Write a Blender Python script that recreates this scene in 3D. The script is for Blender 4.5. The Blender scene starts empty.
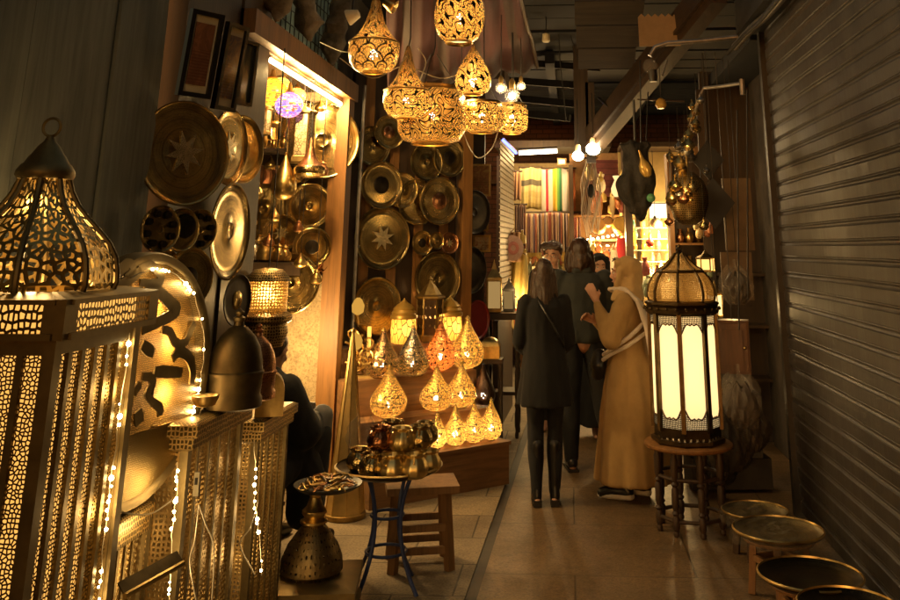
import bpy, bmesh, math, random
from math import sin, cos, pi, radians, atan, sqrt
from mathutils import Vector, Matrix
random.seed(7)
scn = bpy.context.scene
COL = scn.collection
# ---------------------------------------------------------------- camera model (photo pixels 900x600)
F, CX, CY, TH, PSI, EYE = 880.0, 515.0, 0.0, atan(.28), radians(3.44), 1.7
RV = Vector((cos(PSI), sin(PSI), 0)); HV = Vector((-sin(PSI), cos(PSI), 0))
FV = HV*cos(TH) + Vector((0, 0, sin(TH))); UV_ = -HV*sin(TH) + Vector((0, 0, cos(TH)))
EYEP = Vector((0, 0, EYE))
def ray(px, py): return FV + RV*((px-CX)/F) + UV_*((CY-py)/F)
def P(px, py, y): r = ray(px, py); return EYEP + r*(y/r.y)          # point at alley depth y
def PW(px, py, X): r = ray(px, py); return EYEP + r*(X/r.x)          # point on the plane x = X
def PZ(px, py, z): r = ray(px, py); return EYEP + r*((z-EYE)/r.z)    # point at height z
def PP(px, py, q, n):                                               # point on a plane through q with normal n
    r = ray(px, py); return EYEP + r*((q-EYEP).dot(n)/r.dot(n))
def pix(p):
    v = Vector(p)-EYEP; d = v.dot(FV); return CX+F*v.dot(RV)/d, CY-F*v.dot(UV_)/d
def zat(px, py, y): return P(px, py, y).z
# ---------------------------------------------------------------- mesh builder
class MB:
    def __init__(s): s.v = []; s.f = []; s.u = []; s.m = Matrix.Identity(4)
    def face(s, idx, uv): s.f.append(idx); s.u.append(uv)
    def add(s, vs, fs, us=None):
        b = len(s.v); s.v += [tuple(s.m @ Vector(p)) for p in vs]
        for i, f in enumerate(fs):
            s.f.append([b+k for k in f]); s.u.append(us[i] if us else [(vs[k][0]+vs[k][1], vs[k][2]) for k in f])
        return s
    def box(s, c, d, rz=0, taper=1.0, M=None):
        x, y, z = d[0]/2, d[1]/2, d[2]/2; t = taper
        vs = [(-x,-y,-z),(x,-y,-z),(x,y,-z),(-x,y,-z),(-x*t,-y*t,z),(x*t,-y*t,z),(x*t,y*t,z),(-x*t,y*t,z)]
        fs = [(0,3,2,1),(4,5,6,7),(0,1,5,4),(1,2,6,5),(2,3,7,6),(3,0,4,7)]
        us = []
        for k, f in enumerate(fs):
            a = (0,1) if k < 2 else ((0,2) if k in (2,4) else (1,2))
            us.append([(vs[i][a[0]]+c[0]*.7+c[1]*.3, vs[i][a[1]]+c[2]) for i in f])
        R = Matrix.Translation(c) @ (M if M else Matrix.Rotation(rz, 4, 'Z'))
        return s.add([tuple(R @ Vector(p)) for p in vs], fs, us)
    def beam(s, a, b, w, h, roll=0):
        a, b = Vector(a), Vector(b); d = b-a; q = d.to_track_quat('Y', 'Z').to_matrix().to_4x4()
        return s.box((a+b)/2, (w, d.length, h), M=q @ Matrix.Rotation(roll, 4, 'Y'))
    def tube(s, pts, r, n=8, caps=True, closed=False):
        pts = [Vector(p) for p in pts]; m = len(pts)
        rs = r if isinstance(r, (list, tuple)) else [r]*m
        vs = []; us = []; L = 0; Ls = []
        ref = Vector((0, 0, 1)); prev = None
        for i, p in enumerate(pts):
            if closed: t = pts[(i+1) % m]-pts[i-1]
            else: t = pts[min(i+1, m-1)]-pts[max(i-1, 0)]
            t.normalize()
            if prev is None:
                k = ref if abs(t.dot(ref)) < .9 else Vector((1, 0, 0)); x = t.cross(k).normalized()
            else:
                x = (prev - t*prev.dot(t)); x = x.normalized() if x.length > 1e-6 else t.orthogonal().normalized()
            prev = x; yv = t.cross(x)
            if i: L += (p-pts[i-1]).length
            Ls.append(L)
            for j in range(n):
                a = 2*pi*j/n; vs.append(tuple(p + (x*cos(a)+yv*sin(a))*rs[i]))
        fs = []; uu = []
        for i in range(m if closed else m-1):
            i2 = (i+1) % m
            for j in range(n):
                j2 = (j+1) % n
                fs.append((i*n+j, i*n+j2, i2*n+j2, i2*n+j)); l1 = Ls[i2] if i2 else L+.1
                uu.append([(j/n, Ls[i]), ((j+1)/n, Ls[i]), ((j+1)/n, l1), (j/n, l1)])
        if caps and not closed:
            fs.append(tuple(range(n-1, -1, -1))); uu.append([(0, 0)]*n)
            fs.append(tuple((m-1)*n+j for j in range(n))); uu.append([(0, 0)]*n)
        return s.add(vs, fs, uu)
    def lathe(s, prof, n=32, c=(0, 0, 0), M=None, rot=0, lobes=0, amp=0, capb=False, capt=False, ucirc=None):
        R = Matrix.Translation(c) @ (M if M else Matrix.Identity(4))
        vs = []; L = [0]
        for i in range(1, len(prof)): L.append(L[-1]+sqrt((prof[i][0]-prof[i-1][0])**2+(prof[i][1]-prof[i-1][1])**2))
        for (r, z) in prof:
            for j in range(n):
                a = 2*pi*j/n+rot; rr = r*(1+amp*cos(lobes*a)) if lobes else r
                vs.append(tuple(R @ Vector((rr*cos(a), rr*sin(a), z))))
        fs = []; us = []; U = ucirc if ucirc else 2*pi*max(p[0] for p in prof)
        for i in range(len(prof)-1):
            for j in range(n):
                j2 = (j+1) % n
                fs.append((i*n+j, i*n+j2, (i+1)*n+j2, (i+1)*n+j))
                us.append([(U*j/n, L[i]), (U*(j+1)/n, L[i]), (U*(j+1)/n, L[i+1]), (U*j/n, L[i+1])])
        if capb: fs.append(tuple(range(n-1, -1, -1))); us.append([(0, 0)]*n)
        if capt: k = (len(prof)-1)*n; fs.append(tuple(k+j for j in range(n))); us.append([(0, 0)]*n)
        return s.add(vs, fs, us)
    def prism(s, poly, t, M):                      # outline in local x,z ; thickness t along local -y..+y
        n = len(poly); vs = [tuple(M @ Vector((x, -t/2, z))) for x, z in poly]+[tuple(M @ Vector((x, t/2, z))) for x, z in poly]
        fs = [tuple(range(n)), tuple(range(2*n-1, n-1, -1))]; us = [[(x, z) for x, z in poly], [(x, z) for x, z in reversed(poly)]]
        for i in range(n):
            j = (i+1) % n; fs.append((i, n+i, n+j, j)); us.append([(poly[i][0], poly[i][1])]*2+[(poly[j][0], poly[j][1])]*2)
        return s.add(vs, fs, us)
    def ball(s, c, r, n=10, sq=(1, 1, 1), M=None):
        prof = [(sin(pi*i/(n))*1.0+1e-5, -cos(pi*i/n)) for i in range(n+1)]
        T = (M if M else Matrix.Identity(4)) @ Matrix.Diagonal((r*sq[0], r*sq[1], r*sq[2], 1))
        return s.lathe(prof, max(8, int(n*1.4)), c, T, ucirc=1)
    def sheet(s, fn, nu, nv, us=1, vs_=1):
        v = [tuple(fn(i/nu, j/nv)) for j in range(nv+1) for i in range(nu+1)]
        f = []; u = []
        for j in range(nv):
            for i in range(nu):
                a = j*(nu+1)+i; f.append((a, a+1, a+nu+2, a+nu+1))
                u.append([(us*i/nu, vs_*j/nv), (us*(i+1)/nu, vs_*j/nv), (us*(i+1)/nu, vs_*(j+1)/nv), (us*i/nu, vs_*(j+1)/nv)])
        return s.add(v, f, u)
    def mesh(s, name, mat, smooth=40):
        me = bpy.data.meshes.new(name); me.from_pydata(s.v, [], s.f)
        ul = me.uv_layers.new(name='UVMap'); flat = [c for f in s.u for uv in f for c in uv]
        ul.data.foreach_set('uv', flat)
        if mat: me.materials.append(mat)
        if smooth: me.shade_smooth(); me.set_sharp_from_angle(angle=radians(smooth))
        me.update(); return me
    def build(s, name, mat, parent=None, smooth=40, thick=0):
        o = bpy.data.objects.new(name, s.mesh(name, mat, smooth)); COL.objects.link(o)
        if parent: o.parent = parent
        if thick:
            md = o.modifiers.new('thickness', 'SOLIDIFY'); md.thickness = thick; md.offset = 0
        return o
def tag(o, label=None, cat=None, group=None, kind=None):
    for k, v in (('label', label), ('category', cat), ('group', group), ('kind', kind)):
        if v: o[k] = v
    return o
def thing(name, label, cat, loc=(0, 0, 0), rz=0, group=None, M=None):
    o = bpy.data.objects.new(name, None); COL.objects.link(o); o.empty_display_size = .1
    if M is not None: o.matrix_world = M
    else: o.location = loc; o.rotation_euler = (0, 0, rz)
    return tag(o, label, cat, group)
def structure(name, mb, mat, smooth=0): return tag(mb.build(name, mat, None, smooth), kind='structure')
def copy_tree(o, parent=None):
    c = o.copy(); COL.objects.link(c); c.parent = parent
    for ch in list(o.children): copy_tree(ch, c)
    return c
WARM = (1, .645, .25); HOT = (1, .80, .50)
def light(loc, watt, parent=None, r=.02, col=WARM):
    l = bpy.data.lights.new('bulb_light', 'POINT'); l.energy = watt*1.35; l.shadow_soft_size = r; l.color = col
    o = bpy.data.objects.new('bulb_light', l); COL.objects.link(o); o.location = loc
    if parent: o.parent = parent
    return o
# ---------------------------------------------------------------- materials
class NT:
    def __init__(s, name):
        s.mat = bpy.data.materials.new(name); s.mat.use_nodes = True; s.t = s.mat.node_tree; s.t.nodes.clear()
        s.out = s.n('ShaderNodeOutputMaterial')
    def n(s, typ, **kw):
        d = s.t.nodes.new(typ)
        for k, v in kw.items():
            if k.startswith('i_'): d.inputs[k[2:].replace('_', ' ')].default_value = v
            else: setattr(d, k, v)
        return d
    def l(s, a, b): s.t.links.new(a, b)
    def co(s, kind='UV'): return s.n('ShaderNodeTexCoord').outputs[kind]
    def map(s, vec, scale=(1, 1, 1), loc=(0, 0, 0), rot=(0, 0, 0)):
        m = s.n('ShaderNodeMapping'); m.inputs['Scale'].default_value = scale; m.inputs['Location'].default_value = loc; m.inputs['Rotation'].default_value = rot
        s.l(vec, m.inputs['Vector']); return m.outputs[0]
    def noise(s, vec, scale, detail=4, rough=.6, dist=0):
        d = s.n('ShaderNodeTexNoise', i_Scale=scale, i_Detail=detail, i_Roughness=rough, i_Distortion=dist); s.l(vec, d.inputs['Vector']); return d.outputs['Fac']
    def vor(s, vec, scale=1, feature='DISTANCE_TO_EDGE', rand=1, dim='2D'):
        d = s.n('ShaderNodeTexVoronoi', feature=feature, voronoi_dimensions=dim); d.inputs['Scale'].default_value = scale; d.inputs['Randomness'].default_value = rand
        s.l(vec, d.inputs['Vector']); return d
    def math(s, op, a, b=None, c=None):
        d = s.n('ShaderNodeMath', operation=op)
        for i, x in enumerate((a, b, c)):
            if x is None: continue
            if isinstance(x, (int, float)): d.inputs[i].default_value = x
            else: s.l(x, d.inputs[i])
        return d.outputs[0]
    def ramp(s, fac, stops):
        d = s.n('ShaderNodeValToRGB'); cr = d.color_ramp
        while len(cr.elements) < len(stops): cr.elements.new(.5)
        for e, (p, c) in zip(cr.elements, stops): e.position = p; e.color = (*c, 1) if len(c) == 3 else c
        s.l(fac, d.inputs[0]); return d.outputs[0]
    def mixc(s, fac, a, b, mode='MIX'):
        d = s.n('ShaderNodeMix', data_type='RGBA', blend_type=mode)
        for i, x in ((0, fac), (6, a), (7, b)):
            if isinstance(x, (int, float)): d.inputs[i].default_value = x
            elif isinstance(x, tuple): d.inputs[i].default_value = (*x, 1) if len(x) == 3 else x
            else: s.l(x, d.inputs[i])
        return d.outputs[2]
    def bump(s, h, strength=.4, dist=.01):
        d = s.n('ShaderNodeBump'); d.inputs['Strength'].default_value = strength; d.inputs['Distance'].default_value = dist; s.l(h, d.inputs['Height']); return d.outputs[0]
    def pbr(s, col, rough=.5, metal=0, normal=None, **kw):
        d = s.n('ShaderNodeBsdfPrincipled')
        for k, x in (('Base Color', col), ('Roughness', rough), ('Metallic', metal)):
            if isinstance(x, (int, float)): d.inputs[k].default_value = x
            elif isinstance(x, tuple): d.inputs[k].default_value = (*x, 1)
            else: s.l(x, d.inputs[k])
        if normal is not None: s.l(normal, d.inputs['Normal'])
        for k, x in kw.items(): d.inputs[k.replace('_', ' ')].default_value = x
        return d.outputs[0]
    def mixs(s, fac, a, b):
        d = s.n('ShaderNodeMixShader')
        if isinstance(fac, (int, float)): d.inputs[0].default_value = fac
        else: s.l(fac, d.inputs[0])
        s.l(a, d.inputs[1]); s.l(b, d.inputs[2]); return d.outputs[0]
    def done(s, sh): s.l(sh, s.out.inputs['Surface']); return s.mat
def sc(c, k): return tuple(min(1, x*k) for x in c)
def m_plain(name, col, rough=.6, var=.35, scale=8, metal=0, bump=.15, **kw):
    t = NT(name); o = t.co('Object'); f = t.noise(o, scale, 6, .65)
    c = t.ramp(f, [(.3, sc(col, 1-var)), (.7, sc(col, 1+var))])
    return t.done(t.pbr(c, rough, metal, t.bump(f, bump, .01), **kw))
def m_wood(name, col, axis=2, rough=.55, scale=14, dark=.35, planks=None):
    t = NT(name); o = t.co('Object'); s = [scale]*3; s[axis] = scale*.07
    v = t.map(o, tuple(s)); f = t.noise(v, 1, 8, .65, 1.2); g = t.noise(t.map(o, tuple(x*5 for x in s)), 1, 3)
    h = t.math('ADD', t.math('MULTIPLY', f, .75), t.math('MULTIPLY', g, .25))
    c = t.ramp(h, [(.30, sc(col, dark)), (.5, col), (.72, sc(col, 1.45))])
    st = t.noise(o, 2.2, 5); c = t.mixc(t.math('MULTIPLY', st, .55), c, sc(col, .3))
    return t.done(t.pbr(c, rough, 0, t.bump(h, .35, .006)))
BR = (.80, .55, .20); DBR = (.40, .27, .10); COP = (.72, .34, .16); SIL = (.55, .50, .42)
def m_brass(name, col=BR, rough=.28, style=None, scale=60, patina=.6, bstr=.35):
    t = NT(name); o = t.co('Object'); uv = t.co('UV'); n = t.noise(o, 9, 6, .7)
    c = t.ramp(n, [(.28, sc(col, 1-patina)), (.62, col)]); h = t.noise(o, 45, 3)
    bs = .08
    if style == 'plate':                                             # uv: x round the rim, y radius
        v = t.vor(t.map(uv, (scale, scale*1.1, 1)), 1, 'DISTANCE_TO_EDGE', .55).outputs['Distance']
        w = t.n('ShaderNodeTexWave', wave_type='BANDS', bands_direction='Y', i_Scale=7); t.l(uv, w.inputs[0])
        line = t.math('LESS_THAN', v, .10); band = t.math('GREATER_THAN', w.outputs['Fac'], .965)
        h = t.math('MAXIMUM', line, band); z = t.noise(t.map(uv, (0, 9, 0)), 1, 0)
        h = t.math('MULTIPLY', h, t.math('GREATER_THAN', z, .45))
        c = t.mixc(t.math('MULTIPLY', h, .50), c, sc(col, .2)); bs = bstr
    if style == 'engrave':
        w = t.noise(t.map(uv, (1, 1, 1)), 9, 3, .5, 2.0); v = t.vor(t.map(uv, (scale, scale, 1)), 1, 'DISTANCE_TO_EDGE', .8).outputs['Distance']
        h = t.math('LESS_THAN', v, .11); h = t.math('MULTIPLY', h, t.math('GREATER_THAN', w, .43))
        c = t.mixc(t.math('MULTIPLY', h, .8), c, sc(col, .12)); bs = bstr
    if style == 'hammer':
        v = t.vor(t.map(uv, (scale, scale, 1)), 1, 'SMOOTH_F1', .7).outputs['Distance']; h = v; bs = bstr*1.5
    if style == 'emboss':                                            # lattice relief with no holes right through
        v = t.vor(t.map(uv, (scale, scale, 1)), 1, 'DISTANCE_TO_EDGE', .35).outputs['Distance']; h = t.math('LESS_THAN', v, .16)
        c = t.mixc(h, sc(col, .13), c); bs = bstr
    rr = t.math('ADD', t.math('MULTIPLY', n, .25), rough-.1)
    return t.done(t.pbr(c, rr, 1.0, t.bump(h, bs, .004)))
def m_pierced(name, col=BR, su=80, sv=80, thr=.12, rand=.6, rough=.35, trans=0, warp=0, tcol=(.95, .50, .12), chord=None, rot=0, lines=0, motif='ogee', inner=.45):
    """sheet metal with cut-out holes (and, for fine perforation, some light soaking through)"""
    t = NT(name); uv = t.co('UV'); o = t.co('Object'); n = t.noise(o, 9, 5)
    c = t.ramp(n, [(.3, sc(col, .5)), (.65, col)])
    vec = t.map(uv, (su, sv, 1), rot=(0, 0, rot))
    if warp:
        w = t.n('ShaderNodeTexNoise', i_Scale=.55, i_Detail=1); t.l(vec, w.inputs['Vector'])
        vec2 = t.n('ShaderNodeVectorMath', operation='MULTIPLY_ADD'); t.l(w.outputs['Color'], vec2.inputs[0]); vec2.inputs[1].default_value = (warp,)*3; t.l(vec, vec2.inputs[2]); vec = vec2.outputs[0]
    d = t.vor(vec, 1, 'DISTANCE_TO_EDGE', rand).outputs['Distance']
    hole = t.math('GREATER_THAN', d, thr)
    if lines:                                                        # large scrolling cut lines over the fine perforation
        sp = t.n('ShaderNodeSeparateXYZ'); mv = t.map(uv, (lines, lines, 1)); wn = t.n('ShaderNodeTexNoise', i_Scale=1.3, i_Detail=2); t.l(mv, wn.inputs['Vector'])
        va = t.n('ShaderNodeVectorMath', operation='MULTIPLY_ADD'); t.l(wn.outputs['Color'], va.inputs[0]); va.inputs[1].default_value = (.28, .28, 0); t.l(mv, va.inputs[2]); t.l(va.outputs[0], sp.inputs[0]); x, y = sp.outputs['X'], sp.outputs['Y']
        def band(g, lv, w): return t.math('LESS_THAN', t.math('ABSOLUTE', t.math('SUBTRACT', g, lv)), w)
        if motif == 'ogee':                                          # nested medallions
            g = t.math('ADD', t.math('COSINE', t.math('MULTIPLY', x, 6.2832)), t.math('COSINE', t.math('MULTIPLY', y, 4.2)))
            g = t.math('ADD', g, t.math('MULTIPLY', t.math('COSINE', t.math('MULTIPLY', t.math('ADD', x, y), 12.566)), .30))
            rib = t.math('MAXIMUM', t.math('MAXIMUM', band(g, .05, .13), band(g, 1.15, .14)), band(g, -1.15, .16))
        elif motif == 'scroll':
            g = t.math('ADD', t.math('SINE', t.math('ADD', t.math('MULTIPLY', x, 6.2832), t.math('MULTIPLY', t.math('SINE', t.math('MULTIPLY', y, 6.2832)), 1.6))), t.math('SINE', t.math('ADD', t.math('MULTIPLY', y, 6.2832), t.math('MULTIPLY', t.math('COSINE', t.math('MULTIPLY', x, 6.2832)), 1.6))))
            rib = t.math('MAXIMUM', band(g, .0, .16), band(g, 1.1, .17)); rib = t.math('MAXIMUM', rib, band(g, -1.2, .16))
        else:                                                        # overlapping scales
            yy = t.math('MULTIPLY', y, 2.0); row = t.math('FLOOR', yy); fx = t.math('SUBTRACT', t.math('FRACT', t.math('ADD', x, t.math('MULTIPLY', row, .5))), .5); fy = t.math('MULTIPLY', t.math('FRACT', yy), .5)
            d2 = t.math('SQRT', t.math('ADD', t.math('MULTIPLY', fx, fx), t.math('MULTIPLY', fy, fy))); rib = t.math('MAXIMUM', band(d2, .46, .045), band(d2, .26, .025))
        c = t.mixc(rib, c, sc(col, .06))
        hole = t.math('MULTIPLY', hole, t.math('SUBTRACT', 1, rib))
    if chord is not None:
        sx = t.n('ShaderNodeSeparateXYZ'); t.l(o, sx.inputs[0]); hole = t.math('MULTIPLY', hole, t.math('GREATER_THAN', sx.outputs['Z'], chord))
    gm = t.n('ShaderNodeNewGeometry'); c = t.mixc(gm.outputs['Backfacing'], c, sc(col, inner))   # unpolished inside, its colour also darkened to tone down lamp glare
    sh = t.pbr(c, rough, 1.0, t.bump(d, .3, .004))
    if trans:
        tr = t.n('ShaderNodeBsdfTranslucent'); tr.inputs['Color'].default_value = (*tcol, 1)
        tf = trans if not lines else t.math('MULTIPLY', t.math('SUBTRACT', 1, rib), trans)
        sh = t.mixs(tf, sh, tr.outputs[0])
    tp = t.n('ShaderNodeBsdfTransparent')
    return t.done(t.mixs(hole, sh, tp.outputs[0]))
def m_cloth(name, col, rough=.9, var=.10, weave=220, fold=0):
    t = NT(name); o = t.co('Object'); f = t.noise(o, 12, 5); w = t.noise(o, weave, 2)
    c = t.ramp(f, [(.3, sc(col, 1-var)), (.7, sc(col, 1+var))])
    h = t.math('ADD', t.math('MULTIPLY', t.noise(o, 7, 3), 1.0), t.math('MULTIPLY', w, .12))
    return t.done(t.pbr(c, rough, 0, t.bump(h, .35, .02), Sheen_Weight=.02))
def m_emit(name, col, strength):
    t = NT(name); e = t.n('ShaderNodeEmission'); e.inputs[0].default_value = (*col, 1); e.inputs[1].default_value = strength; return t.done(e.outputs[0])
def m_stripes(name, cols, scale=1.0, axis='x', rough=.9, noise=.25):
    t = NT(name); uv = t.co('UV'); s = t.n('ShaderNodeSeparateXYZ'); t.l(uv, s.inputs[0]); x = t.math('MULTIPLY', s.outputs['X' if axis == 'x' else 'Y'], scale)
    x = t.math('FRACT', x); d = t.n('ShaderNodeValToRGB'); cr = d.color_ramp; cr.interpolation = 'CONSTANT'
    while len(cr.elements) < len(cols): cr.elements.new(.5)
    for i, (e, c) in enumerate(zip(cr.elements, cols)): e.position = i/len(cols); e.color = (*c, 1)
    t.l(x, d.inputs[0]); o = t.co('Object'); f = t.noise(o, 30, 4)
    c = t.mixc(t.math('MULTIPLY', f, noise), d.outputs[0], (.05, .03, .02))
    return t.done(t.pbr(c, rough, 0, t.bump(f, .2, .01)))
def m_clear(name, col=(.9, .85, .75), alpha=.25, rough=.15):
    t = NT(name); tp = t.n('ShaderNodeBsdfTransparent'); g = t.pbr(col, rough, 0, t.bump(t.noise(t.co('Object'), 30, 4, .6, 1.5), .9, .02))
    return t.done(t.mixs(alpha, tp.outputs[0], g))
# ---------------------------------------------------------------- material instances
from mathutils import noise as mnoise
M = dict(
 brass=m_brass('brass', BR, .3), brass_plate=m_brass('engraved_brass_tray', (.66, .46, .17), .17, 'plate', 64, .55),
 brass_plate2=m_brass('engraved_old_brass_tray', (.50, .36, .14), .19, 'plate', 46, .6), copper_plate=m_brass('engraved_copper_tray', COP, .2, 'plate', 56, .6),
 dark_brass=m_brass('aged_brass', DBR, .42), copper=m_brass('copper', COP, .3, 'engrave', 90), silver=m_brass('tinned_metal', SIL, .26, 'engrave', 90, .5),
 emboss=m_brass('embossed_brass_sheet', (.60, .42, .17), .36, 'emboss', 62, .5), hammer=m_brass('hammered_brass', (.62, .45, .18), .22, 'hammer', 70, .6),
 hammer_dark=m_brass('hammered_bronze', (.50, .34, .15), .22, 'hammer', 60, .8), black_metal=m_plain('black_iron', (.018, .015, .012), .5, .5),
 iron_blue=m_plain('blue_painted_iron', (.03, .05, .16), .45, .5), steel=m_plain('bare_steel_pipe', (.30, .27, .24), .4, .4, metal=.8),
 wood_post=m_wood('varnished_pine', (.28, .125, .030), 2), wood_dark=m_wood('dark_timber', (.055, .030, .014), 2), wood_leaf=m_wood('brown_door_wood', (.062, .032, .011), 2), wood_beam=m_wood('beam_timber', (.055, .030, .014), 1),
 wood_stool=m_wood('worn_stool_wood', (.26, .135, .05), 2), wood_podium=m_wood('podium_wood', (.28, .14, .055), 0), wood_red=m_wood('reddish_cabinet_wood', (.11, .042, .014), 2),
 board=m_wood('weathered_plywood', (.21, .215, .175), 2, .8, 9, .5), log=m_plain('rough_bark', (.17, .13, .085), .95, .7, 7, bump=1),
 black_cloth=m_cloth('black_wool', (.0045, .004, .004)), grey_cloth=m_cloth('dark_grey_green_jacket_cloth', (.034, .037, .033)), trouser=m_cloth('dark_trouser_cloth', (.009, .009, .010)),
 tan_cloth=m_cloth('tan_cotton', (.33, .205, .075)), hijab_cloth=m_cloth('sand_scarf', (.43, .28, .115)), scarf_cloth=m_cloth('pale_scarf', (.52, .44, .36)), grey_knit=m_cloth('grey_knit', (.17, .165, .15)),
 skin=m_plain('skin', (.50, .27, .17), .5, .12, 20, bump=.05), hair=m_plain('dark_brown_hair', (.045, .022, .011), .38, .5, 60, bump=.5), leather=m_plain('black_leather', (.012, .011, .010), .3, .4),
 white_rubber=m_plain('white_rubber', (.62, .58, .52), .6, .15), cream=m_plain('cream_paint', (.55, .45, .28), .6, .2),
 gold_emb=m_pierced('perforated_gold', (.75, .48, .14), 150, 150, .25, .5, .3, .18), bulb=m_emit('lamp_filament', HOT, 38), led=m_emit('led_bead', (1, .72, .32), 30),
 tube=m_emit('warm_white_tube', (1, .72, .38), 8), tube_far=m_emit('far_white_tube', (1, .80, .55), 8), neon=m_emit('blue_neon', (.08, .10, 1), 3.0),
 plastic=m_clear('clear_plastic', (.35, .30, .24), .16, .12), plastic_fine=m_clear('thin_plastic_wrap', (.35, .30, .20), .12, .12), wire=m_plain('pale_cable', (.50, .42, .30), .5, .2), wire_dark=m_plain('dark_cable', (.012, .010, .008), .5, .3),
 paper=m_plain('mount_board', (.72, .62, .42), .7, .1), frame_black=m_plain('black_frame', (.012, .010, .008), .35, .3), awning=m_cloth('dark_red_awning_cloth', (.15, .035, .022)),
 stone=None)
def m_tiles(name, col, sx, sy, mortar=(.03, .02, .015), rough=.55, var=.35, off=.5):
    t = NT(name); o = t.co('Object'); b = t.n('ShaderNodeTexBrick', offset=off); t.l(t.map(o, (1, 1, 1)), b.inputs['Vector'])
    b.inputs['Color1'].default_value = (*sc(col, 1-var*.5), 1); b.inputs['Color2'].default_value = (*sc(col, 1+var*.5), 1); b.inputs['Mortar'].default_value = (*mortar, 1)
    b.inputs['Scale'].default_value = 1; b.inputs['Mortar Size'].default_value = .006; b.inputs['Brick Width'].default_value = sx; b.inputs['Row Height'].default_value = sy; b.inputs['Mortar Smooth'].default_value = .4
    n1 = t.noise(o, 2.3, 6, .7); n2 = t.noise(o, 70, 4, .7); n3 = t.noise(o, 9, 6, .75)
    c = t.mixc(t.math('MULTIPLY', t.ramp(n1, [(.35, (0, 0, 0)), (.7, (1, 1, 1))]), .7), b.outputs['Color'], sc(col, .40))
    c = t.mixc(t.ramp(n2, [(.45, (0, 0, 0)), (.70, (.95, .95, .95))]), c, sc(col, .30)); c = t.mixc(t.ramp(n3, [(.55, (0, 0, 0)), (.72, (.8, .8, .8))]), c, sc(col, .3))
    h = t.math('SUBTRACT', t.math('MULTIPLY', n2, .5), t.math('MULTIPLY', b.outputs['Fac'], 1.2)); h = t.math('ADD', h, t.math('MULTIPLY', n3, .9))
    return t.done(t.pbr(c, t.math('ADD', t.math('MULTIPLY', n1, .35), rough-.17), 0, t.bump(h, .55, .008)))
M['slab'] = m_tiles('limestone_slabs', (.34, .25, .145), .62, .46, rough=.66); M['path'] = m_tiles('worn_stone_path', (.22, .135, .064), 1.3, .9, (.07, .045, .026), .50, .12)
M['earth'] = m_plain('dusty_ground', (.10, .07, .045), .9, .3); M['drain'] = m_plain('drain_grime', (.020, .015, .011), .6, .5)
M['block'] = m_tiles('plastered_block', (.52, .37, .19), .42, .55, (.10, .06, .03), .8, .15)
t = NT('dark_brickwork'); o = t.co('UV'); b = t.n('ShaderNodeTexBrick'); t.l(o, b.inputs[0])
for k, v in (('Color1', (.10, .045, .03, 1)), ('Color2', (.07, .035, .025, 1)), ('Mortar', (.03, .02, .015, 1))): b.inputs[k].default_value = v
b.inputs['Scale'].default_value = 1; b.inputs['Brick Width'].default_value = .22; b.inputs['Row Height'].default_value = .08; b.inputs['Mortar Size'].default_value = .008
M['brick'] = t.done(t.pbr(b.outputs['Color'], .9, 0, t.bump(b.outputs['Fac'], .5, -.01)))
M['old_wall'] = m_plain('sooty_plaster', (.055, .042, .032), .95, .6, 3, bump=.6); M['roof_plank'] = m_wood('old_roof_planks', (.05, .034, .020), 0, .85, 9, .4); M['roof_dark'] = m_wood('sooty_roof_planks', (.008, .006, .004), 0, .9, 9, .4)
# rolling shutter paint: brown steel with dust streaks
t = NT('brown_shutter_steel'); o = t.co('Object'); n1 = t.noise(t.map(o, (3, 3, .5)), 1.5, 6, .7); n2 = t.noise(t.map(o, (30, 30, 1.2)), 1, 5); n3 = t.noise(o, 60, 3)
c = t.ramp(t.math('ADD', t.math('MULTIPLY', n1, .7), t.math('MULTIPLY', n2, .3)), [(.32, (.027, .023, .020)), (.52, (.050, .043, .038)), (.7, (.080, .069, .060))])
vr = t.n('ShaderNodeTexVoronoi', feature='F1'); vr.inputs['Scale'].default_value = 7; t.l(t.map(o, (1, 1, .45)), vr.inputs['Vector'])
c = t.mixc(t.ramp(t.math('ADD', vr.outputs['Distance'], t.math('MULTIPLY', n3, .25)), [(.13, (.8, .8, .8)), (.2, (0, 0, 0))]), c, (.035, .022, .014))
M['shutter'] = t.done(t.pbr(c, t.math('ADD', t.math('MULTIPLY', n2, .3), .35), .15, t.bump(t.math('ADD', n1, t.math('MULTIPLY', n3, .2)), .3, .01)))
# ---------------------------------------------------------------- ground
structure('ground', MB().sheet(lambda u, v: (-30+60*u, -20+80*v, -.012), 1, 1), M['earth'])
dA, dB = PZ(522, 445, 0), PZ(470, 600, 0); dd = (dA-dB)/(dA.y-dB.y)        # the drain line down the alley
def dx(y): return dB.x+dd.x*(y-dB.y)
structure('path', MB().add([(dx(-4)+.03, -4, -.004), (4, -4, -.004), (4, 17, -.004), (dx(17)+.03, 17, -.004)], [(0, 1, 2, 3)]), M['path'])
structure('pavement', MB().add([(-5, -4, 0), (dx(-4)-.03, -4, 0), (dx(17)-.03, 17, 0), (-5, 17, 0), (dx(-4)-.03, -4, -.012), (dx(17)-.03, 17, -.012)], [(0, 1, 2, 3), (4, 5, 2, 1)]), M['slab'])
structure('gutter', MB().add([(dx(-4)-.04, -4, -.010), (dx(-4)+.05, -4, -.010), (dx(17)+.05, 17, -.010), (dx(17)-.04, 17, -.010)], [(0, 1, 2, 3)]), M['drain'])
XL, XR = -1.8, 1.48
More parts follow.
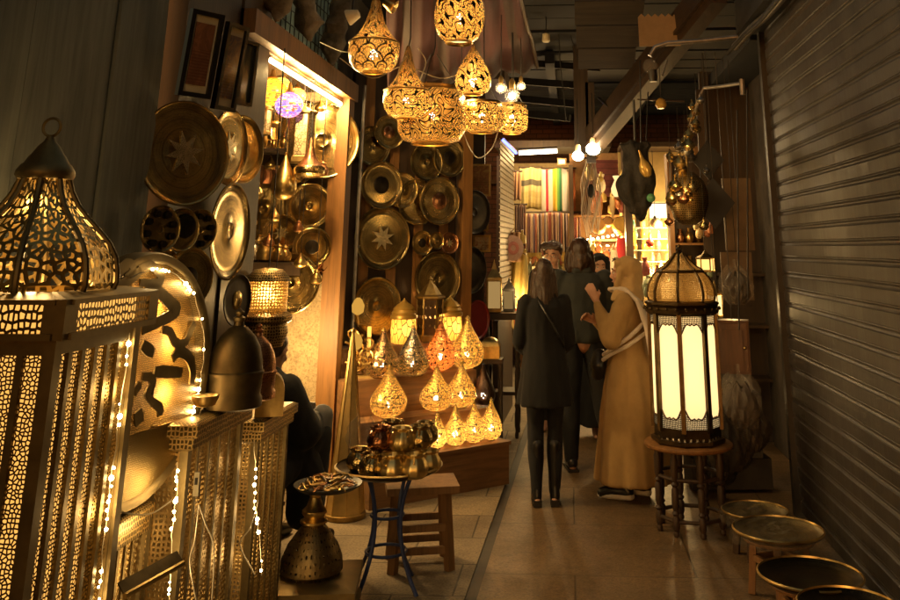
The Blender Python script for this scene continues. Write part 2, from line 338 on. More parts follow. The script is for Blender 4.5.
# ---------------------------------------------------------------- hoarding of grey boards on the left
h = thing('board_hoarding', 'tall hoarding of weathered grey plywood boards behind the brass lanterns', 'hoarding', (XL, 2, 0))
y0 = -1.5; k = 0
for w in (.62, .6, .55, .48, .62, .60, .36, .50, .55, .42):
    y1 = min(y0+w, 3.92); MB().box((-.03-(k % 3)*.006, (y0+y1)/2-2, 2.6), (.02, y1-y0-.012, 5.2)).build('board', M['board'], h); k += 1; y0 = y1
MB().box((-.075, -.8, 2.6), (.03, 5.2, 5.2)).build('backing', M['wood_dark'], h)
# ---------------------------------------------------------------- left lamp shop: one building with posts, recess, lintel, upper wall
s = thing('lamp_shop', 'timber fronted brass lamp shop with an open lit recess and wooden posts', 'shop', (XL, 5, 0))
def part(name, mb, mat, parent=s, smooth=40): mb.m = Matrix.Identity(4); return mb.build(name, mat, parent, smooth)
def L(x, y, z): return (x-XL, y-5, z)
def wbox(name, lo, hi, mat, parent=s):
    return MB().box(L((lo[0]+hi[0])/2, (lo[1]+hi[1])/2, (lo[2]+hi[2])/2), (hi[0]-lo[0], hi[1]-lo[1], hi[2]-lo[2])).build(name, mat, parent)
wbox('post', (-1.90, 3.93, 0), (-1.79, 4.10, 4.2), M['wood_leaf']); wbox('door_leaf', (-1.92, 4.12, 0), (-1.80, 4.62, 3.6), M['wood_leaf']); wbox('door_leaf', (-1.91, 4.64, 0), (-1.79, 5.10, 3.6), M['wood_leaf'])
pass
far_y = 6.95
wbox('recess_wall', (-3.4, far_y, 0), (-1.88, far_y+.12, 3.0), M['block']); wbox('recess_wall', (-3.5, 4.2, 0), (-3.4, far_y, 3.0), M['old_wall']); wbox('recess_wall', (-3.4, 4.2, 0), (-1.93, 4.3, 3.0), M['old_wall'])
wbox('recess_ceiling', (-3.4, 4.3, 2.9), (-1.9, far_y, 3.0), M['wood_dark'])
wbox('post', (-1.88, 6.90, 0), (-1.74, 7.07, 2.84), M['wood_post'])
wbox('lintel', (-1.90, 4.64, 2.84), (-1.72, 7.10, 2.98), M['wood_post'])
wbox('upper_wall', (-2.0, 3.9, 2.985), (-1.9, 9.5, 6), M['old_wall'])
tz = thing('wired_window', 'grey green wired window panel above the shop lintel', 'window', (-1.87, 5.9, 2.99))
MB().box((0, 0, .55), (.02, 2.1, 1.1)).build('pane', m_plain('grey_green_glass', (.24, .33, .29), .35, .3, 5), tz)
g = MB()
for i in range(22): g.box((.014, -1.03+i*.098, .55), (.004, .006, 1.1))
for i in range(11): g.box((.015, 0, .05+i*.1), (.004, 2.1, .006))
g.build('wire_grid', M['black_metal'], tz)
for (px, lean, lab) in ((285, .10, 'rough bark log propped over the lintel, nearest the framed pictures'), (309, -.06, 'rough pale log propped over the middle of the lintel'), (343, .03, 'rough dark log above the end of the lintel by the orange post')):
    b = P(px, 60, 5.6 if px < 290 else (6.1 if px < 320 else 6.9)); b = PW(px, 60, -1.66); z0 = 2.99
    pts = [(lean*.3*(i/24-.5)+.03*sin(i*.5+px), lean*1.2*(i/24-.3)+.02*sin(i*.9), i*.06) for i in range(25)]
    o = MB().tube(pts, [(.012 if i == 0 else .05 if i == 1 else .078)*(1+random.uniform(-.22, .22)) for i in range(25)], 14); o.v = [tuple(Vector(v)+Vector((1, 1, .3))*.035*mnoise.noise(Vector(v)*11+Vector((px, 0, 0)))) for v in o.v]
    tag(o.build('log', M['log']), lab, 'log', 'rough logs over the lintel').location = (-1.72, b.y, z0)
# lit tube under the lintel
def lit_tube(name, a, b, r, mat, label, W, n, holder=M['steel'], col=WARM, grp=None):
    a, b = Vector(a), Vector(b); t_ = thing(name, label, 'tube light', a, group=grp); d = b-a
    MB().tube([(0, 0, 0), d], r, 10).build('tube', mat, t_)
    MB().tube([d*-.01+Vector((0, 0, r*1.6)), d*1.01+Vector((0, 0, r*1.6))], r*.7, 8).build('housing', holder, t_)
    for i in range(n): light(d*((i+.5)/n)+Vector((0, 0, -r*2.2)), W/n, t_, .03, col)
    return t_
lit_tube('tube_light', (-1.80, 5.15, 2.79), (-1.80, 6.86, 2.79), .014, M['tube'], 'long warm tube light under the shop lintel', 26, 4)
# angled panel of trays, right of the orange post
ang = radians(40); pu = Vector((cos(ang), sin(ang), 0)); pn = Vector((sin(ang), -cos(ang), 0)); A0 = Vector((-1.82, 7.45, 0))
def wp(u, n, z): return A0+pu*u+pn*n+Vector((0, 0, z))
Rp = Matrix.Rotation(ang, 4, 'Z')
pan = thing('display_board', 'slanted dark timber panel covered with brass trays between two posts', 'panel', A0, ang)
MB().box((.52, .05, 1.7), (1.05, .06, 3.4)).build('board', M['wood_dark'], pan)
for i in range(4): MB().box((.14+i*.26, .012, 1.7), (.09, .014, 3.3)).build('batten', M['wood_post'], pan)
MB().box((1.13, 0, 1.65), (.10, .12, 3.3)).build('post', M['wood_post'], pan)
pole = thing('conduit_pole', 'thin grey conduit pipe running down beside the orange post', 'pipe', (-1.70, 7.2, 0))
MB().tube([(0, 0, 0), (0, 0, 2.0), (.01, 0, 3.0)], .013, 8).build('pipe', M['steel'], pole)
cl = MB()
for z in (.5, 1.1, 1.7, 2.3): cl.box((0, .005, z), (.05, .012, .02))
cl.build('clip', M['black_metal'], pole)
# ---------------------------------------------------------------- rolling shutter on the right, with its shop wall
sh = thing('roller_shutter', 'large closed brown ribbed rolling shutter along the alley', 'shutter', (XR, 3, 0))
prof = []; z = .03; PIT = .1005
while z < 3.25:
    prof += [(0, z), (-.004, z+.004), (-.004, z+.066), (.003, z+.070), (.009, z+.079), (.009, z+.086), (.003, z+.092), (-.002, z+.094), (-.002, z+.097)]; z += PIT
def shut(p0, p1):
    b = MB(); n = len(prof); ny = 70; vs = []
    for j in range(ny+1):                                            # slightly dented, sagging slats
        y = p0+(p1-p0)*j/ny
        for x, zz in prof: q_ = Vector((y*1.1, zz*1.6, 3)); vs.append((x+.007*mnoise.noise(q_)+.004*mnoise.noise(q_*4.1), y, zz+.004*mnoise.noise(Vector((y*.9, round(zz/PIT)*3.1, 8)))))
    return b.add(vs, [(j*n+i, j*n+i+1, (j+1)*n+i+1, (j+1)*n+i) for j in range(ny) for i in range(n-1)])
o = shut(-5, 3.52).build('slat_curtain', M['shutter'], sh, 0); 
MB().box((-.005, 3.56, 1.65), (.07, .07, 3.3)).build('guide_rail', M['black_metal'], sh); MB().box((-.02, -.7, 3.38), (.34, 8.6, .26)).build('housing', M['black_metal'], sh)
rw = thing('old_building', 'dark sooty upper wall above the brown rolling shutter', 'building', (XR, 2, 0))
MB().box((.25, -1.2, 4.5), (.5, 11.6, 3.0)).build('wall', M['old_wall'], rw); MB().box((.30, 4.64, 1.5), (.4, .09, 3.0)).build('side_wall', M['old_wall'], rw)
# pipe & cables on top of the shutter
pp = thing('drain_pipe', 'bent pale pipe running along the top of the shutter', 'pipe'); q = [P(735, 47, 6.5), P(752, 28, 6.2), P(768, 14, 5.9), P(790, -12, 5.3)]
MB().tube(q, .03, 10).build('pipe', M['steel'], pp); MB().tube([Vector(x)+Vector((-.06, 0, -.05)) for x in q], .014, 8).build('cable', M['wire_dark'], pp)
# ---------------------------------------------------------------- roof over the far alley
rf = thing('alley_roof', 'dark sagging timber roof of planks and rafters across the alley', 'roof', (0, 9, 3.9))
for i in range(17):
    y = -1.2+i*.52; lightp = P(607, 15, 8.3)
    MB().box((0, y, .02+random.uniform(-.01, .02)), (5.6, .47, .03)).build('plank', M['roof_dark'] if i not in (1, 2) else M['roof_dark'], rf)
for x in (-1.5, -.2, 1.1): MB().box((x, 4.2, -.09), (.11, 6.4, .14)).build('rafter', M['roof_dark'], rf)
ps = thing('plank_canopy', 'patched canopy of paler planks hanging under the dark roof', 'canopy', P(608, 18, 7.6))
for i, (w, z) in enumerate(((.9, 0), (.86, -.0), (.8, 0))):
    MB().box((0, i*.34-.2, -i*.13), (w*.66, .32, .02), M=Matrix.Rotation(radians(-24), 4, 'X')).build('plank', M['roof_plank'], ps)
tc = thing('scalloped_valance', 'short pale awning strip with a scalloped top edge under the roof', 'awning', P(659, 28, 7.2)); 
poly = [(-.17, -.16), (.17, -.16), (.17, .10)]+[(.17-.34*i/12, .10+(.03 if i % 2 else 0)) for i in range(1, 12)]+[(-.17, .10)]
MB().prism(poly, .015, Matrix.Rotation(radians(-8), 4, 'X')).build('cloth', m_cloth('faded_tan_awning', (.30, .19, .09)), tc)
bm_ = thing('roof_beam', 'long slanting wooden beam crossing under the dark roof', 'beam'); a, b = P(592, 142, 9.6), P(716, -14, 6.6)
MB().beam(a, b, .13, .30).build('timber', M['wood_beam'], bm_); d = (b-a).normalized(); sd = d.cross(Vector((0, 0, 1))).normalized()
MB().beam(a+sd*.08-Vector((0, 0, .06)), b+sd*.08-Vector((0, 0, .06)), .03, .03).build('fillet', M['wood_dark'], bm_)
MB().tube([P(598, 100, 9.2)+(P(636, 100, 8.6)-P(598, 100, 9.2))*(i/8)+Vector((0, -.15, -.12*sin(pi*i/8))) for i in range(9)], .012, 6).build('cable', M['wire_dark'], bm_)
pt = thing('timber_prop', 'dark upright timber prop under the slanting beam', 'post', P(582, 150, 9.9)); MB().box((0, 0, .85), (.16, .14, 1.8)).build('post', M['wood_dark'], pt); MB().box((.10, -.05, .3), (.10, .04, .9)).build('board', M['wood_dark'], pt)
for i, (x0, x1, yy) in enumerate(((512, 600, 62), (505, 590, 80), (515, 575, 98), (510, 570, 112))):
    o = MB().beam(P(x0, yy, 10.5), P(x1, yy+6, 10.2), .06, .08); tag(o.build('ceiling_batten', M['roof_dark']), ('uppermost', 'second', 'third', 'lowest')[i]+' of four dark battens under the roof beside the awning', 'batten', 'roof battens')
# awning above the pendant lamps
aw = thing('red_awning', 'dark red striped cloth awning sagging over the pendant lamps', 'awning')
a0, a1, a2, a3 = P(385, -60, 4.6), P(505, -70, 4.6), P(536, 66, 6.6), P(388, 92, 6.8)
def awf(u, v):
    p = (a0*(1-u)+a1*u)*(1-v)+(a3*(1-u)+a2*u)*v; return p-Vector((0, 0, .16*sin(pi*u)*sin(pi*v)+.025*sin(u*26+v*3)+.012*sin(u*61+v*8)+.02*sin(v*17+u*4)))
MB().sheet(awf, 90, 30).build('cloth', m_stripes('dark_red_awning_stripes', [(.050, .011, .007), (.050, .011, .007), (.032, .015, .008), (.042, .010, .006)], 4), aw, 60, .006)
MB().tube([awf(1, i/8)+Vector((.01, 0, -.01)) for i in range(9)], .014, 8).build('edge_pole', M['wood_dark'], aw)
ns = [P(515, 0, 9), P(525, 40, 9)]
for i, pts in enumerate(([P(546, -20, 8.5), P(546, 36, 8.5)], [P(553, -20, 9), P(572, 40, 9.3), P(582, 70, 9.4)], [P(556, -20, 9), P(560, 60, 9.3), P(566, 120, 9.5)], [P(640, 60, 7.4), P(641, 150, 7.4)], [P(648, 92, 7.4), P(646, 150, 7.3)], [P(748, 300, 6.4), P(747, 90, 6.4)], [P(739, 330, 6.5), P(737, 110, 6.5)])):
    o = MB().tube(pts, .006, 6); tag(o.build('hanging_wire', M['wire_dark']), ['short flex ending in a white socket under the roof', 'curved wire drooping beside the timber prop', 'long wire drooping to the far tube light', 'wire holding the dark lamp bundle over the alley, farther strand', 'wire holding the dark lamp bundle over the alley, nearer strand', 'thin wire hanging next to the shutter rail', 'thin wire hanging behind the dark squares'][i], 'wire', 'hanging wires')
sk = thing('lamp_socket', 'small empty white lamp socket hanging under the roof', 'lamp socket', P(546, 38, 8.5)); MB().lathe([(.02, .05), (.035, .04), (.04, -.03), (.03, -.04)], 14, capb=True, capt=True).build('socket', M['paper'], sk)
# lower beam of far lane
# ---------------------------------------------------------------- camera, world
cam = bpy.data.cameras.new('camera'); co = bpy.data.objects.new('camera', cam); COL.objects.link(co); co.location = EYEP; co.rotation_euler = (pi/2+TH, 0, PSI)
cam.sensor_width = 36; cam.lens = F/900*36; cam.shift_x = (450-CX)/900; cam.shift_y = (CY-300)/900; cam.clip_end = 200; cam.clip_start = .05; scn.camera = co
w = bpy.data.worlds.new('World'); scn.world = w; w.use_nodes = True; nt = w.node_tree; bg = nt.nodes['Background']
sky = nt.nodes.new('ShaderNodeTexSky'); sky.sky_type = 'NISHITA'; sky.sun_disc = False; sky.sun_elevation = radians(4); sky.sun_rotation = radians(200)
mx = nt.nodes.new('ShaderNodeMix'); mx.data_type = 'RGBA'; mx.blend_type = 'MULTIPLY'; mx.inputs[0].default_value = 1; mx.inputs[7].default_value = (1, .74, .46, 1)   # warm glow of the town on the night sky
nt.links.new(sky.outputs[0], mx.inputs[6]); nt.links.new(mx.outputs[2], bg.inputs[0]); bg.inputs[1].default_value = .075
sl = bpy.data.lights.new('sun', 'SUN'); sl.energy = .02; sl.angle = radians(10); sl.color = (1, .9, .75); so = bpy.data.objects.new('sun', sl); COL.objects.link(so); so.rotation_euler = (radians(86), 0, radians(-20)); so.location = (0, -6, 8)
scn.view_settings.view_transform = 'Standard'; scn.view_settings.look = 'None'; scn.view_settings.gamma = 1; scn.view_settings.use_curve_mapping = False; scn.view_settings.exposure = 1.65
scn.render.engine = 'CYCLES'; cy = scn.cycles; cy.use_denoising = True
try: cy.denoiser = 'OPENIMAGEDENOISE'
except Exception: pass
cy.max_bounces = 6; cy.diffuse_bounces = 3; cy.glossy_bounces = 3; cy.transparent_max_bounces = 12; cy.transmission_bounces = 2; cy.sample_clamp_indirect = 4; cy.caustics_reflective = False; cy.caustics_refractive = False; cy.use_light_tree = True
# ================================================================ BRASS LANTERNS IN THE ROW ON THE LEFT
M['lat_strip'] = m_pierced('lattice_strip', (.26, .175, .06), 92, 92, .19, .75, .42, .0); M['lat_dome'] = m_pierced('floral_lattice', (.62, .44, .17), 32, 32, .18, .9, .34, 0, .6)
M['lat_band'] = m_pierced('dotted_band', (.28, .195, .08), 62, 46, .19, .5, .42, 0); M['frame_brass'] = m_brass('dull_frame_brass', (.24, .175, .08), .5, None, 60, .4); M['lat_fine'] = m_pierced('fine_perforation', (.62, .43, .17), 150, 150, .24, .45, .38, .22)
M['lat_dim'] = m_pierced('dense_lattice', (.60, .41, .17), 60, 60, .22, .4, .36, .03)
bead_mesh = MB().ball((0, 0, 0), .0048, 6).mesh('bulb', M['led'])
def string_light(label, pts, n, watt=1.2, nl=3, jit=.004, grp='fairy light strings'):
    pts = [Vector(p) for p in pts]; t_ = thing('fairy_lights', label, 'fairy lights', pts[0], group=grp)
    loc = [p-pts[0] for p in pts]; L_ = [0]; us_ = []; c0_ = 0
    while len(us_) < n: c0_ += random.choice((.3, .4, .5, .5, .6, 1.9)); us_.append(c0_)
    us_ = [x/(us_[-1]+.3) for x in us_]
    for i in range(1, len(loc)): L_.append(L_[-1]+(loc[i]-loc[i-1]).length)
    def atl(x):
        x *= L_[-1]
        for i in range(1, len(loc)):
            if x <= L_[i]+1e-9: return loc[i-1].lerp(loc[i], (x-L_[i-1])/max(1e-9, L_[i]-L_[i-1]))
        return loc[-1]
    MB().tube([atl(i/24)+Vector((random.uniform(-jit, jit), random.uniform(-jit, jit), 0)) for i in range(25)], .0016, 5).build('wire', M['wire'], t_)
    for i in range(n):
        o = bpy.data.objects.new('bulb', bead_mesh); COL.objects.link(o); o.parent = t_; o.location = atl(min(1, max(0, us_[i])))+Vector([random.uniform(-jit, jit) for _ in range(3)]); k = random.choice((.6, .8, 1, 1, 1.5)); o.scale = (k, k, k)
    for i in range(nl): light(atl((i+.5)/nl)+Vector((.03, -.02, 0)), watt/nl, t_, .02)
    return t_
# ---- the big square lantern
x0, x1, ya, yb = -1.83, -1.30, 2.30, 2.83; cx, cyy = (x0+x1)/2+.015, (ya+yb)/2
zc1, zc0 = zat(52, 300, ya), zat(52, 341, ya)                       # collar top and bottom
big = thing('square_lantern', 'huge square brass lantern with a glowing lattice body and floral domed top', 'lantern', (cx, cyy, 0)); hw = .262
def four(mb, fn):
    for k in range(4):
        mb.m = Matrix.Rotation(k*pi/2, 4, 'Z'); fn(mb)
    mb.m = Matrix.Identity(4); return mb
q = .215
four(MB(), lambda b: b.box((q, q, zc0/2), (.034, .034, zc0))).build('corner_post', M['frame_brass'], big)
bars = MB(); strips = MB(); ns_ = 6; wid = 2*q-.03
def mk(b):
    for i in range(ns_+1): b.box((-wid/2+wid*i/ns_, -q, zc0/2), (.018 if 0 < i < ns_ else .01, .012, zc0-.04))
    b.box((0, -q, .04), (wid, .02, .08)); b.box((0, -q, zc0-.02), (wid, .02, .04))
four(bars, mk); bars.build('strip_bars', M['frame_brass'], big)
def mk2(b):
    b.add([(-wid/2, -q+.003, .05), (wid/2, -q+.003, .05), (wid/2, -q+.003, zc0-.03), (-wid/2, -q+.003, zc0-.03)], [(0, 1, 2, 3)])
for k in range(4):
    b = MB(); b.m = Matrix.Rotation(k*pi/2, 4, 'Z'); mk2(b); b.build('lattice_panel', M['lat_strip'], big)
hc = zc1-zc0; cl = MB()
def mk3(b):
    b.box((hw-.028, hw-.028, (zc0+zc1)/2), (.056+.004, .056+.004, hc)); b.box((0, -hw, zc1-.006), (2*hw-.05, .018, .012)); b.box((0, -hw, zc0+.008), (2*hw-.05, .022, .016))
four(cl, mk3); cl.build('collar_frame', M['frame_brass'], big)
for k in range(4):
    b = MB(); b.m = Matrix.Rotation(k*pi/2, 4, 'Z'); b.add([(-hw+.05, -hw+.002, zc0+.012), (hw-.05, -hw+.002, zc0+.012), (hw-.05, -hw+.002, zc1-.01), (-hw+.05, -hw+.002, zc1-.01)], [(0, 1, 2, 3)])
    b.build('collar_lattice', M['lat_band'], big)
tl = MB(); four(tl, lambda b: b.add([(-hw, -hw, zc1+.001), (hw, -hw, zc1+.001), (.19, -.19, zc1+.016), (-.19, -.19, zc1+.016)], [(0, 1, 2, 3)])); tl.build('collar_top', M['frame_brass'], big)
zt = zat(40, 180, cyy); dz = zt-zc1
pr = [(.222, 0), (.228, .05), (.226, .14), (.218, .26), (.198, .38), (.165, .50), (.130, .61), (.100, .72), (.078, .84), (.066, .95), (.062, 1.0)]
pr = [(r, zc1+.014+z*dz) for r, z in pr]
MB().lathe(pr, 8, rot=pi/8, ucirc=1.45).build('dome', M['lat_dome'], big, 10)
for k in range(8):
    a = 2*pi*k/8+pi/8; MB().tube([(r*cos(a), r*sin(a), z) for r, z in pr], .0095, 8).build('dome_rib', M['frame_brass'], big)
cz = zc1+.014+dz
MB().lathe([(.075, cz-.012), (.082, cz), (.080, cz+.012), (.068, cz+.03), (.062, cz+.034), (.050, cz+.055), (.045, cz+.06), (.030, cz+.085), (.016, cz+.10), (.010, cz+.115)], 28, capt=True, capb=True).build('cap', M['frame_brass'], big)
MB().tube([(.027*cos(a), 0, cz+.142+.027*sin(a)) for a in [2*pi*i/20 for i in range(20)]], .0045, 8, closed=True).build('ring', M['frame_brass'], big)
MB().box((0, 0, .02), (.5, .5, .04)).build('base', M['frame_brass'], big)
lin = MB(); lin.box((0, 0, zc0/2), (2*q-.10, 2*q-.10, zc0-.06)); lin.box((0, 0, (zc0+zc1)/2), (2*hw-.08, 2*hw-.08, hc-.02)); lin.build('added_glow_core', m_emit('added_core_glow', (1, .46, .09), .40), big)  # glowing core added inside so the lattice shines evenly
light((0, 0, zc1+.12), 2.2, big, .04)
string_light('bright fairy lights hung inside the far edge of the big square lantern', [(x1-.026, yb-.09, zc0-.02), (x1-.024, yb-.105, .9), (x1-.026, yb-.09, .5), (x1-.024, yb-.10, .2)], 34, .9, 4)
# ---- round disc lantern with cut-out lettering
cD = P(134, 381, 3.04); R_ = (zat(137, 252, 3.04)-zat(110, 512, 3.04))/2; cD.z = zat(137, 252, 3.04)-R_
nD = Vector((.985, -.17, .0)).normalized(); MD = Matrix.Translation(cD) @ Matrix((( -nD.y, nD.x, 0), (0, 0, 1), (nD.x, nD.y, 0))).transposed().to_4x4() if False else None
ex = Vector((nD.y*-1, nD.x, 0)); ez = Vector((0, 0, 1)); MD = Matrix.Translation(cD) @ Matrix(((ex.x, -nD.x, 0), (ex.y, -nD.y, 0), (0, 0, 1))).to_4x4()   # local x along the disc, -y out of its face, z up
disc = thing('disc_lantern', 'round brass disc lantern with fine glowing perforation and large Arabic lettering', 'lantern', M=MD)
RX = Matrix.Rotation(pi/2, 4, 'X')                                  # lathe axis z -> -y
MB().lathe([(.001, .03), (R_*.25, .03), (R_*.5, .03), (R_*.75, .03), (R_*.93, .03)], 64, M=RX).build('face', m_pierced('disc_perforation', (.50, .34, .12), 1, 1, .26, .6, .36, .0, chord=-R_*.42), disc)
MB().lathe([(R_*.90, .028), (R_*.93, .036), (R_*.985, .034), (R_, .020), (R_, -.03), (R_*.98, -.035)], 72, M=RX).build('rim', M['frame_brass'], disc)
MB().lathe([(.001, -.03), (R_*.98, -.03)], 64, M=RX).build('back', m_plain('orange_gold_backing', (.55, .30, .06), .7, .1), disc)
fmat = bpy.data.materials['disc_perforation']                            # perforation in object space so its dots keep one size
tt = fmat.node_tree; mp = [n for n in tt.nodes if n.type == 'MAPPING'][0]; 
tcn = [n for n in tt.nodes if n.type == 'TEX_COORD'][0]; sx_ = tt.nodes.new('ShaderNodeSeparateXYZ'); cb = tt.nodes.new('ShaderNodeCombineXYZ'); tt.links.new(tcn.outputs['Object'], sx_.inputs[0]); tt.links.new(sx_.outputs['X'], cb.inputs[0]); tt.links.new(sx_.outputs['Z'], cb.inputs[1])
for l_ in list(tt.links):
    if l_.to_node == mp: tt.links.remove(l_)
tt.links.new(cb.outputs[0], mp.inputs[0]); mp.inputs['Scale'].default_value = (150, 150, 1)
Mi = MD.inverted()
def toD(px, py): 
    p = Mi @ PP(px, py, cD+nD*.034, nD); return (p.x, p.z)
def stroke(pts, w):                                                  # outline of a thick pen stroke through photo points, on the disc
    c = [Vector(toD(*p)) for p in pts]; n = len(c); fine = []
    for i in range(n-1):
        p0, p1, p2, p3 = c[max(i-1, 0)], c[i], c[i+1], c[min(i+2, n-1)]
        for k in range(5):
            u = k/5; fine.append(.5*((2*p1)+(-p0+p2)*u+(2*p0-5*p1+4*p2-p3)*u*u+(-p0+3*p1-3*p2+p3)*u**3))
    fine.append(c[-1]); lft, rgt = [], []; m = len(fine)
    for i, p in enumerate(fine):
        d = (fine[min(i+1, m-1)]-fine[max(i-1, 0)]).normalized(); nn = Vector((-d.y, d.x)); ww = w*(.62+.38*sin(pi*min(1, .15+.8*i/m)))
        lft.append(tuple(p+nn*ww)); rgt.append(tuple(p-nn*ww))
    return lft+rgt[::-1]
Z = lambda x, y: (90+x/3.75, 240+y/3.75)                             # points read off an enlargement of the lettering
ST = [([(80, 185), (120, 165), (165, 135), (190, 110)], .016), ([(95, 150), (120, 95), (150, 88), (160, 115), (130, 140)], .012), ([(180, 110), (225, 95), (262, 130), (262, 158), (225, 162), (185, 160)], .013),
      ([(205, 185), (250, 190), (300, 235), (325, 262), (300, 285), (250, 310), (195, 338)], .018), ([(225, 190), (235, 235), (215, 270), (225, 320)], .014), ([(270, 335), (300, 345), (320, 385), (355, 385), (375, 345), (392, 310)], .013),
      ([(195, 392), (215, 410), (238, 425)], .016), ([(310, 445), (335, 420), (370, 440), (385, 490), (380, 540)], .016), ([(240, 493), (290, 495), (345, 497)], .017), ([(195, 512), (225, 515), (235, 545), (215, 575), (235, 610)], .013), ([(170, 545), (180, 570)], .018), ([(235, 610), (260, 630), (262, 660)], .013), ([(178, 640), (185, 690)], .018)]
for pts, w_ in ST: MB().prism(stroke([Z(*p) for p in pts], w_*1.2), .006, Matrix.Translation((0, -.034, 0))).build('letter_stroke', M['frame_brass'], disc)
for a in (60, 20, -20, 110): light((R_*.6*cos(radians(a)), .0, R_*.6*sin(radians(a))), .7, disc, .02)
light((0, 0, 0), .2, disc, .02)
ring_pts = [MD @ Vector((R_*.86*cos(radians(a)), -.040, R_*.86*sin(radians(a)))) for a in range(112, -42, -7)]
string_light('fairy lights running round the rim of the lettered disc lantern', ring_pts, 17, .05, 4)
# ---- the two brass pedestals behind it
def pedestal(label, xr, y0_, y1_, ztop, mat):
    w_ = (y1_-y0_)/2; t_ = thing('brass_pedestal', label, 'lantern base', (xr-w_, (y0_+y1_)/2, 0), group='lattice brass pedestals'); q = w_*.86
    four(MB(), lambda b: b.box((q, q, ztop/2-.03), (.03, .03, ztop-.06))).build('corner_post', M['frame_brass'], t_)
    for k in range(4):
        b = MB(); b.m = Matrix.Rotation(k*pi/2, 4, 'Z'); b.add([(-q, -q, .04), (q, -q, .04), (q, -q, ztop-.08), (-q, -q, ztop-.08)], [(0, 1, 2, 3)]); b.build('lattice_panel', mat, t_)
    c = MB()
    def mk(b):
        for i in range(1, 5): b.box((-q+2*q*i/5, -q-.002, ztop/2-.02), (.012, .008, ztop-.12))
    four(c, mk); c.build('strip_bars', M['frame_brass'], t_)
    R2 = sqrt(2); MB().lathe([(q*R2, ztop-.10), (w_*R2, ztop-.085), (w_*R2, ztop-.05), (w_*1.06*R2, ztop-.045), (w_*1.06*R2, ztop-.008), (w_*.98*R2, ztop), (.01, ztop)], 4, rot=pi/4).build('cornice', M['emboss'], t_, 20)
    MB().box((0, 0, .03), (w_*2, w_*2, .06)).build('plinth', M['frame_brass'], t_)
    for z in (.3, .7): light((0, 0, z), .35, t_, .05)
    return t_
pedestal('small dim lattice brass pedestal under the lettered disc', -1.40, 2.90, 3.18, cD.z-R_-.002, M['lat_dim'])
z1 = zat(200, 424, 3.2); p1_ = pedestal('lattice brass pedestal carrying two domed lids, next to the lettered disc', -1.29, 3.22, 3.80, z1, M['lat_dim'])
z2 = zat(265, 421, 4.0); p2_ = pedestal('shorter lattice brass pedestal beside the seated person in black', -1.32, 4.02, 4.48, z2, M['lat_dim'])
string_light('fairy lights dangling down the side of the pedestal behind the lettered disc', [P(178, 462, 3.16), P(176, 500, 3.17), P(171, 535, 3.16), P(170, 570, 3.17), P(169, 600, 3.16)], 15, .5, 3)
string_light('fairy lights hanging between the two brass pedestals', [P(254, 440, 3.95), P(256, 470, 3.95), P(254, 500, 3.94), P(260, 540, 3.95), P(262, 575, 3.96)], 12, .35, 3)
for i, (pts, lab) in enumerate((([(120, 512), (140, 515), (155, 512), (172, 500)], 'pale cable looping under the lettered disc'), ([(199, 505), (195, 540), (190, 562), (196, 600)], 'thin pale cable down the front of the first brass pedestal'), ([(199, 505), (206, 525), (214, 548), (212, 600)], 'forked pale cable beside the small white switch'), ([(258, 500), (250, 528), (240, 545), (255, 575)], 'tangled pale cable between the two pedestals'))):
    yy = [3.0, 3.15, 3.14, 3.9][i]; c = [P(x, y, yy) for x, y in pts]; fine = []
    for k in range(len(c)-1):
        p0, p1, p2, p3 = c[max(k-1, 0)], c[k], c[k+1], c[min(k+2, len(c)-1)]
        for j in range(5): u = j/5; fine.append(.5*((2*p1)+(-p0+p2)*u+(2*p0-5*p1+4*p2-p3)*u*u+(-p0+3*p1-3*p2+p3)*u**3))
    tag(MB().tube(fine+[c[-1]], .0025, 6).build('cable', M['wire']), lab, 'cable', 'pale cables')
sw = thing('inline_switch', 'small white inline switch hanging on the pale cable', 'switch', P(197, 484, 3.14)); MB().box((0, 0, 0), (.018, .014, .07)).build('body', M['paper'], sw); MB().box((0, -.009, .01), (.008, .006, .02)).build('rocker', M['black_metal'], sw)
M['lid_brass2'] = m_brass('dark_tin', (.12, .085, .04), .5)
# flat tablet shelf and the second round tray low down
tb = thing('folding_tray', 'long dark edged tray leaning low under the lettered disc', 'tray'); a, b = P(108, 596, 2.88)+Vector((.05, 0, 0)), P(168, 563, 3.08)+Vector((.05, 0, 0)); dv = Vector((-.03, .01, .03))
MB().add([tuple(a), tuple(b), tuple(b+dv), tuple(a+dv)], [(0, 1, 2, 3)]).build('sheet', M['lid_brass2'], tb, 0, .006); MB().tube([a, b], .009, 8).build('edge_bar', M['dark_brass'], tb)
# domed lids on the first pedestal
def lathe_thing(name, label, cat, loc, prof, mat, n=36, grp=None, part_name='body', extra=None, **kw):
    t_ = thing(name, label, cat, loc, group=grp); MB().lathe(prof, n, capb=True, **kw).build(part_name, mat, t_)
    for (pn_, pf, pm) in (extra or []): MB().lathe(pf, n, capb=True, capt=True).build(pn_, pm, t_)
    return t_
def scaled(prof, R, H): return [(r*R, z*H) for r, z in prof]
M['lid_brass'] = m_brass('matte_old_brass', (.12, .082, .036), .52, None, 60, .5)
DOME = [(.86, 0), (1.0, .02), (1.0, .10), (.93, .13), (.95, .20), (.97, .32), (1.01, .335), (1.01, .36), (.955, .375), (.93, .46), (.82, .60), (.62, .71), (.36, .79), (.2, .82), (.17, .86)]
FIN = [(.17, .86), (.22, .88), (.22, .90), (.10, .92), (.16, .945), (.16, .96), (.06, .98), (.015, 1.0)]
lx = P(233, 400, 3.5); h_ = zat(228, 308, 3.5)-z1
lathe_thing('domed_lid', 'matte brass domed lid with a small finial on the first pedestal', 'lid', (lx.x, 3.5, z1+.001), scaled(DOME, .105, h_), M['lid_brass'], extra=[('finial', scaled(FIN, .105, h_), M['frame_brass'])])
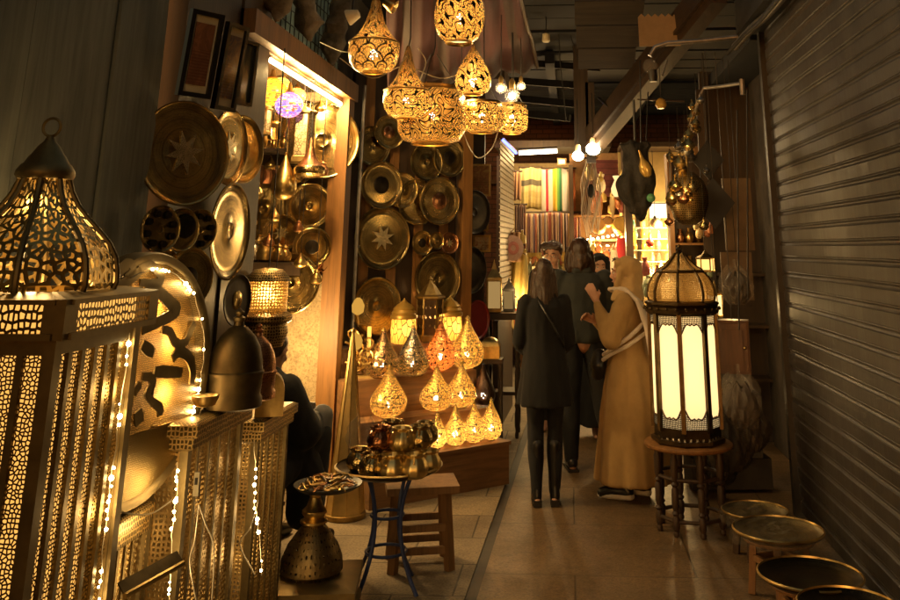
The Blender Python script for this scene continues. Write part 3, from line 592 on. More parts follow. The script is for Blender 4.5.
lx = P(256, 395, 3.72); h_ = zat(252, 322, 3.72)-z1
lathe_thing('domed_lid', 'reddish copper domed lid half hidden behind the matte brass one', 'lid', (lx.x-.0, 3.70, z1+.001), scaled(DOME, .08, h_), M['copper'], extra=[('finial', scaled(FIN, .08, h_), M['copper'])])
bl = thing('brass_bowl', 'shallow brass bowl tipped at the corner of the first pedestal', 'bowl', P(205, 402, 3.30)); MB().lathe([(.02, -.015), (.035, -.01), (.045, .01), (.047, .022), (.042, .022), (.03, .0), (.012, -.006)], 28, capb=True, capt=True).build('bowl', M['brass'], bl)
ar = thing('arched_plaque', 'small arched brass plaque standing on the shorter pedestal', 'plaque', P(269, 413, 4.12)); ar.location.z = z2+.001; ah = zat(266, 372, 4.12)-z2
MB().prism([(-.06, 0), (.06, 0), (.06, ah*.55)]+[(.06*cos(a), ah*.55+ah*.45*sin(a)) for a in [pi*i/12 for i in range(1, 12)]]+[(-.06, ah*.55)], .08, Matrix.Rotation(.3, 4, 'Z')).build('body', M['dark_brass'], ar)
# ================================================================ BOX LANTERN HANGING BEHIND
yb_ = 5.0; c = P(264, 345, yb_); zt_, zm, zb_ = zat(264, 268, yb_), zat(264, 318, yb_), zat(264, 372, yb_)
bx = thing('box_lantern', 'drum shaped perforated brass lantern with lit white glass below', 'lantern', (c.x-.02, yb_+.05, 0))
rr = .125
MB().lathe([(.02, zt_), (.08, zt_-.01), (rr*.92, zt_-.05), (rr, zt_-.07)], 28).build('cap', M['emboss'], bx)
MB().lathe([(rr*.9, zt_-.07), (rr*.9, zm+.03)], 28).build('drum', M['lat_dim'], bx); MB().lathe([(rr*.9, zm+.03), (rr*1.18, zm+.01), (rr*1.18, zm-.015), (rr*.95, zm-.03)], 28).build('flange', M['emboss'], bx)
MB().lathe([(rr*.95, zm-.03), (rr*1.02, zm-.08), (rr*.8, zm-.15)], 28).build('skirt', M['emboss'], bx)
MB().tube([(0, 0, zt_), (0, 0, 2.84)], .004, 6).build('chain', M['black_metal'], bx)
light((0, 0, zt_-.15), 2.0, bx, .03)
yg = 6.25; cg = P(269, 378, yg); zg = zat(269, 318, yg)-cg.z; gl = thing('glass_lantern', 'lit white glass lantern with a dark bar, glowing below the drum lantern', 'lantern', (cg.x, yg, cg.z)); Rg = .075
MB().lathe([(Rg, .02), (Rg, zg*.9)], 8).build('glass', m_emit('lit_milk_glass', (1, .68, .25), 1.1), gl); MB().lathe([(Rg*.8, 0), (Rg*1.15, .0), (Rg*1.15, .02), (Rg, .025)], 8, capb=True).build('base', M['frame_brass'], gl); MB().lathe([(Rg*1.12, zg*.9), (Rg*1.12, zg*.93), (Rg*.5, zg), (.01, zg*1.1)], 8).build('roof', M['frame_brass'], gl)
for k in range(8): a = 2*pi*k/8; MB().box((Rg*1.02*cos(a), Rg*1.02*sin(a), zg*.46), (.012, .012, zg*.88)).build('glass_bar', M['frame_brass'], gl)
MB().tube([(0, 0, zg*1.08), (0, 0, 2.9-cg.z)], .004, 6).build('chain', M['black_metal'], gl); light((.13, .16, zg*.5), 10, gl, .06); light((.0, -.2, zg*.5), 1, gl, .06)
# ================================================================ TRAYS ON THE WALLS
PLP = [(.001, .008), (.16, .008), (.17, .0095), (.19, .008), (.45, .0065), (.70, .005), (.80, .0045), (.84, .0065), (.88, .009), (.95, .012), (.975, .016), (1, .015), (1, .010), (.96, .006), (.80, .0), (.001, .0)]
DK = m_plain('dark_patina', (.03, .022, .014), .35, .5, metal=.7); SV = m_brass('pale_motif_glint', (.95, .80, .48), .34, 'engrave', 110, .5)
def plate(loc, n, R, mat, label, med=None, name='brass_tray', grp='trays on the shop walls', lip=1.0, hole=0):
    n = Vector(n).normalized(); q_ = n.to_track_quat('Z', 'Y').to_matrix().to_4x4(); t_ = thing(name, label, 'tray', M=Matrix.Translation(loc) @ q_ @ Matrix.Rotation(random.uniform(0, 6), 4, 'Z'), group=grp)
    k = max(.8, min(1.3, R/.2)); pr = [(r*R, z*lip*k) for r, z in PLP]
    MB().lathe(pr, 48, ucirc=3.0).build('dish', mat, t_)
    if med is SV:                                                    # pale star motif, its paleness also standing in for lamp glints
        st_ = [(R*(.42 if i % 2 == 0 else .19)*cos(pi*i/8), R*(.42 if i % 2 == 0 else .19)*sin(pi*i/8)) for i in range(16)]; MB().prism(st_, .003, Matrix.Translation((0, 0, .0115*k)) @ Matrix.Rotation(-pi/2, 4, 'X')).build('star', med, t_)
    elif med: MB().lathe([(.001, .012*k), (R*.33, .012*k), (R*.36, .009*k)], 36, ucirc=2).build('medallion', med, t_)
    return t_
BP, BQ, CPp = M['brass_plate'], M['brass_plate2'], M['copper_plate']
def leaf_plate(px, py, h, mat, label, n=(1, -.30, .03), med=None, X=-1.74):
    a, b, c = PW(px, py-h/2, X), PW(px, py+h/2, X), PW(px, py, X); return plate(c, n, (a.z-b.z)/2, mat, label, med)
leaf_plate(183, 153, 108, BP, 'largest engraved brass tray, below the first framed picture', (1, -.62, .06), SV)
leaf_plate(228, 147, 78, BP, 'tall looking brass tray with a pale ship motif below the middle picture', (1, -.1, .0), SV)
leaf_plate(241, 149, 70, BP, 'brass tray just behind the ship motif tray, near the recess')
TRIO = [(159, 229, 48, 'small round dish with eight dark spots, nearest the grey boards'), (180, 230, 44, 'small crescent shaped dish between two spotted dishes'), (199, 230, 42, 'small round dish with dark spots beside the long oval tray')]
for px, py, h, lab in TRIO:
    t_ = leaf_plate(px, py, h, BQ, lab, (1, -.55, 0)); R = (PW(px, py-h/2, XL).z-PW(px, py+h/2, XL).z)/2
    for k in range(8 if px != 180 else 1):
        a = 2*pi*k/8; rr = R*.64 if px != 180 else R*.25; MB().lathe([(.001, .022), (R*(.13 if px != 180 else .5), .022), (R*(.15 if px != 180 else .55), .012)], 16, c=(rr*cos(a), rr*sin(a), 0)).build('spot', DK, t_)
leaf_plate(228, 231, 98, BQ, 'large dull brass tray hung beside the recess, above the domed lids', (1, -.05, 0), None, -1.72)
leaf_plate(188, 278, 62, BQ, 'dark centred tray peeping over the lettered disc rim', (1, -.5, 0), DK); leaf_plate(166, 262, 26, BP, 'small shiny tray just above the lettered disc rim', (1, -.5, .2))
leaf_plate(236, 300, 52, DK, 'dark oval tray standing behind the domed lids', (1, -.2, 0), BQ, -1.70)
def rec(px, py, h, mat, label, med=None, y=6.90, n=(.12, -1, .02)):
    a, b, c = P(px, py-h/2, y), P(px, py+h/2, y), P(px, py, y); return plate(c, n, (a.z-b.z)/2, mat, label, med)
rec(309, 206, 46, BP, 'round golden tray with crossing lines beside the orange post', None); rec(264, 209, 52, BP, 'golden tray reflecting a lit lamp, at the edge of the recess', None)
rec(281, 233, 38, BP, 'middle sized golden tray with a bright central spot in the recess', SV, 6.84); rec(312, 247, 40, BP, 'golden tray with a black centre at the recess wall', DK, 6.86)
rec(290, 283, 62, BP, 'big ornate golden tray low on the lit recess wall', None, 6.82); rec(313, 258, 36, CPp, 'dull tray half hidden under the black centred one', None, 6.90); rec(322, 140, 76, BP, 'tall shadowed tray in the top corner of the recess, by the orange post', None, 6.86, (.5, -1, 0))
rec(256, 176, 40, CPp, 'reddish tray behind the hanging brass drop in the recess', None, 6.9)
def pan_pt(px, py, off=.03): return PP(px, py, A0+pn*off, pn)
def panel_plate(px, py, h, mat, label, med=None, off=.04, tilt=0):
    c = pan_pt(px, py, off); a, b = P(px, py-h/2, c.y), P(px, py+h/2, c.y); return plate(c, pn+Vector((tilt, 0, .02)), (a.z-b.z)/2, mat, label, med)
panel_plate(372, 146, 40, BQ, 'dark tray high on the slanted panel by the orange post'); panel_plate(389, 132, 34, BP, 'small tray with a coppery ring at the top of the slanted panel', CPp, .07)
panel_plate(381, 185, 48, BP, 'brass tray with a broad dark centre on the slanted panel', DK, .05); panel_plate(402, 190, 36, BP, 'bright edged tray tucked behind the dark centred tray', None, .03)
panel_plate(382, 238, 64, BQ, 'large tray with a pale star shaped centre on the slanted panel', SV, .05); panel_plate(417, 202, 46, BQ, 'dull tray half behind the central polished tray', None, .03)
panel_plate(439, 201, 48, BP, 'polished tray reflecting lamps in the middle of the slanted panel', CPp, .07); panel_plate(426, 162, 38, BQ, 'upper dull tray beneath the bowl shaped pendant lamps', None, .04)
panel_plate(449, 158, 38, BQ, 'upper shadowed tray close to the end post of the panel', DK, .04); panel_plate(422, 243, 25, BP, 'little tray with a spotted centre above the round bottom tray', DK, .05)
panel_plate(449, 243, 22, CPp, 'little ornate tray next to the end post of the panel', SV, .05); panel_plate(436, 241, 18, BP, 'smallest dish between the two little trays', None, .07)
panel_plate(437, 279, 56, BQ, 'large speckled tray above the hexagonal dark lantern', None, .05); panel_plate(376, 306, 58, BQ, 'big tray behind the gold scroll ornament on the podium', None, .04)
for px, py, h, m_, lab in ((474, 212, 44, DK, 'dark tray sticking out past the end post, upper'), (469, 270, 48, DK, 'black tray sticking out past the end post, lower')):
    c = P(px, py, 8.5); a, b = P(px, py-h/2, 8.5), P(px, py+h/2, 8.5); plate(c, (.75, -.66, 0), (a.z-b.z)/2, m_, lab)
# ================================================================ FRAMED PICTURES
def picture(label, px0, py0, px1, py1, X, n, art, seed, glassy=False):
    """framed picture hanging under the beam: n is its facing direction"""
    c = PW((px0+px1)/2, (py0+py1)/2, X); n = Vector(n).normalized(); ex = Vector((-n.y, n.x, 0)).normalized(); ez = n.cross(ex)
    ez = ez if ez.z > 0 else -ez; a = PP(px0, (py0+py1)/2, c, n); b = PP(px1, (py0+py1)/2, c, n); w_ = (a-b).length; h_ = PP((px0+px1)/2, py0, c, n).z-PP((px0+px1)/2, py1, c, n).z; h_ /= max(.3, ez.z)
    Mx = Matrix(((ex.x, -n.x, ez.x), (ex.y, -n.y, ez.y), (ex.z, -n.z, ez.z))).to_4x4(); t_ = thing('framed_picture', label, 'picture', M=Matrix.Translation(c) @ Mx, group='framed pictures under the beam')
    f = .055*w_+.012
    fb = MB(); fb.box((0, 0, h_/2-f/2), (w_, .03, f)); fb.box((0, 0, -h_/2+f/2), (w_, .03, f)); fb.box((-w_/2+f/2, 0, 0), (f, .03, h_-2*f)); fb.box((w_/2-f/2, 0, 0), (f, .03, h_-2*f)); fb.build('frame', M['frame_black'], t_)
    MB().box((0, .006, 0), (w_-2*f, .008, h_-2*f)).build('mount', M['paper'] if not glassy else art, t_)
    if not glassy: MB().box((0, -.002, 0), (w_*.58, .006, h_*.72)).build('print', art, t_)
    return t_
def m_art(name, base, c2, scale):
    t = NT(name); o = t.co('Object'); f = t.noise(o, scale, 5, .6, 1.5); c = t.ramp(f, [(.3, base), (.5, c2), (.65, sc(base, .5)), (.8, sc(c2, 1.4))])
    w = t.n('ShaderNodeTexWave', wave_type='BANDS', bands_direction='Z', i_Scale=22, i_Distortion=1.5); t.l(o, w.inputs[0]); sx = t.n('ShaderNodeSeparateXYZ'); t.l(o, sx.inputs[0])
    c = t.mixc(t.math('MULTIPLY', t.math('LESS_THAN', sx.outputs['Z'], .02), t.math('MULTIPLY', w.outputs['Fac'], .5)), c, (.10, .03, .015))
    return t.done(t.pbr(c, .12, 0, Coat_Weight=.3, Coat_Roughness=.25))
picture('framed reddish print in a wide cream mount and black frame', 184, 10, 217, 98, -1.72, (1, -.70, -.18), m_art('faded_red_print', (.38, .16, .08), (.24, .10, .05), 9), 1)
picture('narrow framed print with a dark figure, middle of the three frames', 220, 22, 241, 112, -1.70, (1, -.35, -.12), m_art('brown_figure_print', (.38, .22, .10), (.12, .09, .10), 11), 2)
picture('black framed glass picture reflecting a cold white tube', 238, 40, 254, 106, -1.68, (1, -.40, -.06), m_plain('dark_glass', (.05, .07, .07), .08, .3), 3, True)
# ================================================================ LAMPS IN THE RECESS
def pend_wire(t_, z0, ztop, x=0, y=0): MB().tube([(x, y, z0), (x, y, ztop)], .003, 5).build('cord', M['wire_dark'], t_)
def m_mosaic(name, cols):
    t = NT(name); v = t.vor(t.map(t.co('UV'), (26, 13, 1)), 1, 'F1', .8); d = t.vor(t.map(t.co('UV'), (26, 13, 1)), 1, 'DISTANCE_TO_EDGE', .8).outputs['Distance']
    r = t.n('ShaderNodeValToRGB'); r.color_ramp.interpolation = 'CONSTANT'
    while len(r.color_ramp.elements) < len(cols): r.color_ramp.elements.new(.5)
    for i, (e, c) in enumerate(zip(r.color_ramp.elements, cols)): e.position = .2+.6*i/len(cols); e.color = (*c, 1)
    sx = t.n('ShaderNodeSeparateColor'); t.l(v.outputs['Color'], sx.inputs[0]); t.l(sx.outputs[0], r.inputs[0]); c = t.mixc(t.math('LESS_THAN', d, .05), r.outputs[0], (.02, .015, .01))
    tr = t.n('ShaderNodeBsdfTranslucent'); t.l(c, tr.inputs[0]); return t.done(t.mixs(.75, t.pbr(c, .2), tr.outputs[0]))
for px, py, r_, cols, lab in ((272, 92, 15, [(.9, .5, .04), (.75, .1, .03), (.95, .65, .08), (.8, .3, .03)], 'yellow and red mosaic glass lamp glowing under the lit tube'), (289, 105, 14, [(.12, .1, .6), (.7, .08, .05), (.8, .5, .1), (.2, .2, .75)], 'blue and red mosaic glass lamp beside the yellow one'), (251, 86, 12, [(.8, .45, .2), (.7, .3, .1), (.8, .6, .3)], 'orange mosaic glass lamp half behind the framed pictures')):
    y_ = 6.0; c = P(px, py, y_); R = r_*y_/914*1.05; t_ = thing('mosaic_lamp', lab, 'lamp', c, group='mosaic glass lamps'); MB().ball((0, 0, 0), R, 16, (1, 1, .92)).build('glass_globe', m_mosaic('mosaic_glass', cols), t_)
    MB().lathe([(.3*R, .86*R), (.4*R, .95*R), (.22*R, 1.1*R), (.12*R, 1.5*R), (.03*R, 1.7*R)], 18, capt=True).build('cap', M['brass'], t_); pend_wire(t_, 1.6*R, 2.9-c.z); light((0, 0, 0), .45, t_, .02, (1, .8, .5))
def hexlamp(name, label, loc, R, H, mat_panel, mat_frame, n=6, W=0, roof=.35, rot=.2, foot=True):
    t_ = thing(name, label, 'lantern', loc, rot, group=None); b0, b1 = H*.08, H*(1-roof)
    MB().lathe([(R*.92, b0), (R*.92, b1)], n).build('panels', mat_panel, t_, 10); fr = MB()
    for k in range(n): a = 2*pi*k/n; fr.box((R*.93*cos(a), R*.93*sin(a), (b0+b1)/2), (R*.10, R*.10, b1-b0), rz=a)
    fr.tube([(R*.95*cos(2*pi*k/n), R*.95*sin(2*pi*k/n), b0+.006) for k in range(n)], R*.05, 6, closed=True); fr.tube([(R*.95*cos(2*pi*k/n), R*.95*sin(2*pi*k/n), b1-.006) for k in range(n)], R*.05, 6, closed=True)
    fr.build('frame', mat_frame, t_); MB().lathe([(R*.8, 0), (R*1.05, H*.01), (R*1.05, b0), (R*.9, b0+.005)], n, capb=True).build('base', mat_frame, t_, 10)
    MB().lathe([(R*.9, b1-.004), (R*1.1, b1), (R*1.1, b1+H*.03), (R*.85, b1+H*.05), (R*.62, b1+roof*H*.35), (R*.42, b1+roof*H*.55), (R*.2, b1+roof*H*.68), (R*.10, b1+roof*H*.8), (R*.16, b1+roof*H*.86), (R*.02, H)], n, capt=True).build('roof', mat_frame, t_, 20)
    if W: light((0, 0, (b0+b1)/2), W, t_, .015)
    return t_
M['lat_small'] = m_pierced('small_lantern_lattice', (.55, .40, .2), 120, 120, .2, .6, .4, .25)
c = P(300, 163, 6.2); o = hexlamp('panelled_lantern', 'six sided lantern of engraved cream panels hanging in the recess', (c.x, 6.2, c.z), .10, zat(300, 103, 6.2)-c.z, m_brass('engraved_cream_panel', (.7, .55, .32), .4, 'engrave', 45), M['dark_brass'], 6, 0, .18); pend_wire(o, zat(300, 103, 6.2)-c.z, 2.9-c.z)
c = P(262, 135, 6.2); o = hexlamp('panelled_lantern', 'narrow engraved lantern hanging behind the black framed glass picture', (c.x, 6.2, c.z), .06, zat(262, 103, 6.2)-c.z, m_brass('engraved_cream_panel', (.6, .5, .32), .4, 'engrave', 45), M['dark_brass'], 6, 0, .2); pend_wire(o, zat(262, 103, 6.2)-c.z, 2.9-c.z)
DROP = [(.02, 0), (.30, .012), (.62, .05), (.88, .13), (1, .25), (.97, .36), (.82, .48), (.60, .60), (.40, .71), (.25, .81), (.15, .89), (.10, .94)]
DTIP = [(.10, .94), (.16, .948), (.16, .956), (.07, .965), (.09, .978), (.02, 1.0)]
c = P(283, 200, 6.1); h_ = zat(283, 152, 6.1)-c.z; o = thing('drop_lamp', 'smooth polished brass drop hanging in front of the recess trays', 'lamp', (c.x, 6.1, c.z)); MB().lathe(scaled(DROP, .088, h_), 32).build('body', M['brass'], o); MB().lathe(scaled(DTIP, .088, h_), 20, capt=True).build('tip', M['brass'], o); pend_wire(o, h_, 2.9-c.z)
ONION = [(.25, 0), (.28, .0), (.7, .03), (.95, .10), (1, .18), (.96, .25), (.86, .29)]; ONNECK = [(.86, .29), (.62, .38), (.42, .50), (.28, .63), (.18, .78), (.12, .92), (.07, 1)]
c = P(309, 178, 6.1); h_ = zat(309, 138, 6.1)-c.z; o = thing('flask_lamp', 'long necked flask shaped brass lamp hanging by the orange post', 'lamp', (c.x, 6.1, c.z)); MB().lathe(scaled(ONION, .11, h_), 32, capb=True).build('bowl', M['hammer'], o); MB().lathe(scaled(ONNECK, .11, h_), 32, capt=True).build('neck', M['copper'], o); pend_wire(o, h_, 2.9-c.z)
shf = thing('glass_shelf', 'wooden shelf of small brass wares across the recess', 'shelf', P(268, 150, 6.3)); MB().box((-.18, .1, 0), (.75, .28, .02)).build('board', M['wood_dark'], shf); MB().box((-.18, .23, -.05), (.75, .02, .08)).build('bracket', M['wood_dark'], shf)
sz = P(268, 150, 6.3); CUP = [(.4, 0), (.7, .02), (.45, .12), (.95, .35), (1, .6), (.8, .85), (.9, 1)]
for i, px in enumerate((252, 262, 272, 282)):
    c = P(px, 149, 6.32); o = thing('brass_cup', ['rounded brass cup', 'tall brass cup', 'small brass cup', 'wide brass cup'][i]+' on the recess shelf, '+['nearest the pictures', 'second along', 'third along', 'nearest the flask lamp'][i], 'cup', (c.x, 6.36, sz.z+.011), group='cups on the recess shelf'); k = (1, 1.3, .8, 1)[i]
    MB().lathe(scaled(CUP, .026*(1, .9, .9, 1.3)[i], .085*k), 18, capb=True).build('bowl', M['brass'], o); MB().tube([(.024, 0, .02), (.05, 0, .035), (.048, 0, .065), (.024, 0, .07)], .004, 6).build('handle', M['brass'], o)
shf2 = thing('low_shelf', 'lower timber ledge of glittering small wares in the recess', 'shelf', P(262, 262, 6.55)); MB().box((-.15, .1, -.012), (.75, .26, .02)).build('board', M['wood_dark'], shf2); MB().box((-.15, .2, -.06), (.75, .02, .08)).build('bracket', M['wood_dark'], shf2)
zz = shf2.location.z; POT = [(.5, 0), (.85, .08), (1, .3), (.9, .5), (.55, .68), (.4, .78), (.55, .84), (.5, .86), (.2, .94), (.05, 1)]
for i, (px, lab, m_) in enumerate(((250, 'silvery crystal covered pot on the lower recess ledge', M['silver']), (263, 'round golden pot on the lower recess ledge', M['brass']), (276, 'small golden pot with a pointed lid at the end of the ledge', M['brass']))):
    c = P(px, 262, 6.56); o = thing('lidded_pot', lab, 'pot', (c.x, 6.6, zz)); R = (.07, .075, .055)[i]; MB().lathe(scaled(POT, R, R*2.6), 24, capb=True).build('body', m_) if False else MB().lathe(scaled(POT, R, R*2.4), 24, capb=True).build('body', m_, o); MB().tube([(R*.9, 0, R*.5), (R*1.5, 0, R*.9), (R*1.4, 0, R*1.5), (R*.6, 0, R*1.6)], R*.08, 6).build('handle', m_, o)
    MB().tube([(-R*.9, 0, R*.7), (-R*1.4, 0, R*1.1), (-R*1.6, 0, R*1.6)], [R*.16, R*.11, R*.07], 8).build('spout', m_, o)
rnd = random.Random(17)
for i, (px, py, r_, cols, lab) in enumerate(((281, 86, 10, [(.2, .3, .1), (.8, .6, .1), (.7, .2, .05)], 'small green and yellow mosaic lamp between the two larger ones'), (297, 96, 9, [(.8, .2, .05), (.8, .5, .1)], 'small red mosaic lamp at the end of the lit tube'), (262, 104, 10, [(.75, .5, .12), (.6, .3, .05)], 'amber mosaic lamp under the yellow one'))):
    y_ = 6.25; c = P(px, py, y_); R = r_*y_/914*1.05; t_ = thing('mosaic_lamp', lab, 'lamp', c, group='mosaic glass lamps'); MB().ball((0, 0, 0), R, 14, (1, 1, .92)).build('glass_globe', m_mosaic('mosaic_glass', cols), t_); MB().lathe([(.4*R, .9*R), (.2*R, 1.2*R), (.03*R, 1.6*R)], 16, capt=True).build('cap', M['brass'], t_); pend_wire(t_, 1.5*R, 2.9-c.z); light((0, 0, 0), .4, t_, .02, (1, .8, .5))
for i, (px, py, kind) in enumerate(((256, 122, 'p'), (274, 128, 'd'), (290, 143, 'p'), (320, 112, 'd'), (322, 176, 'p'), (270, 170, 'd'), (258, 200, 'p'), (296, 182, 'd'), (252, 226, 'd'), (298, 232, 'p'), (268, 248, 'd'), (284, 262, 'p'), (300, 268, 'd'), (274, 222, 'd'), (258, 246, 'p'), (316, 284, 'p'))):
    y_ = 6.55+rnd.uniform(-.15, .15); c = P(px, py, y_); R = rnd.uniform(.035, .055); t_ = thing('hanging_pot' if kind == 'p' else 'hanging_drop', 'small polished brass '+('pot' if kind == 'p' else 'drop')+' hanging among the golden trays of the recess', 'pot' if kind == 'p' else 'lamp', c, group='small brass '+('pots' if kind == 'p' else 'drops')+' hanging in the recess')
    MB().lathe(scaled(POT if kind == 'p' else DROP, R, R*2.3), 22, capb=True).build('body', rnd.choice((M['brass'], M['hammer'], M['brass'], M['copper'])), t_); MB().lathe(scaled(DTIP, R, R*2.3), 12, capt=True).build('tip', M['brass'], t_); pend_wire(t_, R*2.2, 2.9-c.z)
rec(296, 165, 40, BP, 'golden tray high on the recess wall behind the flask lamp', None, 6.92); rec(268, 236, 36, BP, 'golden tray at the hidden side of the recess', SV, 6.91); rec(272, 280, 44, BP, 'golden tray low behind the drum lantern', None, 6.90); rec(300, 130, 60, BP, 'wide golden tray at the top of the recess wall', None, 6.93)
# ================================================================ PENDANT LAMPS OVERHEAD
M['lace_gold'] = m_pierced('scroll_pierced_gold', (.82, .54, .18), 75, 75, .40, .7, .2, .20, lines=7, motif='scroll'); M['lace_copper'] = m_pierced('scroll_pierced_copper', (.74, .42, .16), 80, 80, .40, .7, .2, .16, lines=8, motif='ogee')
M['scale_gold'] = m_pierced('scale_pierced_gold', (.80, .54, .20), 80, 80, .40, .7, .18, .14, lines=10, motif='scale'); M['flute'] = m_pierced('fluted_gold', (.80, .52, .17), 60, 18, .33, .5, .22, .18, lines=8, motif='scroll')
def bulb(t_, z, watt, r=.022): MB().ball((0, 0, z), r, 10, (1, 1, 1.25)).build('bulb', M['bulb'], t_); light((0, 0, z-.0), watt, t_, r*1.2)
def pendant(label, px, py0, py1, wpx, y, kind, mat, mat2, watt, ztop=3.5):
    c = P(px, py1, y); H = zat(px, py0, y)-c.z; R = wpx/2*y/914*1.03; t_ = thing('pendant_lamp', label, 'lamp', c, group='pierced pendant lamps overhead')
    if kind == 'onion':
        MB().lathe(scaled([(.42, 0), (.72, .03), (.92, .12), (1, .22), (1, .30), (.97, .36)], R, H), 36).build('bowl', mat, t_); MB().lathe(scaled([(.97, .355), (1.0, .36), (1.0, .372), (.94, .38)], R, H), 36).build('band', M['dark_brass'], t_)
        MB().lathe(scaled([(.94, .38), (.72, .45), (.50, .55), (.34, .67), (.23, .80), (.15, .92), (.07, 1)], R, H), 30).build('neck', mat2, t_); MB().lathe(scaled([(.42, .0), (.44, -.012), (.38, -.012)], R, H), 28).build('mouth_ring', M['brass'], t_); bulb(t_, H*.22, watt)
    elif kind == 'egg':
        MB().lathe(scaled([(.52, 0), (.75, .07), (.93, .2), (1, .38), (.97, .55), (.84, .72), (.6, .88), (.3, .97), (.1, 1)], R, H), 36).build('shell', mat, t_); MB().lathe(scaled([(.52, 0), (.56, -.015), (.5, -.03), (.46, 0)], R, H), 32).build('mouth_ring', M['brass'], t_); bulb(t_, H*.36, watt)
        MB().lathe([(.001, .012), (R*.5, .012)], 28).build('diffuser', m_emit('lit_lamp_mouth', (1, .60, .18), .9), t_)
    elif kind == 'drop':
        MB().lathe(scaled([(.5, 0), (.8, .05), (.96, .14), (1, .26), (.95, .38), (.8, .52), (.58, .66), (.36, .78), (.2, .88), (.1, .95), (.05, 1)], R, H), 36).build('shell', mat, t_); MB().lathe(scaled([(.5, 0), (.53, -.015), (.45, -.015)], R, H), 28).build('mouth_ring', M['brass'], t_); bulb(t_, H*.24, watt)
    else:
        MB().lathe(scaled([(.55, 0), (.82, .06), (.96, .22), (1, .5), (.98, .78), (.9, .92), (.86, 1)], R, H), 40, lobes=(8 if kind == 'flute' else 0), amp=.03).build('bowl', mat, t_); MB().lathe(scaled([(.55, 0), (.58, -.03), (.5, -.03)], R, H), 32).build('mouth_ring', M['brass'], t_)
        MB().lathe(scaled([(.86, 1), (.89, 1.02), (.89, 1.08), (.84, 1.06)], R, H), 36).build('band', M['dark_brass'], t_)
        for k in range(3): a = 2*pi*k/3+.4; MB().tube([(R*.86*cos(a), R*.86*sin(a), H*1.03), (R*.1*cos(a), R*.1*sin(a), H*1.03+R*1.1)], .003, 5).build('chain', M['black_metal'], t_)
        bulb(t_, H*.5, watt); H = H*1.03+R*1.1
    MB().tube([(0, 0, H-.01), (.01, .01, H+.05), (0, 0, max(H+.1, ztop-c.z))], .004, 6).build('cord', M['wire_dark'], t_); return t_
pendant('onion shaped pendant lamp with scale pattern bowl, nearest the bark logs', 373, -6, 72, 53, 4.9, 'onion', M['scale_gold'], M['lace_copper'], 3.4)
pendant('egg shaped pendant lamp with a bright open mouth, hanging at the top of the row', 459, -22, 42, 53, 4.6, 'egg', M['lace_copper'], None, 4.0)
pendant('onion shaped pendant lamp with curling pattern above the wide bowl lamp', 406, 46, 118, 48, 5.1, 'onion', M['lace_gold'], M['lace_copper'], 3.2)
pendant('widest bowl shaped pendant lamp with scrolling golden pattern', 431, 92, 143, 70, 5.3, 'bowl', M['lace_gold'], None, 4.0)
pendant('small drop shaped pendant lamp between the egg lamp and the fluted bowls', 473, 44, 94, 37, 5.0, 'drop', M['lace_copper'], None, 2.8)
pendant('fluted golden bowl lamp hanging below the drop shaped one', 482, 104, 132, 44, 5.5, 'flute', M['flute'], None, 2.4)
pendant('fluted golden bowl lamp at the end of the overhead row', 512, 106, 133, 32, 5.8, 'flute', M['flute'], None, 2.0)
def glass_lamp(label, px, py, r_, y):
    c = P(px, py, y); R = r_*y/914; t_ = thing('glass_bulb_lamp', label, 'lamp', c, group='small bare bulb lamps'); MB().ball((0, 0, 0), R, 10).build('globe', M['plastic'], t_); MB().ball((0, 0, -R*.1), R*.45, 8).build('filament', M['bulb'], t_); MB().lathe([(R*.4, R*.8), (R*.4, R*1.8), (R*.15, R*2.2)], 10, capt=True).build('cap', M['dark_brass'], t_); light((R*1.3, -R*1.3, 0), .5, t_, R*.4); MB().tube([(0, 0, R*2), (0, 0, 3.4-c.z)], .003, 5).build('cord', M['wire_dark'], t_)
glass_lamp('bare glowing bulb between the drop lamp and the fluted bowls', 501, 88, 6, 5.6); glass_lamp('bare glowing bulb above the end fluted bowl', 512, 95, 8, 5.8); glass_lamp('tiny bare bulb beside the widest bowl lamp', 461, 98, 5, 5.4); glass_lamp('bare bulb at the far end, dangling past the fluted bowls', 521, 86, 5, 5.9)
for i, (pts, y_) in enumerate((([(430, 108), (420, 84), (426, 62), (418, 48)], 5.2), ([(462, 118), (466, 140), (478, 158), (492, 148), (498, 132)], 5.5), ([(340, 58), (372, 78), (404, 66), (440, 78), (470, 70)], 5.2), ([(436, 108), (452, 96), (462, 84)], 5.25), ([(395, 98), (399, 70), (406, 56)], 5.0), ([(320, 42), (348, 52), (372, 40)], 5.3))):
    c = [P(x, y, y_) for x, y in pts]; fine = []
    for k in range(len(c)-1):
        p0, p1, p2, p3 = c[max(k-1, 0)], c[k], c[k+1], c[min(k+2, len(c)-1)]
        for j in range(5): u = j/5; fine.append(.5*((2*p1)+(-p0+p2)*u+(2*p0-5*p1+4*p2-p3)*u*u+(-p0+3*p1-3*p2+p3)*u**3))
    tag(MB().tube(fine+[c[-1]], .0035, 6).build('lamp_cable', M['wire']), 'pale cable '+['rising from the widest bowl lamp', 'looping under the fluted bowls', 'strung across the pendant lamps from the logs', 'between the widest bowl and the drop lamp', 'coiled beside the second onion lamp', 'strung from the logs to the first onion lamp'][i], 'cable', 'pale cables')
ps_ = [PW(352, 12, -1.5), PW(392, 26, -1.5)]
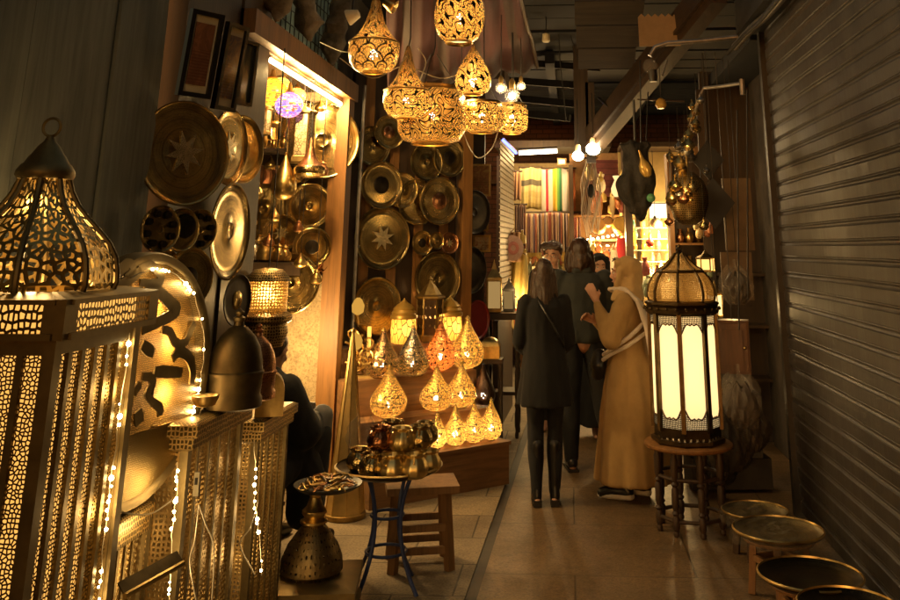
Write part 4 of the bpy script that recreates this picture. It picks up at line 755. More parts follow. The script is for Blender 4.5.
for i, (px, py, lab) in enumerate(((352, 16, 'white oval spotlight clipped beside the first onion lamp'), (391, 5, 'small brass spotlight above the first onion lamp'))):
    c = P(px, py, 5.1); o = thing('spotlight', lab, 'spotlight', c); R = (.05, .045)[i]; Mt = Matrix.Rotation(1.2 if i == 0 else -1.1, 4, 'Y'); MB().lathe([(.001, .05), (R*.5, .045), (R, -.02), (R*.95, -.03), (.001, -.02)], 22, M=Mt).build('shade', M['paper'] if i == 0 else M['brass'], o); MB().tube([(0, 0, .02), (0, .03, .25), (0, .05, .6)], .006, 6).build('arm', M['black_metal'], o)
# ================================================================ PODIUM WITH TABLE LAMPS
Ap = PZ(509, 484, 0); pf = Vector((-cos(ang), -sin(ang), 0)); pb = Vector((-sin(ang), cos(ang), 0))     # along the front (towards the camera), and back into the shop
def on_line(px, base, z):                                            # the point of a line parallel to the podium front that stands at photo column px
    lo, hi = -3, 3
    for _ in range(50):
        m = (lo+hi)/2; q_ = base+pf*m; q_.z = z
        if pix(q_)[0] > px: lo = m
        else: hi = m
    return q_
hz1 = zat(511, 441, Ap.y)
pod = thing('display_podium', 'stepped wooden podium carrying the lit drop shaped lamps', 'podium', Ap, ang)
def wside(name, u0, u1, n0, n1, z0, z1, mat): MB().box((-(u0+u1)/2, (n0+n1)/2, (z0+z1)/2), (u1-u0, n1-n0, z1-z0)).build(name, mat, pod)
LEN = 1.16; f1 = on_line(473, Ap+pb*.10, hz1); f1z = zat(473, 441, f1.y)
s2 = on_line(435, Ap+pb*.34, .6); hz2 = zat(435, 411, s2.y); s3 = on_line(440, Ap+pb*.55, .8); hz3 = zat(440, 371, s3.y); s4 = on_line(429, Ap+pb*.74, .9); hz4 = zat(429, 342, s4.y)
wside('step', 0, LEN, 0, .22, 0, hz1-.025, M['wood_podium']); wside('step_top', -.012, LEN+.01, -.012, .222, hz1-.024, hz1, M['wood_podium'])
wside('step', 0, LEN, .225, .44, 0, hz2, M['wood_podium']); wside('step', 0, LEN, .445, .66, 0, hz3, M['wood_podium']); wside('step', 0, LEN, .665, .90, 0, hz4, M['wood_podium'])
M['drop_gold'] = m_pierced('perforated_drop_gold', (.84, .56, .18), 85, 85, .40, .8, .2, .17, lines=9, motif='scroll'); M['drop_red'] = m_pierced('perforated_drop_copper', (.66, .27, .10), 85, 85, .38, .8, .22, .22, lines=9, motif='scroll', tcol=(.90, .26, .06)); M['drop_copper'] = m_pierced('pierced_brown_copper', (.62, .38, .20), 70, 70, .44, .8, .2, .05, lines=8, motif='scroll'); M['drop_silver'] = m_pierced('pierced_tinned_metal', (.66, .58, .46), 70, 70, .44, .8, .18, .05, lines=8, motif='scroll')
M['drop_dark'] = m_pierced('dark_pierced_metal', (.10, .06, .04), 60, 60, .40, .5, .3, .0)
def drop(label, px, py0, wpx, base_n, z, mat, watt, solid=False, mat_tip=None):
    q_ = on_line(px, Ap+pb*base_n, z); q_.z = z; H = zat(px, py0, q_.y)-z; R = wpx/2*q_.y/914*1.03; t_ = thing('drop_lamp', label, 'lamp', q_, group='drop shaped table lamps')
    MB().lathe(scaled(DROP, R, H*.97), 32).build('shell', mat, t_); MB().lathe([(r, zz_+0) for r, zz_ in scaled(DTIP, R, H*.97)], 16, capt=True).build('tip', mat_tip or M['brass'], t_); MB().lathe([(R*.36, 0), (R*.38, .006), (R*.3, .012)], 20, capb=True).build('foot', M['dark_brass'], t_)
    t_.rotation_euler = (0, 0, pi/2+random.uniform(-1, 1))
    if watt: bulb(t_, H*.26, watt*1.4, .019)
    return t_
G_ = M['drop_gold']
drop('smallest lit gold drop lamp on the front step, behind the pots', 437, 408, 17, .10, hz1, G_, 1.6); drop('lit gold drop lamp on the front step, second from the pots', 455, 402, 21, .10, hz1, G_, 2.0)
drop('lit gold drop lamp in the middle of the front step', 474, 400, 22, .10, hz1, G_, 2.0); drop('lit gold drop lamp at the outer end of the front step', 491, 396, 21, .11, hz1, G_, 2.0)
drop('large lit gold drop lamp directly above the brass pots', 388, 363, 35, .30, zat(388, 418, on_line(388, Ap+pb*.30, .5).y), G_, 2.4); drop('round lit gold drop lamp in the middle of the second step', 436, 364, 31, .34, hz2, G_, 2.4)
drop('lit gold drop lamp with a dark flower on the second step', 461, 360, 29, .34, hz2, M['drop_gold'], 2.2); dk = drop('dark metal drop lamp with one glowing star cut in it', 483, 361, 23, .36, hz2-.02, M['drop_dark'], 2.2, mat_tip=M['black_metal'])
drop('dimly lit copper drop lamp on the third step near the golden cone', 382, 326, 33, .52, hz3-.03, M['drop_copper'], 1.3); drop('silvery tinned drop lamp on the third step', 412, 323, 33, .52, hz3-.03, M['drop_silver'], 1.3)  # bulbs put in for the bright spot low on both shells
drop('reddish copper drop lamp glowing on the third step', 440, 316, 29, .55, hz3, M['drop_red'], 2.4); drop('tall bright yellow drop lamp at the end of the third step', 467, 314, 32, .54, hz3, G_, 3.0)
for px, y0_, w_, lab in ((403, 298, 25, 'ribbed yellow jar lantern behind the silvery drop lamp'), (450, 296, 23, 'ribbed yellow jar lantern between the red and yellow drop lamps')):
    q_ = on_line(px, Ap+pb*.78, hz4); H = zat(px, y0_, q_.y)-hz4; R = w_/2*q_.y/914; t_ = thing('jar_lantern', lab, 'lantern', (q_.x, q_.y, hz4), group='yellow jar lanterns')
    MB().lathe(scaled([(.8, 0), (.95, .03), (1, .3), (.95, .5), (.9, .55)], R, H), 24, capb=True).build('glass', m_mosaic('amber_glass', [(.9, .5, .1), (.95, .6, .15), (.85, .45, .08)]), t_); MB().lathe(scaled([(.98, .54), (1.06, .56), (1.06, .62), (.92, .64), (.98, .68), (.82, .74), (.86, .77), (.55, .86), (.3, .9), (.12, .95), (.03, 1)], R, H), 24, capt=True).build('lid', m_plain('yellow_lid', (.42, .25, .05), .4, .2, metal=.5), t_); bulb(t_, H*.28, .8, .014)
q_ = on_line(429, Ap+pb*.80, hz4); H = zat(429, 276, q_.y)-hz4; hexlamp('hexagonal_lantern', 'dark hexagonal lantern with diamond windows behind the drop lamps', (q_.x, q_.y, hz4), .115, H, m_pierced('diamond_panel', (.12, .08, .05), 26, 13, .34, .0, .4, 0, rot=.0), M['dark_brass'], 6, 1.2, .34)
# gold scrolls and small ornaments at the shop end of the podium
orn = thing('scroll_ornament', 'curling gilded scroll ornament at the shop end of the podium', 'ornament', on_line(366, Ap+pb*.55, hz3)); orn.location.z = hz3-.02
for k in range(9):
    a0_ = random.uniform(0, 6); p0 = Vector((random.uniform(-.13, .13), random.uniform(-.05, .05), random.uniform(.05, .36))); pts = [p0+Vector((.07*(1-i/16)*cos(a0_+i*.6), .012*sin(i*2.1), .07*(1-i/16)*sin(a0_+i*.6))) for i in range(15)]
    MB().tube(pts, [.010*(1-i/22) for i in range(15)], 7).build('scroll', M['brass'], orn)
MB().box((0, .02, .02), (.26, .10, .04)).build('base', M['dark_brass'], orn); MB().box((0, .06, .2), (.03, .02, .36)).build('stem', M['dark_brass'], orn)
for px, py, lab in ((358, 308, 'glowing amber lamp glass high among the gilded scrolls'), (356, 343, 'glowing amber lamp glass low among the gilded scrolls')):
    c = P(px, py, 7.05); o = thing('amber_light', lab, 'lamp', c); MB().lathe([(.015, -.05), (.045, -.03), (.05, .02), (.03, .06), (.012, .075)], 8, capb=True, capt=True).build('glass', m_emit('amber_glow', (1, .5, .08), .22), o); MB().tube([(0, 0, -.05), (0, .05, -.12), (0, .25, -.14)], .006, 6).build('arm', M['dark_brass'], o); light((.08, -.08, 0), .35, o, .03)
# tall perforated cone lamp
c = P(345, 482, 6.3); c.z = 0; c = PZ(347, 480, 0); c.y = 6.35; c.x = P(347, 470, 6.35).x; Hc = zat(344, 328, 6.35)
M['cone'] = m_brass('folded_gold_sheet', (.85, .62, .25), .42, None, 30, .2)
cn = thing('cone_lamp', 'tall slim golden cone lamp of folded sheet beside the orange post', 'lamp', (c.x, c.y, 0)); MB().lathe([(.125, .03), (.068, Hc*.5), (.006, Hc-.03)], 8, rot=.3).build('cone', M['cone'], cn, 10); MB().lathe([(.13, 0), (.135, .01), (.135, .03), (.12, .035)], 24, capb=True).build('foot', M['dark_brass'], cn); MB().lathe([(.006, Hc-.03), (.014, Hc-.02), (.014, Hc-.01), (.002, Hc)], 12, capt=True).build('tip', M['brass'], cn)
for k in range(8): a = .3+2*pi*k/8; MB().tube([(.126*cos(a), .126*sin(a), .03), (.069*cos(a), .069*sin(a), Hc*.5), (.006*cos(a), .006*sin(a), Hc-.03)], .004, 6).build('seam', M['brass'], cn)
# ================================================================ FLOOR LANTERN CARRYING A TRAY OF TRINKETS
yl = 4.75; c = P(316, 570, yl); zt_ = zat(330, 484, yl); lx_ = P(313, 540, yl).x; zs0, zs1, zs2 = zat(313, 576, yl), zat(313, 524, yl), zat(322, 497, yl)
fl = thing('floor_lantern', 'squat brass lantern with a square foot and pierced dome, carrying a small tray', 'lantern', (lx_, yl, 0), radians(8)); M['lat_mid'] = m_pierced('dome_cutouts', (.26, .18, .08), 42, 30, .36, .5, .45, 0)
MB().box((0, 0, zs0*.5-.02), (.40, .40, zs0-.06), taper=.96).build('body', M['lid_brass'], fl); MB().lathe([(.285, zs0-.05), (.325, zs0-.035), (.325, zs0-.005), (.24, zs0+.012), (.01, zs0+.012)], 4, rot=pi/4).build('cornice', M['frame_brass'], fl, 20); MB().lathe([(.30, 0), (.32, .01), (.32, .05), (.28, .06)], 4, rot=pi/4, capb=True).build('foot', M['frame_brass'], fl, 20)
MB().lathe([(.135, zs0+.012), (.150, zs0+.03), (.145, zs0+.08), (.120, zs0+(zs1-zs0)*.62), (.075, zs1-.025), (.052, zs1)], 32).build('dome', M['lat_mid'], fl)
MB().lathe([(.052, zs1), (.066, zs1+.008), (.066, zs1+.018), (.045, zs1+.03), (.06, zs1+.05), (.06, zs1+.062), (.04, zs1+.08), (.025, zs2), (.04, zt_-.02)], 24, capt=True).build('neck', M['brass'], fl)
tr_ = thing('trinket_tray', 'small dark round tray of brass trinkets on the squat lantern', 'tray', (P(330, 484, yl).x-.01, yl, zt_-.018)); Rt = .165
MB().lathe([(.001, 0), (Rt*.85, 0), (Rt, .016), (Rt*1.01, .022), (Rt*.96, .019), (Rt*.82, .006), (.001, .006)], 36).build('dish', M['black_metal'], tr_)
for i in range(64):
    a, r = random.uniform(0, 6.3), Rt*.78*sqrt(random.random()); kx = random.choice(('bangle', 'stick', 'stick', 'coin')); m_ = random.choice((M['brass'], M['brass'], M['copper'], M['silver'])); p = Vector((r*cos(a), r*sin(a), .010+.010*(i % 5)*(1-r/Rt)+.004)); b = MB()
    if kx == 'bangle': b.tube([(.024*cos(t_), .024*sin(t_), .004*sin(t_)) for t_ in [2*pi*j/14 for j in range(14)]], .0035, 6, closed=True)
    elif kx == 'stick': d = random.uniform(0, 6.3); b.tube([(-.04*cos(d), -.04*sin(d), 0), (0, 0, .012), (.04*cos(d), .04*sin(d), .004)], [.004, .007, .003], 6)
    else: b.lathe([(.001, .004), (.018, .003), (.02, 0)], 14, capb=True)
    tag(b.build('trinket', m_), 'small brass trinket heaped on the round dark tray', 'trinket', 'brass trinkets on the tray').location = Vector(tr_.location)+p
# ================================================================ BLUE IRON TABLE, TRAY AND POTS
yt = 5.15; c = P(389, 467, yt); zt_ = c.z; tbl = thing('iron_table', 'blue painted wrought iron table base with curved legs', 'table', (c.x, yt, 0))
for k in range(4):
    a = pi/4+k*pi/2+.25; pts = []
    for i in range(15):
        u = i/14; z = (zt_-.03)*(1-u); r = .17-.36*u+.50*u*u if True else 0; r = .155-.30*u+.36*u*u if u < 2 else 0; pts.append((r*cos(a), r*sin(a), z))
    MB().tube(pts, .0105, 8).build('leg', M['iron_blue'], tbl)
for z, r in ((zt_*.60, .085), (zt_*.30, .105)): MB().tube([(r*cos(2*pi*i/24), r*sin(2*pi*i/24), z) for i in range(24)], .008, 6, closed=True).build('ring_stay', M['iron_blue'], tbl)
MB().tube([(.16*cos(2*pi*i/28), .16*sin(2*pi*i/28), zt_-.03) for i in range(28)], .010, 8, closed=True).build('top_ring', M['iron_blue'], tbl)
Rt = 50*yt/914*1.0; bt = thing('serving_tray', 'wide dark metal tray holding the brass pots on the blue table', 'tray', (c.x, yt, zt_-.019)); MB().lathe([(.001, 0), (Rt*.86, 0), (Rt*.97, .016), (Rt, .026), (Rt*1.005, .030), (Rt*.955, .024), (Rt*.84, .007), (.001, .007)], 56, ucirc=3).build('dish', m_brass('blackened_tray', (.09, .064, .035), .38, 'plate', 40), bt)
MB().lathe([(Rt*1.0, .024), (Rt*1.02, .030), (Rt*.99, .036)], 56).build('rim', M['dark_brass'], bt)
POTS = [(.45, 0), (.75, .04), (.97, .2), (1.0, .38), (.92, .58), (.74, .74), (.66, .80), (.72, .88), (.80, .92), (.78, .96), (.62, .93), (.55, .8)]
pot_mesh = {}
def pot(label, px, py, wpx, y, mat, zb, tilt=0):
    q_ = P(px, py, y); R = wpx/2*y/914; t_ = thing('brass_pot', label, 'pot', (q_.x, y, zb), random.uniform(0, 6), group='brass pots on the blue table'); MB().lathe(scaled(POTS, R, R*1.72), 36, lobes=11, amp=.035, capb=True).build('body', mat, t_)
    for s_ in (-1, 1): MB().tube([(s_*R*.85, 0, R*1.05), (s_*R*1.12, 0, R*1.2), (s_*R*1.1, 0, R*1.5), (s_*R*.78, 0, R*1.55)], R*.06, 6).build('handle', mat, t_)
    return t_
zb = zt_-.012; HB, HD = m_brass('bright_fluted_brass', (.92, .70, .30), .33, None, 70, .25), M['hammer']
LOWP = [(372, 26, -.17, 'front lower pot nearest the trinket tray'), (392, 27, -.20, 'front lower pot in the middle of the tray'), (414, 27, -.18, 'front lower pot toward the wooden stool side'), (428, 24, -.05, 'lower pot at the outer rim of the blue table tray'), (359, 24, -.03, 'lower pot at the inner rim beside the plastic bag'), (405, 25, .06, 'back lower pot hidden behind the front row'), (383, 25, .10, 'back lower pot beneath the plastic bag')]
for px, w_, dy, lab in LOWP:
    pot(lab, px, 467, w_, yt+dy, random.choice((HB, HB, HD)), zb)
hp = 13*yt/914*1.72*.95
for px, w_, dy, lab, m_ in ((380, 25, -.12, 'upper reddish pot stacked above the front row', m_brass('red_bronze', (.50, .22, .10), .22, 'hammer', 60, .7)), (402, 25, -.13, 'upper pot in the middle of the stack', HB), (420, 25, -.08, 'upper dark rimmed pot at the outer end of the stack', HD), (426, 23, .06, 'topmost dark pot at the back of the stack', HD), (392, 24, .06, 'topmost pot at the back, beside the plastic bag', HD)):
    pot(lab, px, 440, w_, yt+dy, m_, zb+hp)
pb_ = thing('plastic_bag', 'crumpled clear plastic bag on the tray beside the brass pots', 'bag', (P(364, 440, 5.3).x, 5.3, zb+.03)); 
def bag(b, R, H, seed, n=22, m=14):
    rnd = random.Random(seed); ph = [rnd.uniform(0, 6) for _ in range(6)]
    def fn(u, v):
        a = 2*pi*u; rr = R*(sin(pi*min(1, v*.8+.12))**.6)*(1+.12*sin(3*a+ph[0]+v*4)+.09*sin(7*a+ph[1]+9*v)+.06*sin(13*a+ph[2]-7*v)); return Vector((rr*cos(a), rr*sin(a), H*v+.02*sin(5*a+ph[3])*v))
    return b.sheet(fn, n*2, m)
bag(MB(), .085, .19, 3).build('film', M['plastic'], pb_, 20)
# ================================================================ WOODEN STOOL BEHIND THE BLUE TABLE
ys = 5.5; c = P(418, 481, ys); zs = c.z; st = thing('wooden_stool', 'worn wooden stool behind the blue iron table', 'stool', (c.x+.02, ys, 0), radians(14))
MB().box((0, 0, zs-.018), (.40, .30, .036)).build('seat', M['wood_stool'], st)
for sx in (-1, 1):
    for sy in (-1, 1): MB().beam((sx*.13, sy*.09, zs-.036), (sx*.155, sy*.12, 0), .045, .04).build('leg', M['wood_stool'], st)
for z in (.10, .21):
    for sy in (-1, 1): MB().beam((-.14, sy*.112, z), (.14, sy*.112, z), .022, .035).build('stretcher', M['wood_stool'], st)
    for sx in (-1, 1): MB().beam((sx*.145, -.10, z+.045), (sx*.145, .10, z+.045), .022, .035).build('stretcher', M['wood_stool'], st)
# ================================================================ PEOPLE
CLOTHS = {M[k].name for k in ('black_cloth', 'grey_cloth', 'trouser', 'tan_cloth', 'hijab_cloth', 'scarf_cloth', 'grey_knit')}
dg_get = bpy.context.evaluated_depsgraph_get
def blob(name, prims, mat, parent, voxel=.012, smooth=5, post=None, wr=None):
    """several tapered capsules / ellipsoids / lofts fused into one continuous skin"""
    bm = bmesh.new()
    def hull(pts):
        vs = [bm.verts.new(p) for p in pts]; r = bmesh.ops.convex_hull(bm, input=vs)
        dead = [g for g in r['geom_interior']+r['geom_unused'] if isinstance(g, bmesh.types.BMVert)]
        if dead: bmesh.ops.delete(bm, geom=list(set(dead)), context='VERTS')
    def sph(c, r, sq=(1, 1, 1), R=None, n=12):
        out = []
        for i in range(1, n):
            a = pi*i/n
            for j in range(n+4):
                b = 2*pi*j/(n+4); v = Vector((sin(a)*cos(b)*r*sq[0], sin(a)*sin(b)*r*sq[1], cos(a)*r*sq[2])); out.append(Vector(c)+(R @ v if R else v))
        out += [Vector(c)+(R @ Vector((0, 0, r*sq[2])) if R else Vector((0, 0, r*sq[2]))), Vector(c)-(R @ Vector((0, 0, r*sq[2])) if R else Vector((0, 0, r*sq[2])))]
        return out
    for p in prims:
        if p[0] == 'cap':
            pts = p[1]
            for (a, ra), (b, rb) in zip(pts, pts[1:]): hull(sph(a, ra)+sph(b, rb))
        elif p[0] == 'ell': hull(sph(p[1], 1, p[2], p[3] if len(p) > 3 else None))
        elif p[0] == 'loft':
            rings = p[1]; n = 72; fold = p[2] if len(p) > 2 else 0; nf = p[3] if len(p) > 3 else 9; rv = []
            for k, (cx_, cy_, z, rx, ry) in enumerate(rings):
                u = k/(len(rings)-1); ring = []
                for j in range(n):
                    a = 2*pi*j/n; f = 1+fold*u*(sin(nf*a+.8*sin(3*a))+.5*sin(nf*1.7*a+2)); ring.append(bm.verts.new((cx_+rx*cos(a)*f, cy_+ry*sin(a)*f, z)))
                rv.append(ring)
            for a, b in zip(rv, rv[1:]):
                for j in range(n): bm.faces.new((a[j], a[(j+1) % n], b[(j+1) % n], b[j]))
            bm.faces.new(rv[0][::-1]); bm.faces.new(rv[-1])
    bmesh.ops.recalc_face_normals(bm, faces=bm.faces[:])
    me = bpy.data.meshes.new(name); bm.to_mesh(me); bm.free(); o = bpy.data.objects.new(name, me); COL.objects.link(o)
    r = o.modifiers.new('fuse', 'REMESH'); r.mode = 'VOXEL'; r.voxel_size = voxel; r.use_smooth_shade = True
    s_ = o.modifiers.new('relax', 'SMOOTH'); s_.iterations = smooth; s_.factor = .5
    me2 = bpy.data.meshes.new_from_object(o.evaluated_get(dg_get())); o.modifiers.clear(); o.data = me2; me2.materials.clear(); me2.materials.append(mat); me2.shade_smooth(); me2.name = name
    if wr is None: wr = .007 if mat.name in CLOTHS else (.004 if mat is M['hair'] else 0)
    if wr:                                                           # creases in cloth, strands in hair
        st = (9, 9, 3.2) if mat is not M['hair'] else (45, 45, 3.5); cs = [v.co+v.normal*wr*(mnoise.noise(Vector((v.co.x*st[0], v.co.y*st[1], v.co.z*st[2]+v.co.x*4)))*1.5+.7*mnoise.noise(Vector((v.co.x*st[0]*2.3+5, v.co.y*st[1]*2.3, v.co.z*st[2]*2.6-v.co.y*9)))) for v in me2.vertices]
        for v, c_ in zip(me2.vertices, cs): v.co = c_
    bpy.data.meshes.remove(me); o.parent = parent; return o
V = Vector
def hand_prims(wr, d, up, thumb, curl=.4, s=1.0, spread=.25):
    """palm, five bent fingers of unequal length; d: direction of the palm, up: back of the hand's normal, thumb: side of the thumb"""
    d, up = V(d).normalized(), V(up).normalized(); sd = d.cross(up).normalized(); sd = sd if sd.dot(V(thumb)) > 0 else -sd; wr = V(wr); pr = []
    pr.append(('cap', [(wr, .024*s), (wr+d*.045*s+sd*.012*s, .020*s), (wr+d*.085*s+sd*.016*s, .014*s)])); pr.append(('cap', [(wr+d*.03*s-sd*.012*s, .018*s), (wr+d*.082*s-sd*.022*s, .013*s)]))
    for k, (off, L_) in enumerate(((.030, .070), (.010, .080), (-.010, .074), (-.028, .058))):
        b0 = wr+d*(.088-abs(off)*.1)*s+sd*off*s; a = curl; dirs = []; p = b0; pts = [(b0, .0100*s)]; dd_ = (d+sd*off*spread*12).normalized()
        for j, fr in enumerate((.45, .32, .23)):
            a = curl*(j+.6); q_ = (dd_*cos(a)-up*sin(a)).normalized(); p = p+q_*L_*fr*s; pts.append((p.copy(), (.0092, .0085, .0072)[j]*s))
        pr.append(('cap', pts))
    t0 = wr+d*.03*s+sd*.022*s; t1 = t0+(d*.55+sd*.75-up*.25).normalized()*.036*s; t2 = t1+(d*.9+sd*.25-up*.35).normalized()*.030*s; pr.append(('cap', [(t0, .013*s), (t1, .0105*s), (t2, .0085*s)])); return pr
def head_prims(c, f=(0, 1, 0), s=1.0):
    """skull, jaw, nose, brow, lips, ears round the head centre, facing f"""
    f = V(f).normalized(); r = f.cross(V((0, 0, 1))).normalized(); u = r.cross(f); R = Matrix((r, f, u)).transposed(); c = V(c); X = lambda a, b, d_: c+R @ (V((a, b, d_))*s); e = lambda p, q_: ('ell', X(*p), tuple(k*s for k in q_), R)
    pr = [e((0, -.012, .03), (.074, .092, .085)), e((0, .022, -.03), (.060, .068, .080)), e((0, .055, -.088), (.026, .022, .022)), e((0, .075, -.018), (.050, .02, .035)), ('cap', [(X(0, .090, .012), .0085*s), (X(0, .104, -.022), .0135*s)]), e((0, .095, -.030), (.018, .012, .009)), e((.030, .075, .028), (.024, .014, .008)), e((-.030, .075, .028), (.024, .014, .008)), e((0, .086, -.056), (.021, .010, .007)), e((0, .084, -.068), (.017, .010, .007))]
    for k in (-1, 1): pr += [e((k*.075, -.005, -.012), (.009, .020, .033)), e((k*.046, .062, -.028), (.02, .018, .02))]
    return pr, X, R
def face_parts(X, R, s, par, lips=(.40, .13, .10)):
    for k in (-1, 1):
        MB().ball(X(k*.030, .078, .006), .0115*s, 10).build('eye', m_plain('eye_white', (.6, .55, .5), .2, .05), par); MB().ball(X(k*.030, .0865, .006), .0058*s, 8).build('iris', M['hair'], par)
        MB().tube([X(k*.014, .090, .030), X(k*.030, .091, .036), X(k*.048, .080, .031)], [.0035*s, .005*s, .003*s], 6).build('eyebrow', M['hair'], par); MB().tube([X(k*.016, .086, .014), X(k*.030, .091, .018), X(k*.046, .080, .012)], .003*s, 6).build('eyelid', M['skin'], par)
    MB().tube([X(-.022, .088, -.060), X(-.008, .097, -.058), X(.008, .097, -.058), X(.022, .088, -.060)], [.002*s, .0045*s, .0045*s, .002*s], 8).build('lips', m_plain('lip_skin', lips, .4, .1), par)
def leg(hip, kn, an, r=(.082, .056, .036)): return ('cap', [(hip, r[0]), (V(hip).lerp(V(kn), .5), (r[0]+r[1])/2+.004), (kn, r[1]), (V(kn).lerp(V(an), .35), r[1]+.001), (an, r[2])])
def arm(sh, el, wr, r=(.050, .038, .026)): return ('cap', [(sh, r[0]), (el, r[1]), (V(el).lerp(V(wr), .3), r[1]+.001), (wr, r[2])])
def grow(p, d): return ('cap', [(c, r+d) for c, r in p[1]])
def foot_prims(an, fwd, s=1): an = V(an); f = V(fwd).normalized(); return [('cap', [(an+V((0, 0, -.02)), .034*s), (an-f*.035*s+V((0, 0, -an.z+.032)), .030*s)]), ('cap', [(an+V((0, 0, -.03)), .034*s), (an+f*.08*s+V((0, 0, -an.z+.034)), .034*s), (an+f*.155*s+V((0, 0, -an.z+.022)), .022*s)])]
TORSO = lambda z=0: [('ell', (0, 0, .94), (.155, .112, .13)), ('ell', (0, .0, 1.10), (.125, .092, .15)), ('ell', (0, 0, 1.26), (.155, .105, .17)), ('cap', [(V((-.125, -.005, 1.335)), .05), (V((0, -.01, 1.375)), .055), (V((.125, -.005, 1.335)), .05)]), ('cap', [(V((0, -.008, 1.38)), .055), (V((0, .008, 1.50)), .047)])]
def person(label, px, y, facing, height, grp=None, foot=None):
    c = foot if foot else P(px, 500, y); o = thing('person', label, 'person', (c.x, y, 0), facing); k = height/1.66; o.scale = (k, k, k); return o
# ---- woman in the black coat, seen from behind
HC = (0, .02, 1.565)
w1 = person('person seen from behind in black coat and knee boots, long dark hair', 546, 6.75, radians(6), 1.585); w1.scale.x *= .84
hp, X, R = head_prims(HC, (.25, 1, -.05)); aR, aL = arm((.175, 0, 1.36), (.225, .03, 1.09), (.17, .17, 1.02)), arm((-.175, 0, 1.36), (-.225, .03, 1.09), (-.17, .17, 1.02))
lR, lL = leg((.085, 0, .90), (.085, .02, .50), (.075, -.02, .09)), leg((-.085, 0, .90), (-.085, .015, .50), (-.08, -.03, .09))
blob('body', TORSO()+hp+[aR, aL, lR, lL]+hand_prims((.17, .17, 1.02), (-.5, .8, .1), (.3, .3, .9), (-1, 0, .5))+hand_prims((-.17, .17, 1.02), (.5, .8, .1), (-.3, .3, .9), (1, 0, .5))+foot_prims((.075, -.02, .09), (.15, 1, 0))+foot_prims((-.08, -.03, .09), (-.05, 1, 0)), M['skin'], w1, .010, 3)
coat = [(0, 0, 1.42, .075, .07), (0, -.005, 1.395, .15, .085), (0, -.005, 1.34, .195, .115), (0, 0, 1.24, .185, .128), (0, 0, 1.10, .170, .125), (0, 0, 1.0, .185, .14), (0, 0, .88, .215, .165), (.0, 0, .74, .240, .185), (0, 0, .655, .252, .195)]
blob('coat', [('loft', coat, .035, 7), grow(aR, .024), grow(aL, .024), ('cap', [(V((-.07, -.03, 1.42)), .035), (V((0, -.06, 1.43)), .035), (V((.07, -.03, 1.42)), .035)])], M['black_cloth'], w1, .011, 6)
for l_ in (lR, lL): blob('legging', [grow(l_, .014)], M['trouser'], w1, .011, 3)
for an, sx, fw in (((.075, -.02, .09), 1, (.15, 1, 0)), ((-.08, -.03, .09), -1, (-.05, 1, 0))):
    f = V(fw).normalized(); a = V(an); b = blob('boot', [('cap', [(a+V((0, .012, .30)), .062), (a+V((0, .008, .18)), .056), (a+V((0, 0, .02)), .046), (a+V((0, -.02, -.035)), .040)]), ('cap', [(a+V((0, 0, -.03)), .045), (a+f*.09+V((0, 0, -.045)), .042), (a+f*.165+V((0, 0, -.058)), .030)])], M['leather'], w1, .010, 4)
    MB().box(a-f*.035+V((0, 0, -.070)), (.07, .075, .04)).build('heel', M['leather'], b); MB().box(a+f*.06+V((0, 0, -.082)), (.075, .20, .014)).build('sole', M['black_metal'], b)
def hair_long(par, c, tail, width=.105, seed=1, name='hair'):
    c = V(c); pr = [('ell', c+V((0, -.022, .035)), (.086, .100, .094)), ('ell', c+V((0, -.05, -.03)), (.084, .072, .10))]
    rnd = random.Random(seed)
    for i in range(15):
        u = (i-7)/7; x = u*width; zend = tail+rnd.uniform(-.03, .05)+.05*abs(u); pr.append(('cap', [(c+V((x*.75, -.07+.03*abs(u), .0)), .034), (c+V((x*.95, -.095+.05*abs(u), -.14)), .030), (c+V((x+rnd.uniform(-.01, .01), -.105+.05*abs(u), -.26)), .026), (V((c.x+x*1.0+rnd.uniform(-.015, .015), c.y-.125+.05*abs(u), zend)), .010)]))
    for k in (-1, 1): pr.append(('cap', [(c+V((k*.085, .02, .03)), .024), (c+V((k*.102, .0, -.10)), .026), (c+V((k*.115, -.03, -.24)), .02)]))
    return blob(name, pr, M['hair'], par, .009, 3)
hair_long(w1, (.0, .02, 1.565), 1.13, .10, 3)
MB().tube([(-.10, .09, 1.405), (-.09, -.02, 1.435), (-.04, -.12, 1.36), (.06, -.150, 1.22), (.155, -.10, 1.08), (.185, 0, 1.02)], .009, 6).build('bag_strap', M['leather'], w1)
# ---- person in the dark grey jacket, seen from behind, turned a little
m1 = person('person seen from behind in a dark grey jacket and black trousers with chin length hair', 585, 7.75, radians(10), 1.74)
hp, X, R = head_prims(HC, (-.55, .8, -.1)); aR, aL = arm((.19, 0, 1.365), (.245, .02, 1.10), (.16, .16, 1.03)), arm((-.19, 0, 1.365), (-.245, .02, 1.10), (-.16, .17, 1.05))
lR, lL = leg((.09, 0, .90), (.15, .0, .50), (.235, -.02, .09)), leg((-.09, 0, .90), (-.10, .015, .50), (-.10, -.03, .09))
blob('body', TORSO()+hp+[aR, aL, lR, lL]+hand_prims((.16, .16, 1.03), (-.5, .8, .1), (.3, .3, .9), (-1, 0, .5))+hand_prims((-.16, .17, 1.05), (.5, .8, .1), (-.3, .3, .9), (1, 0, .5))+foot_prims((.235, -.02, .09), (.3, 1, 0))+foot_prims((-.10, -.03, .09), (0, 1, 0)), M['skin'], m1, .010, 3)
jk = [(0, 0, 1.43, .07, .065), (0, -.005, 1.40, .16, .09), (0, -.005, 1.345, .205, .122), (0, 0, 1.24, .205, .135), (0, 0, 1.10, .195, .135), (0, 0, .99, .20, .14), (0, 0, .93, .195, .14), (0, 0, .90, .175, .125)]
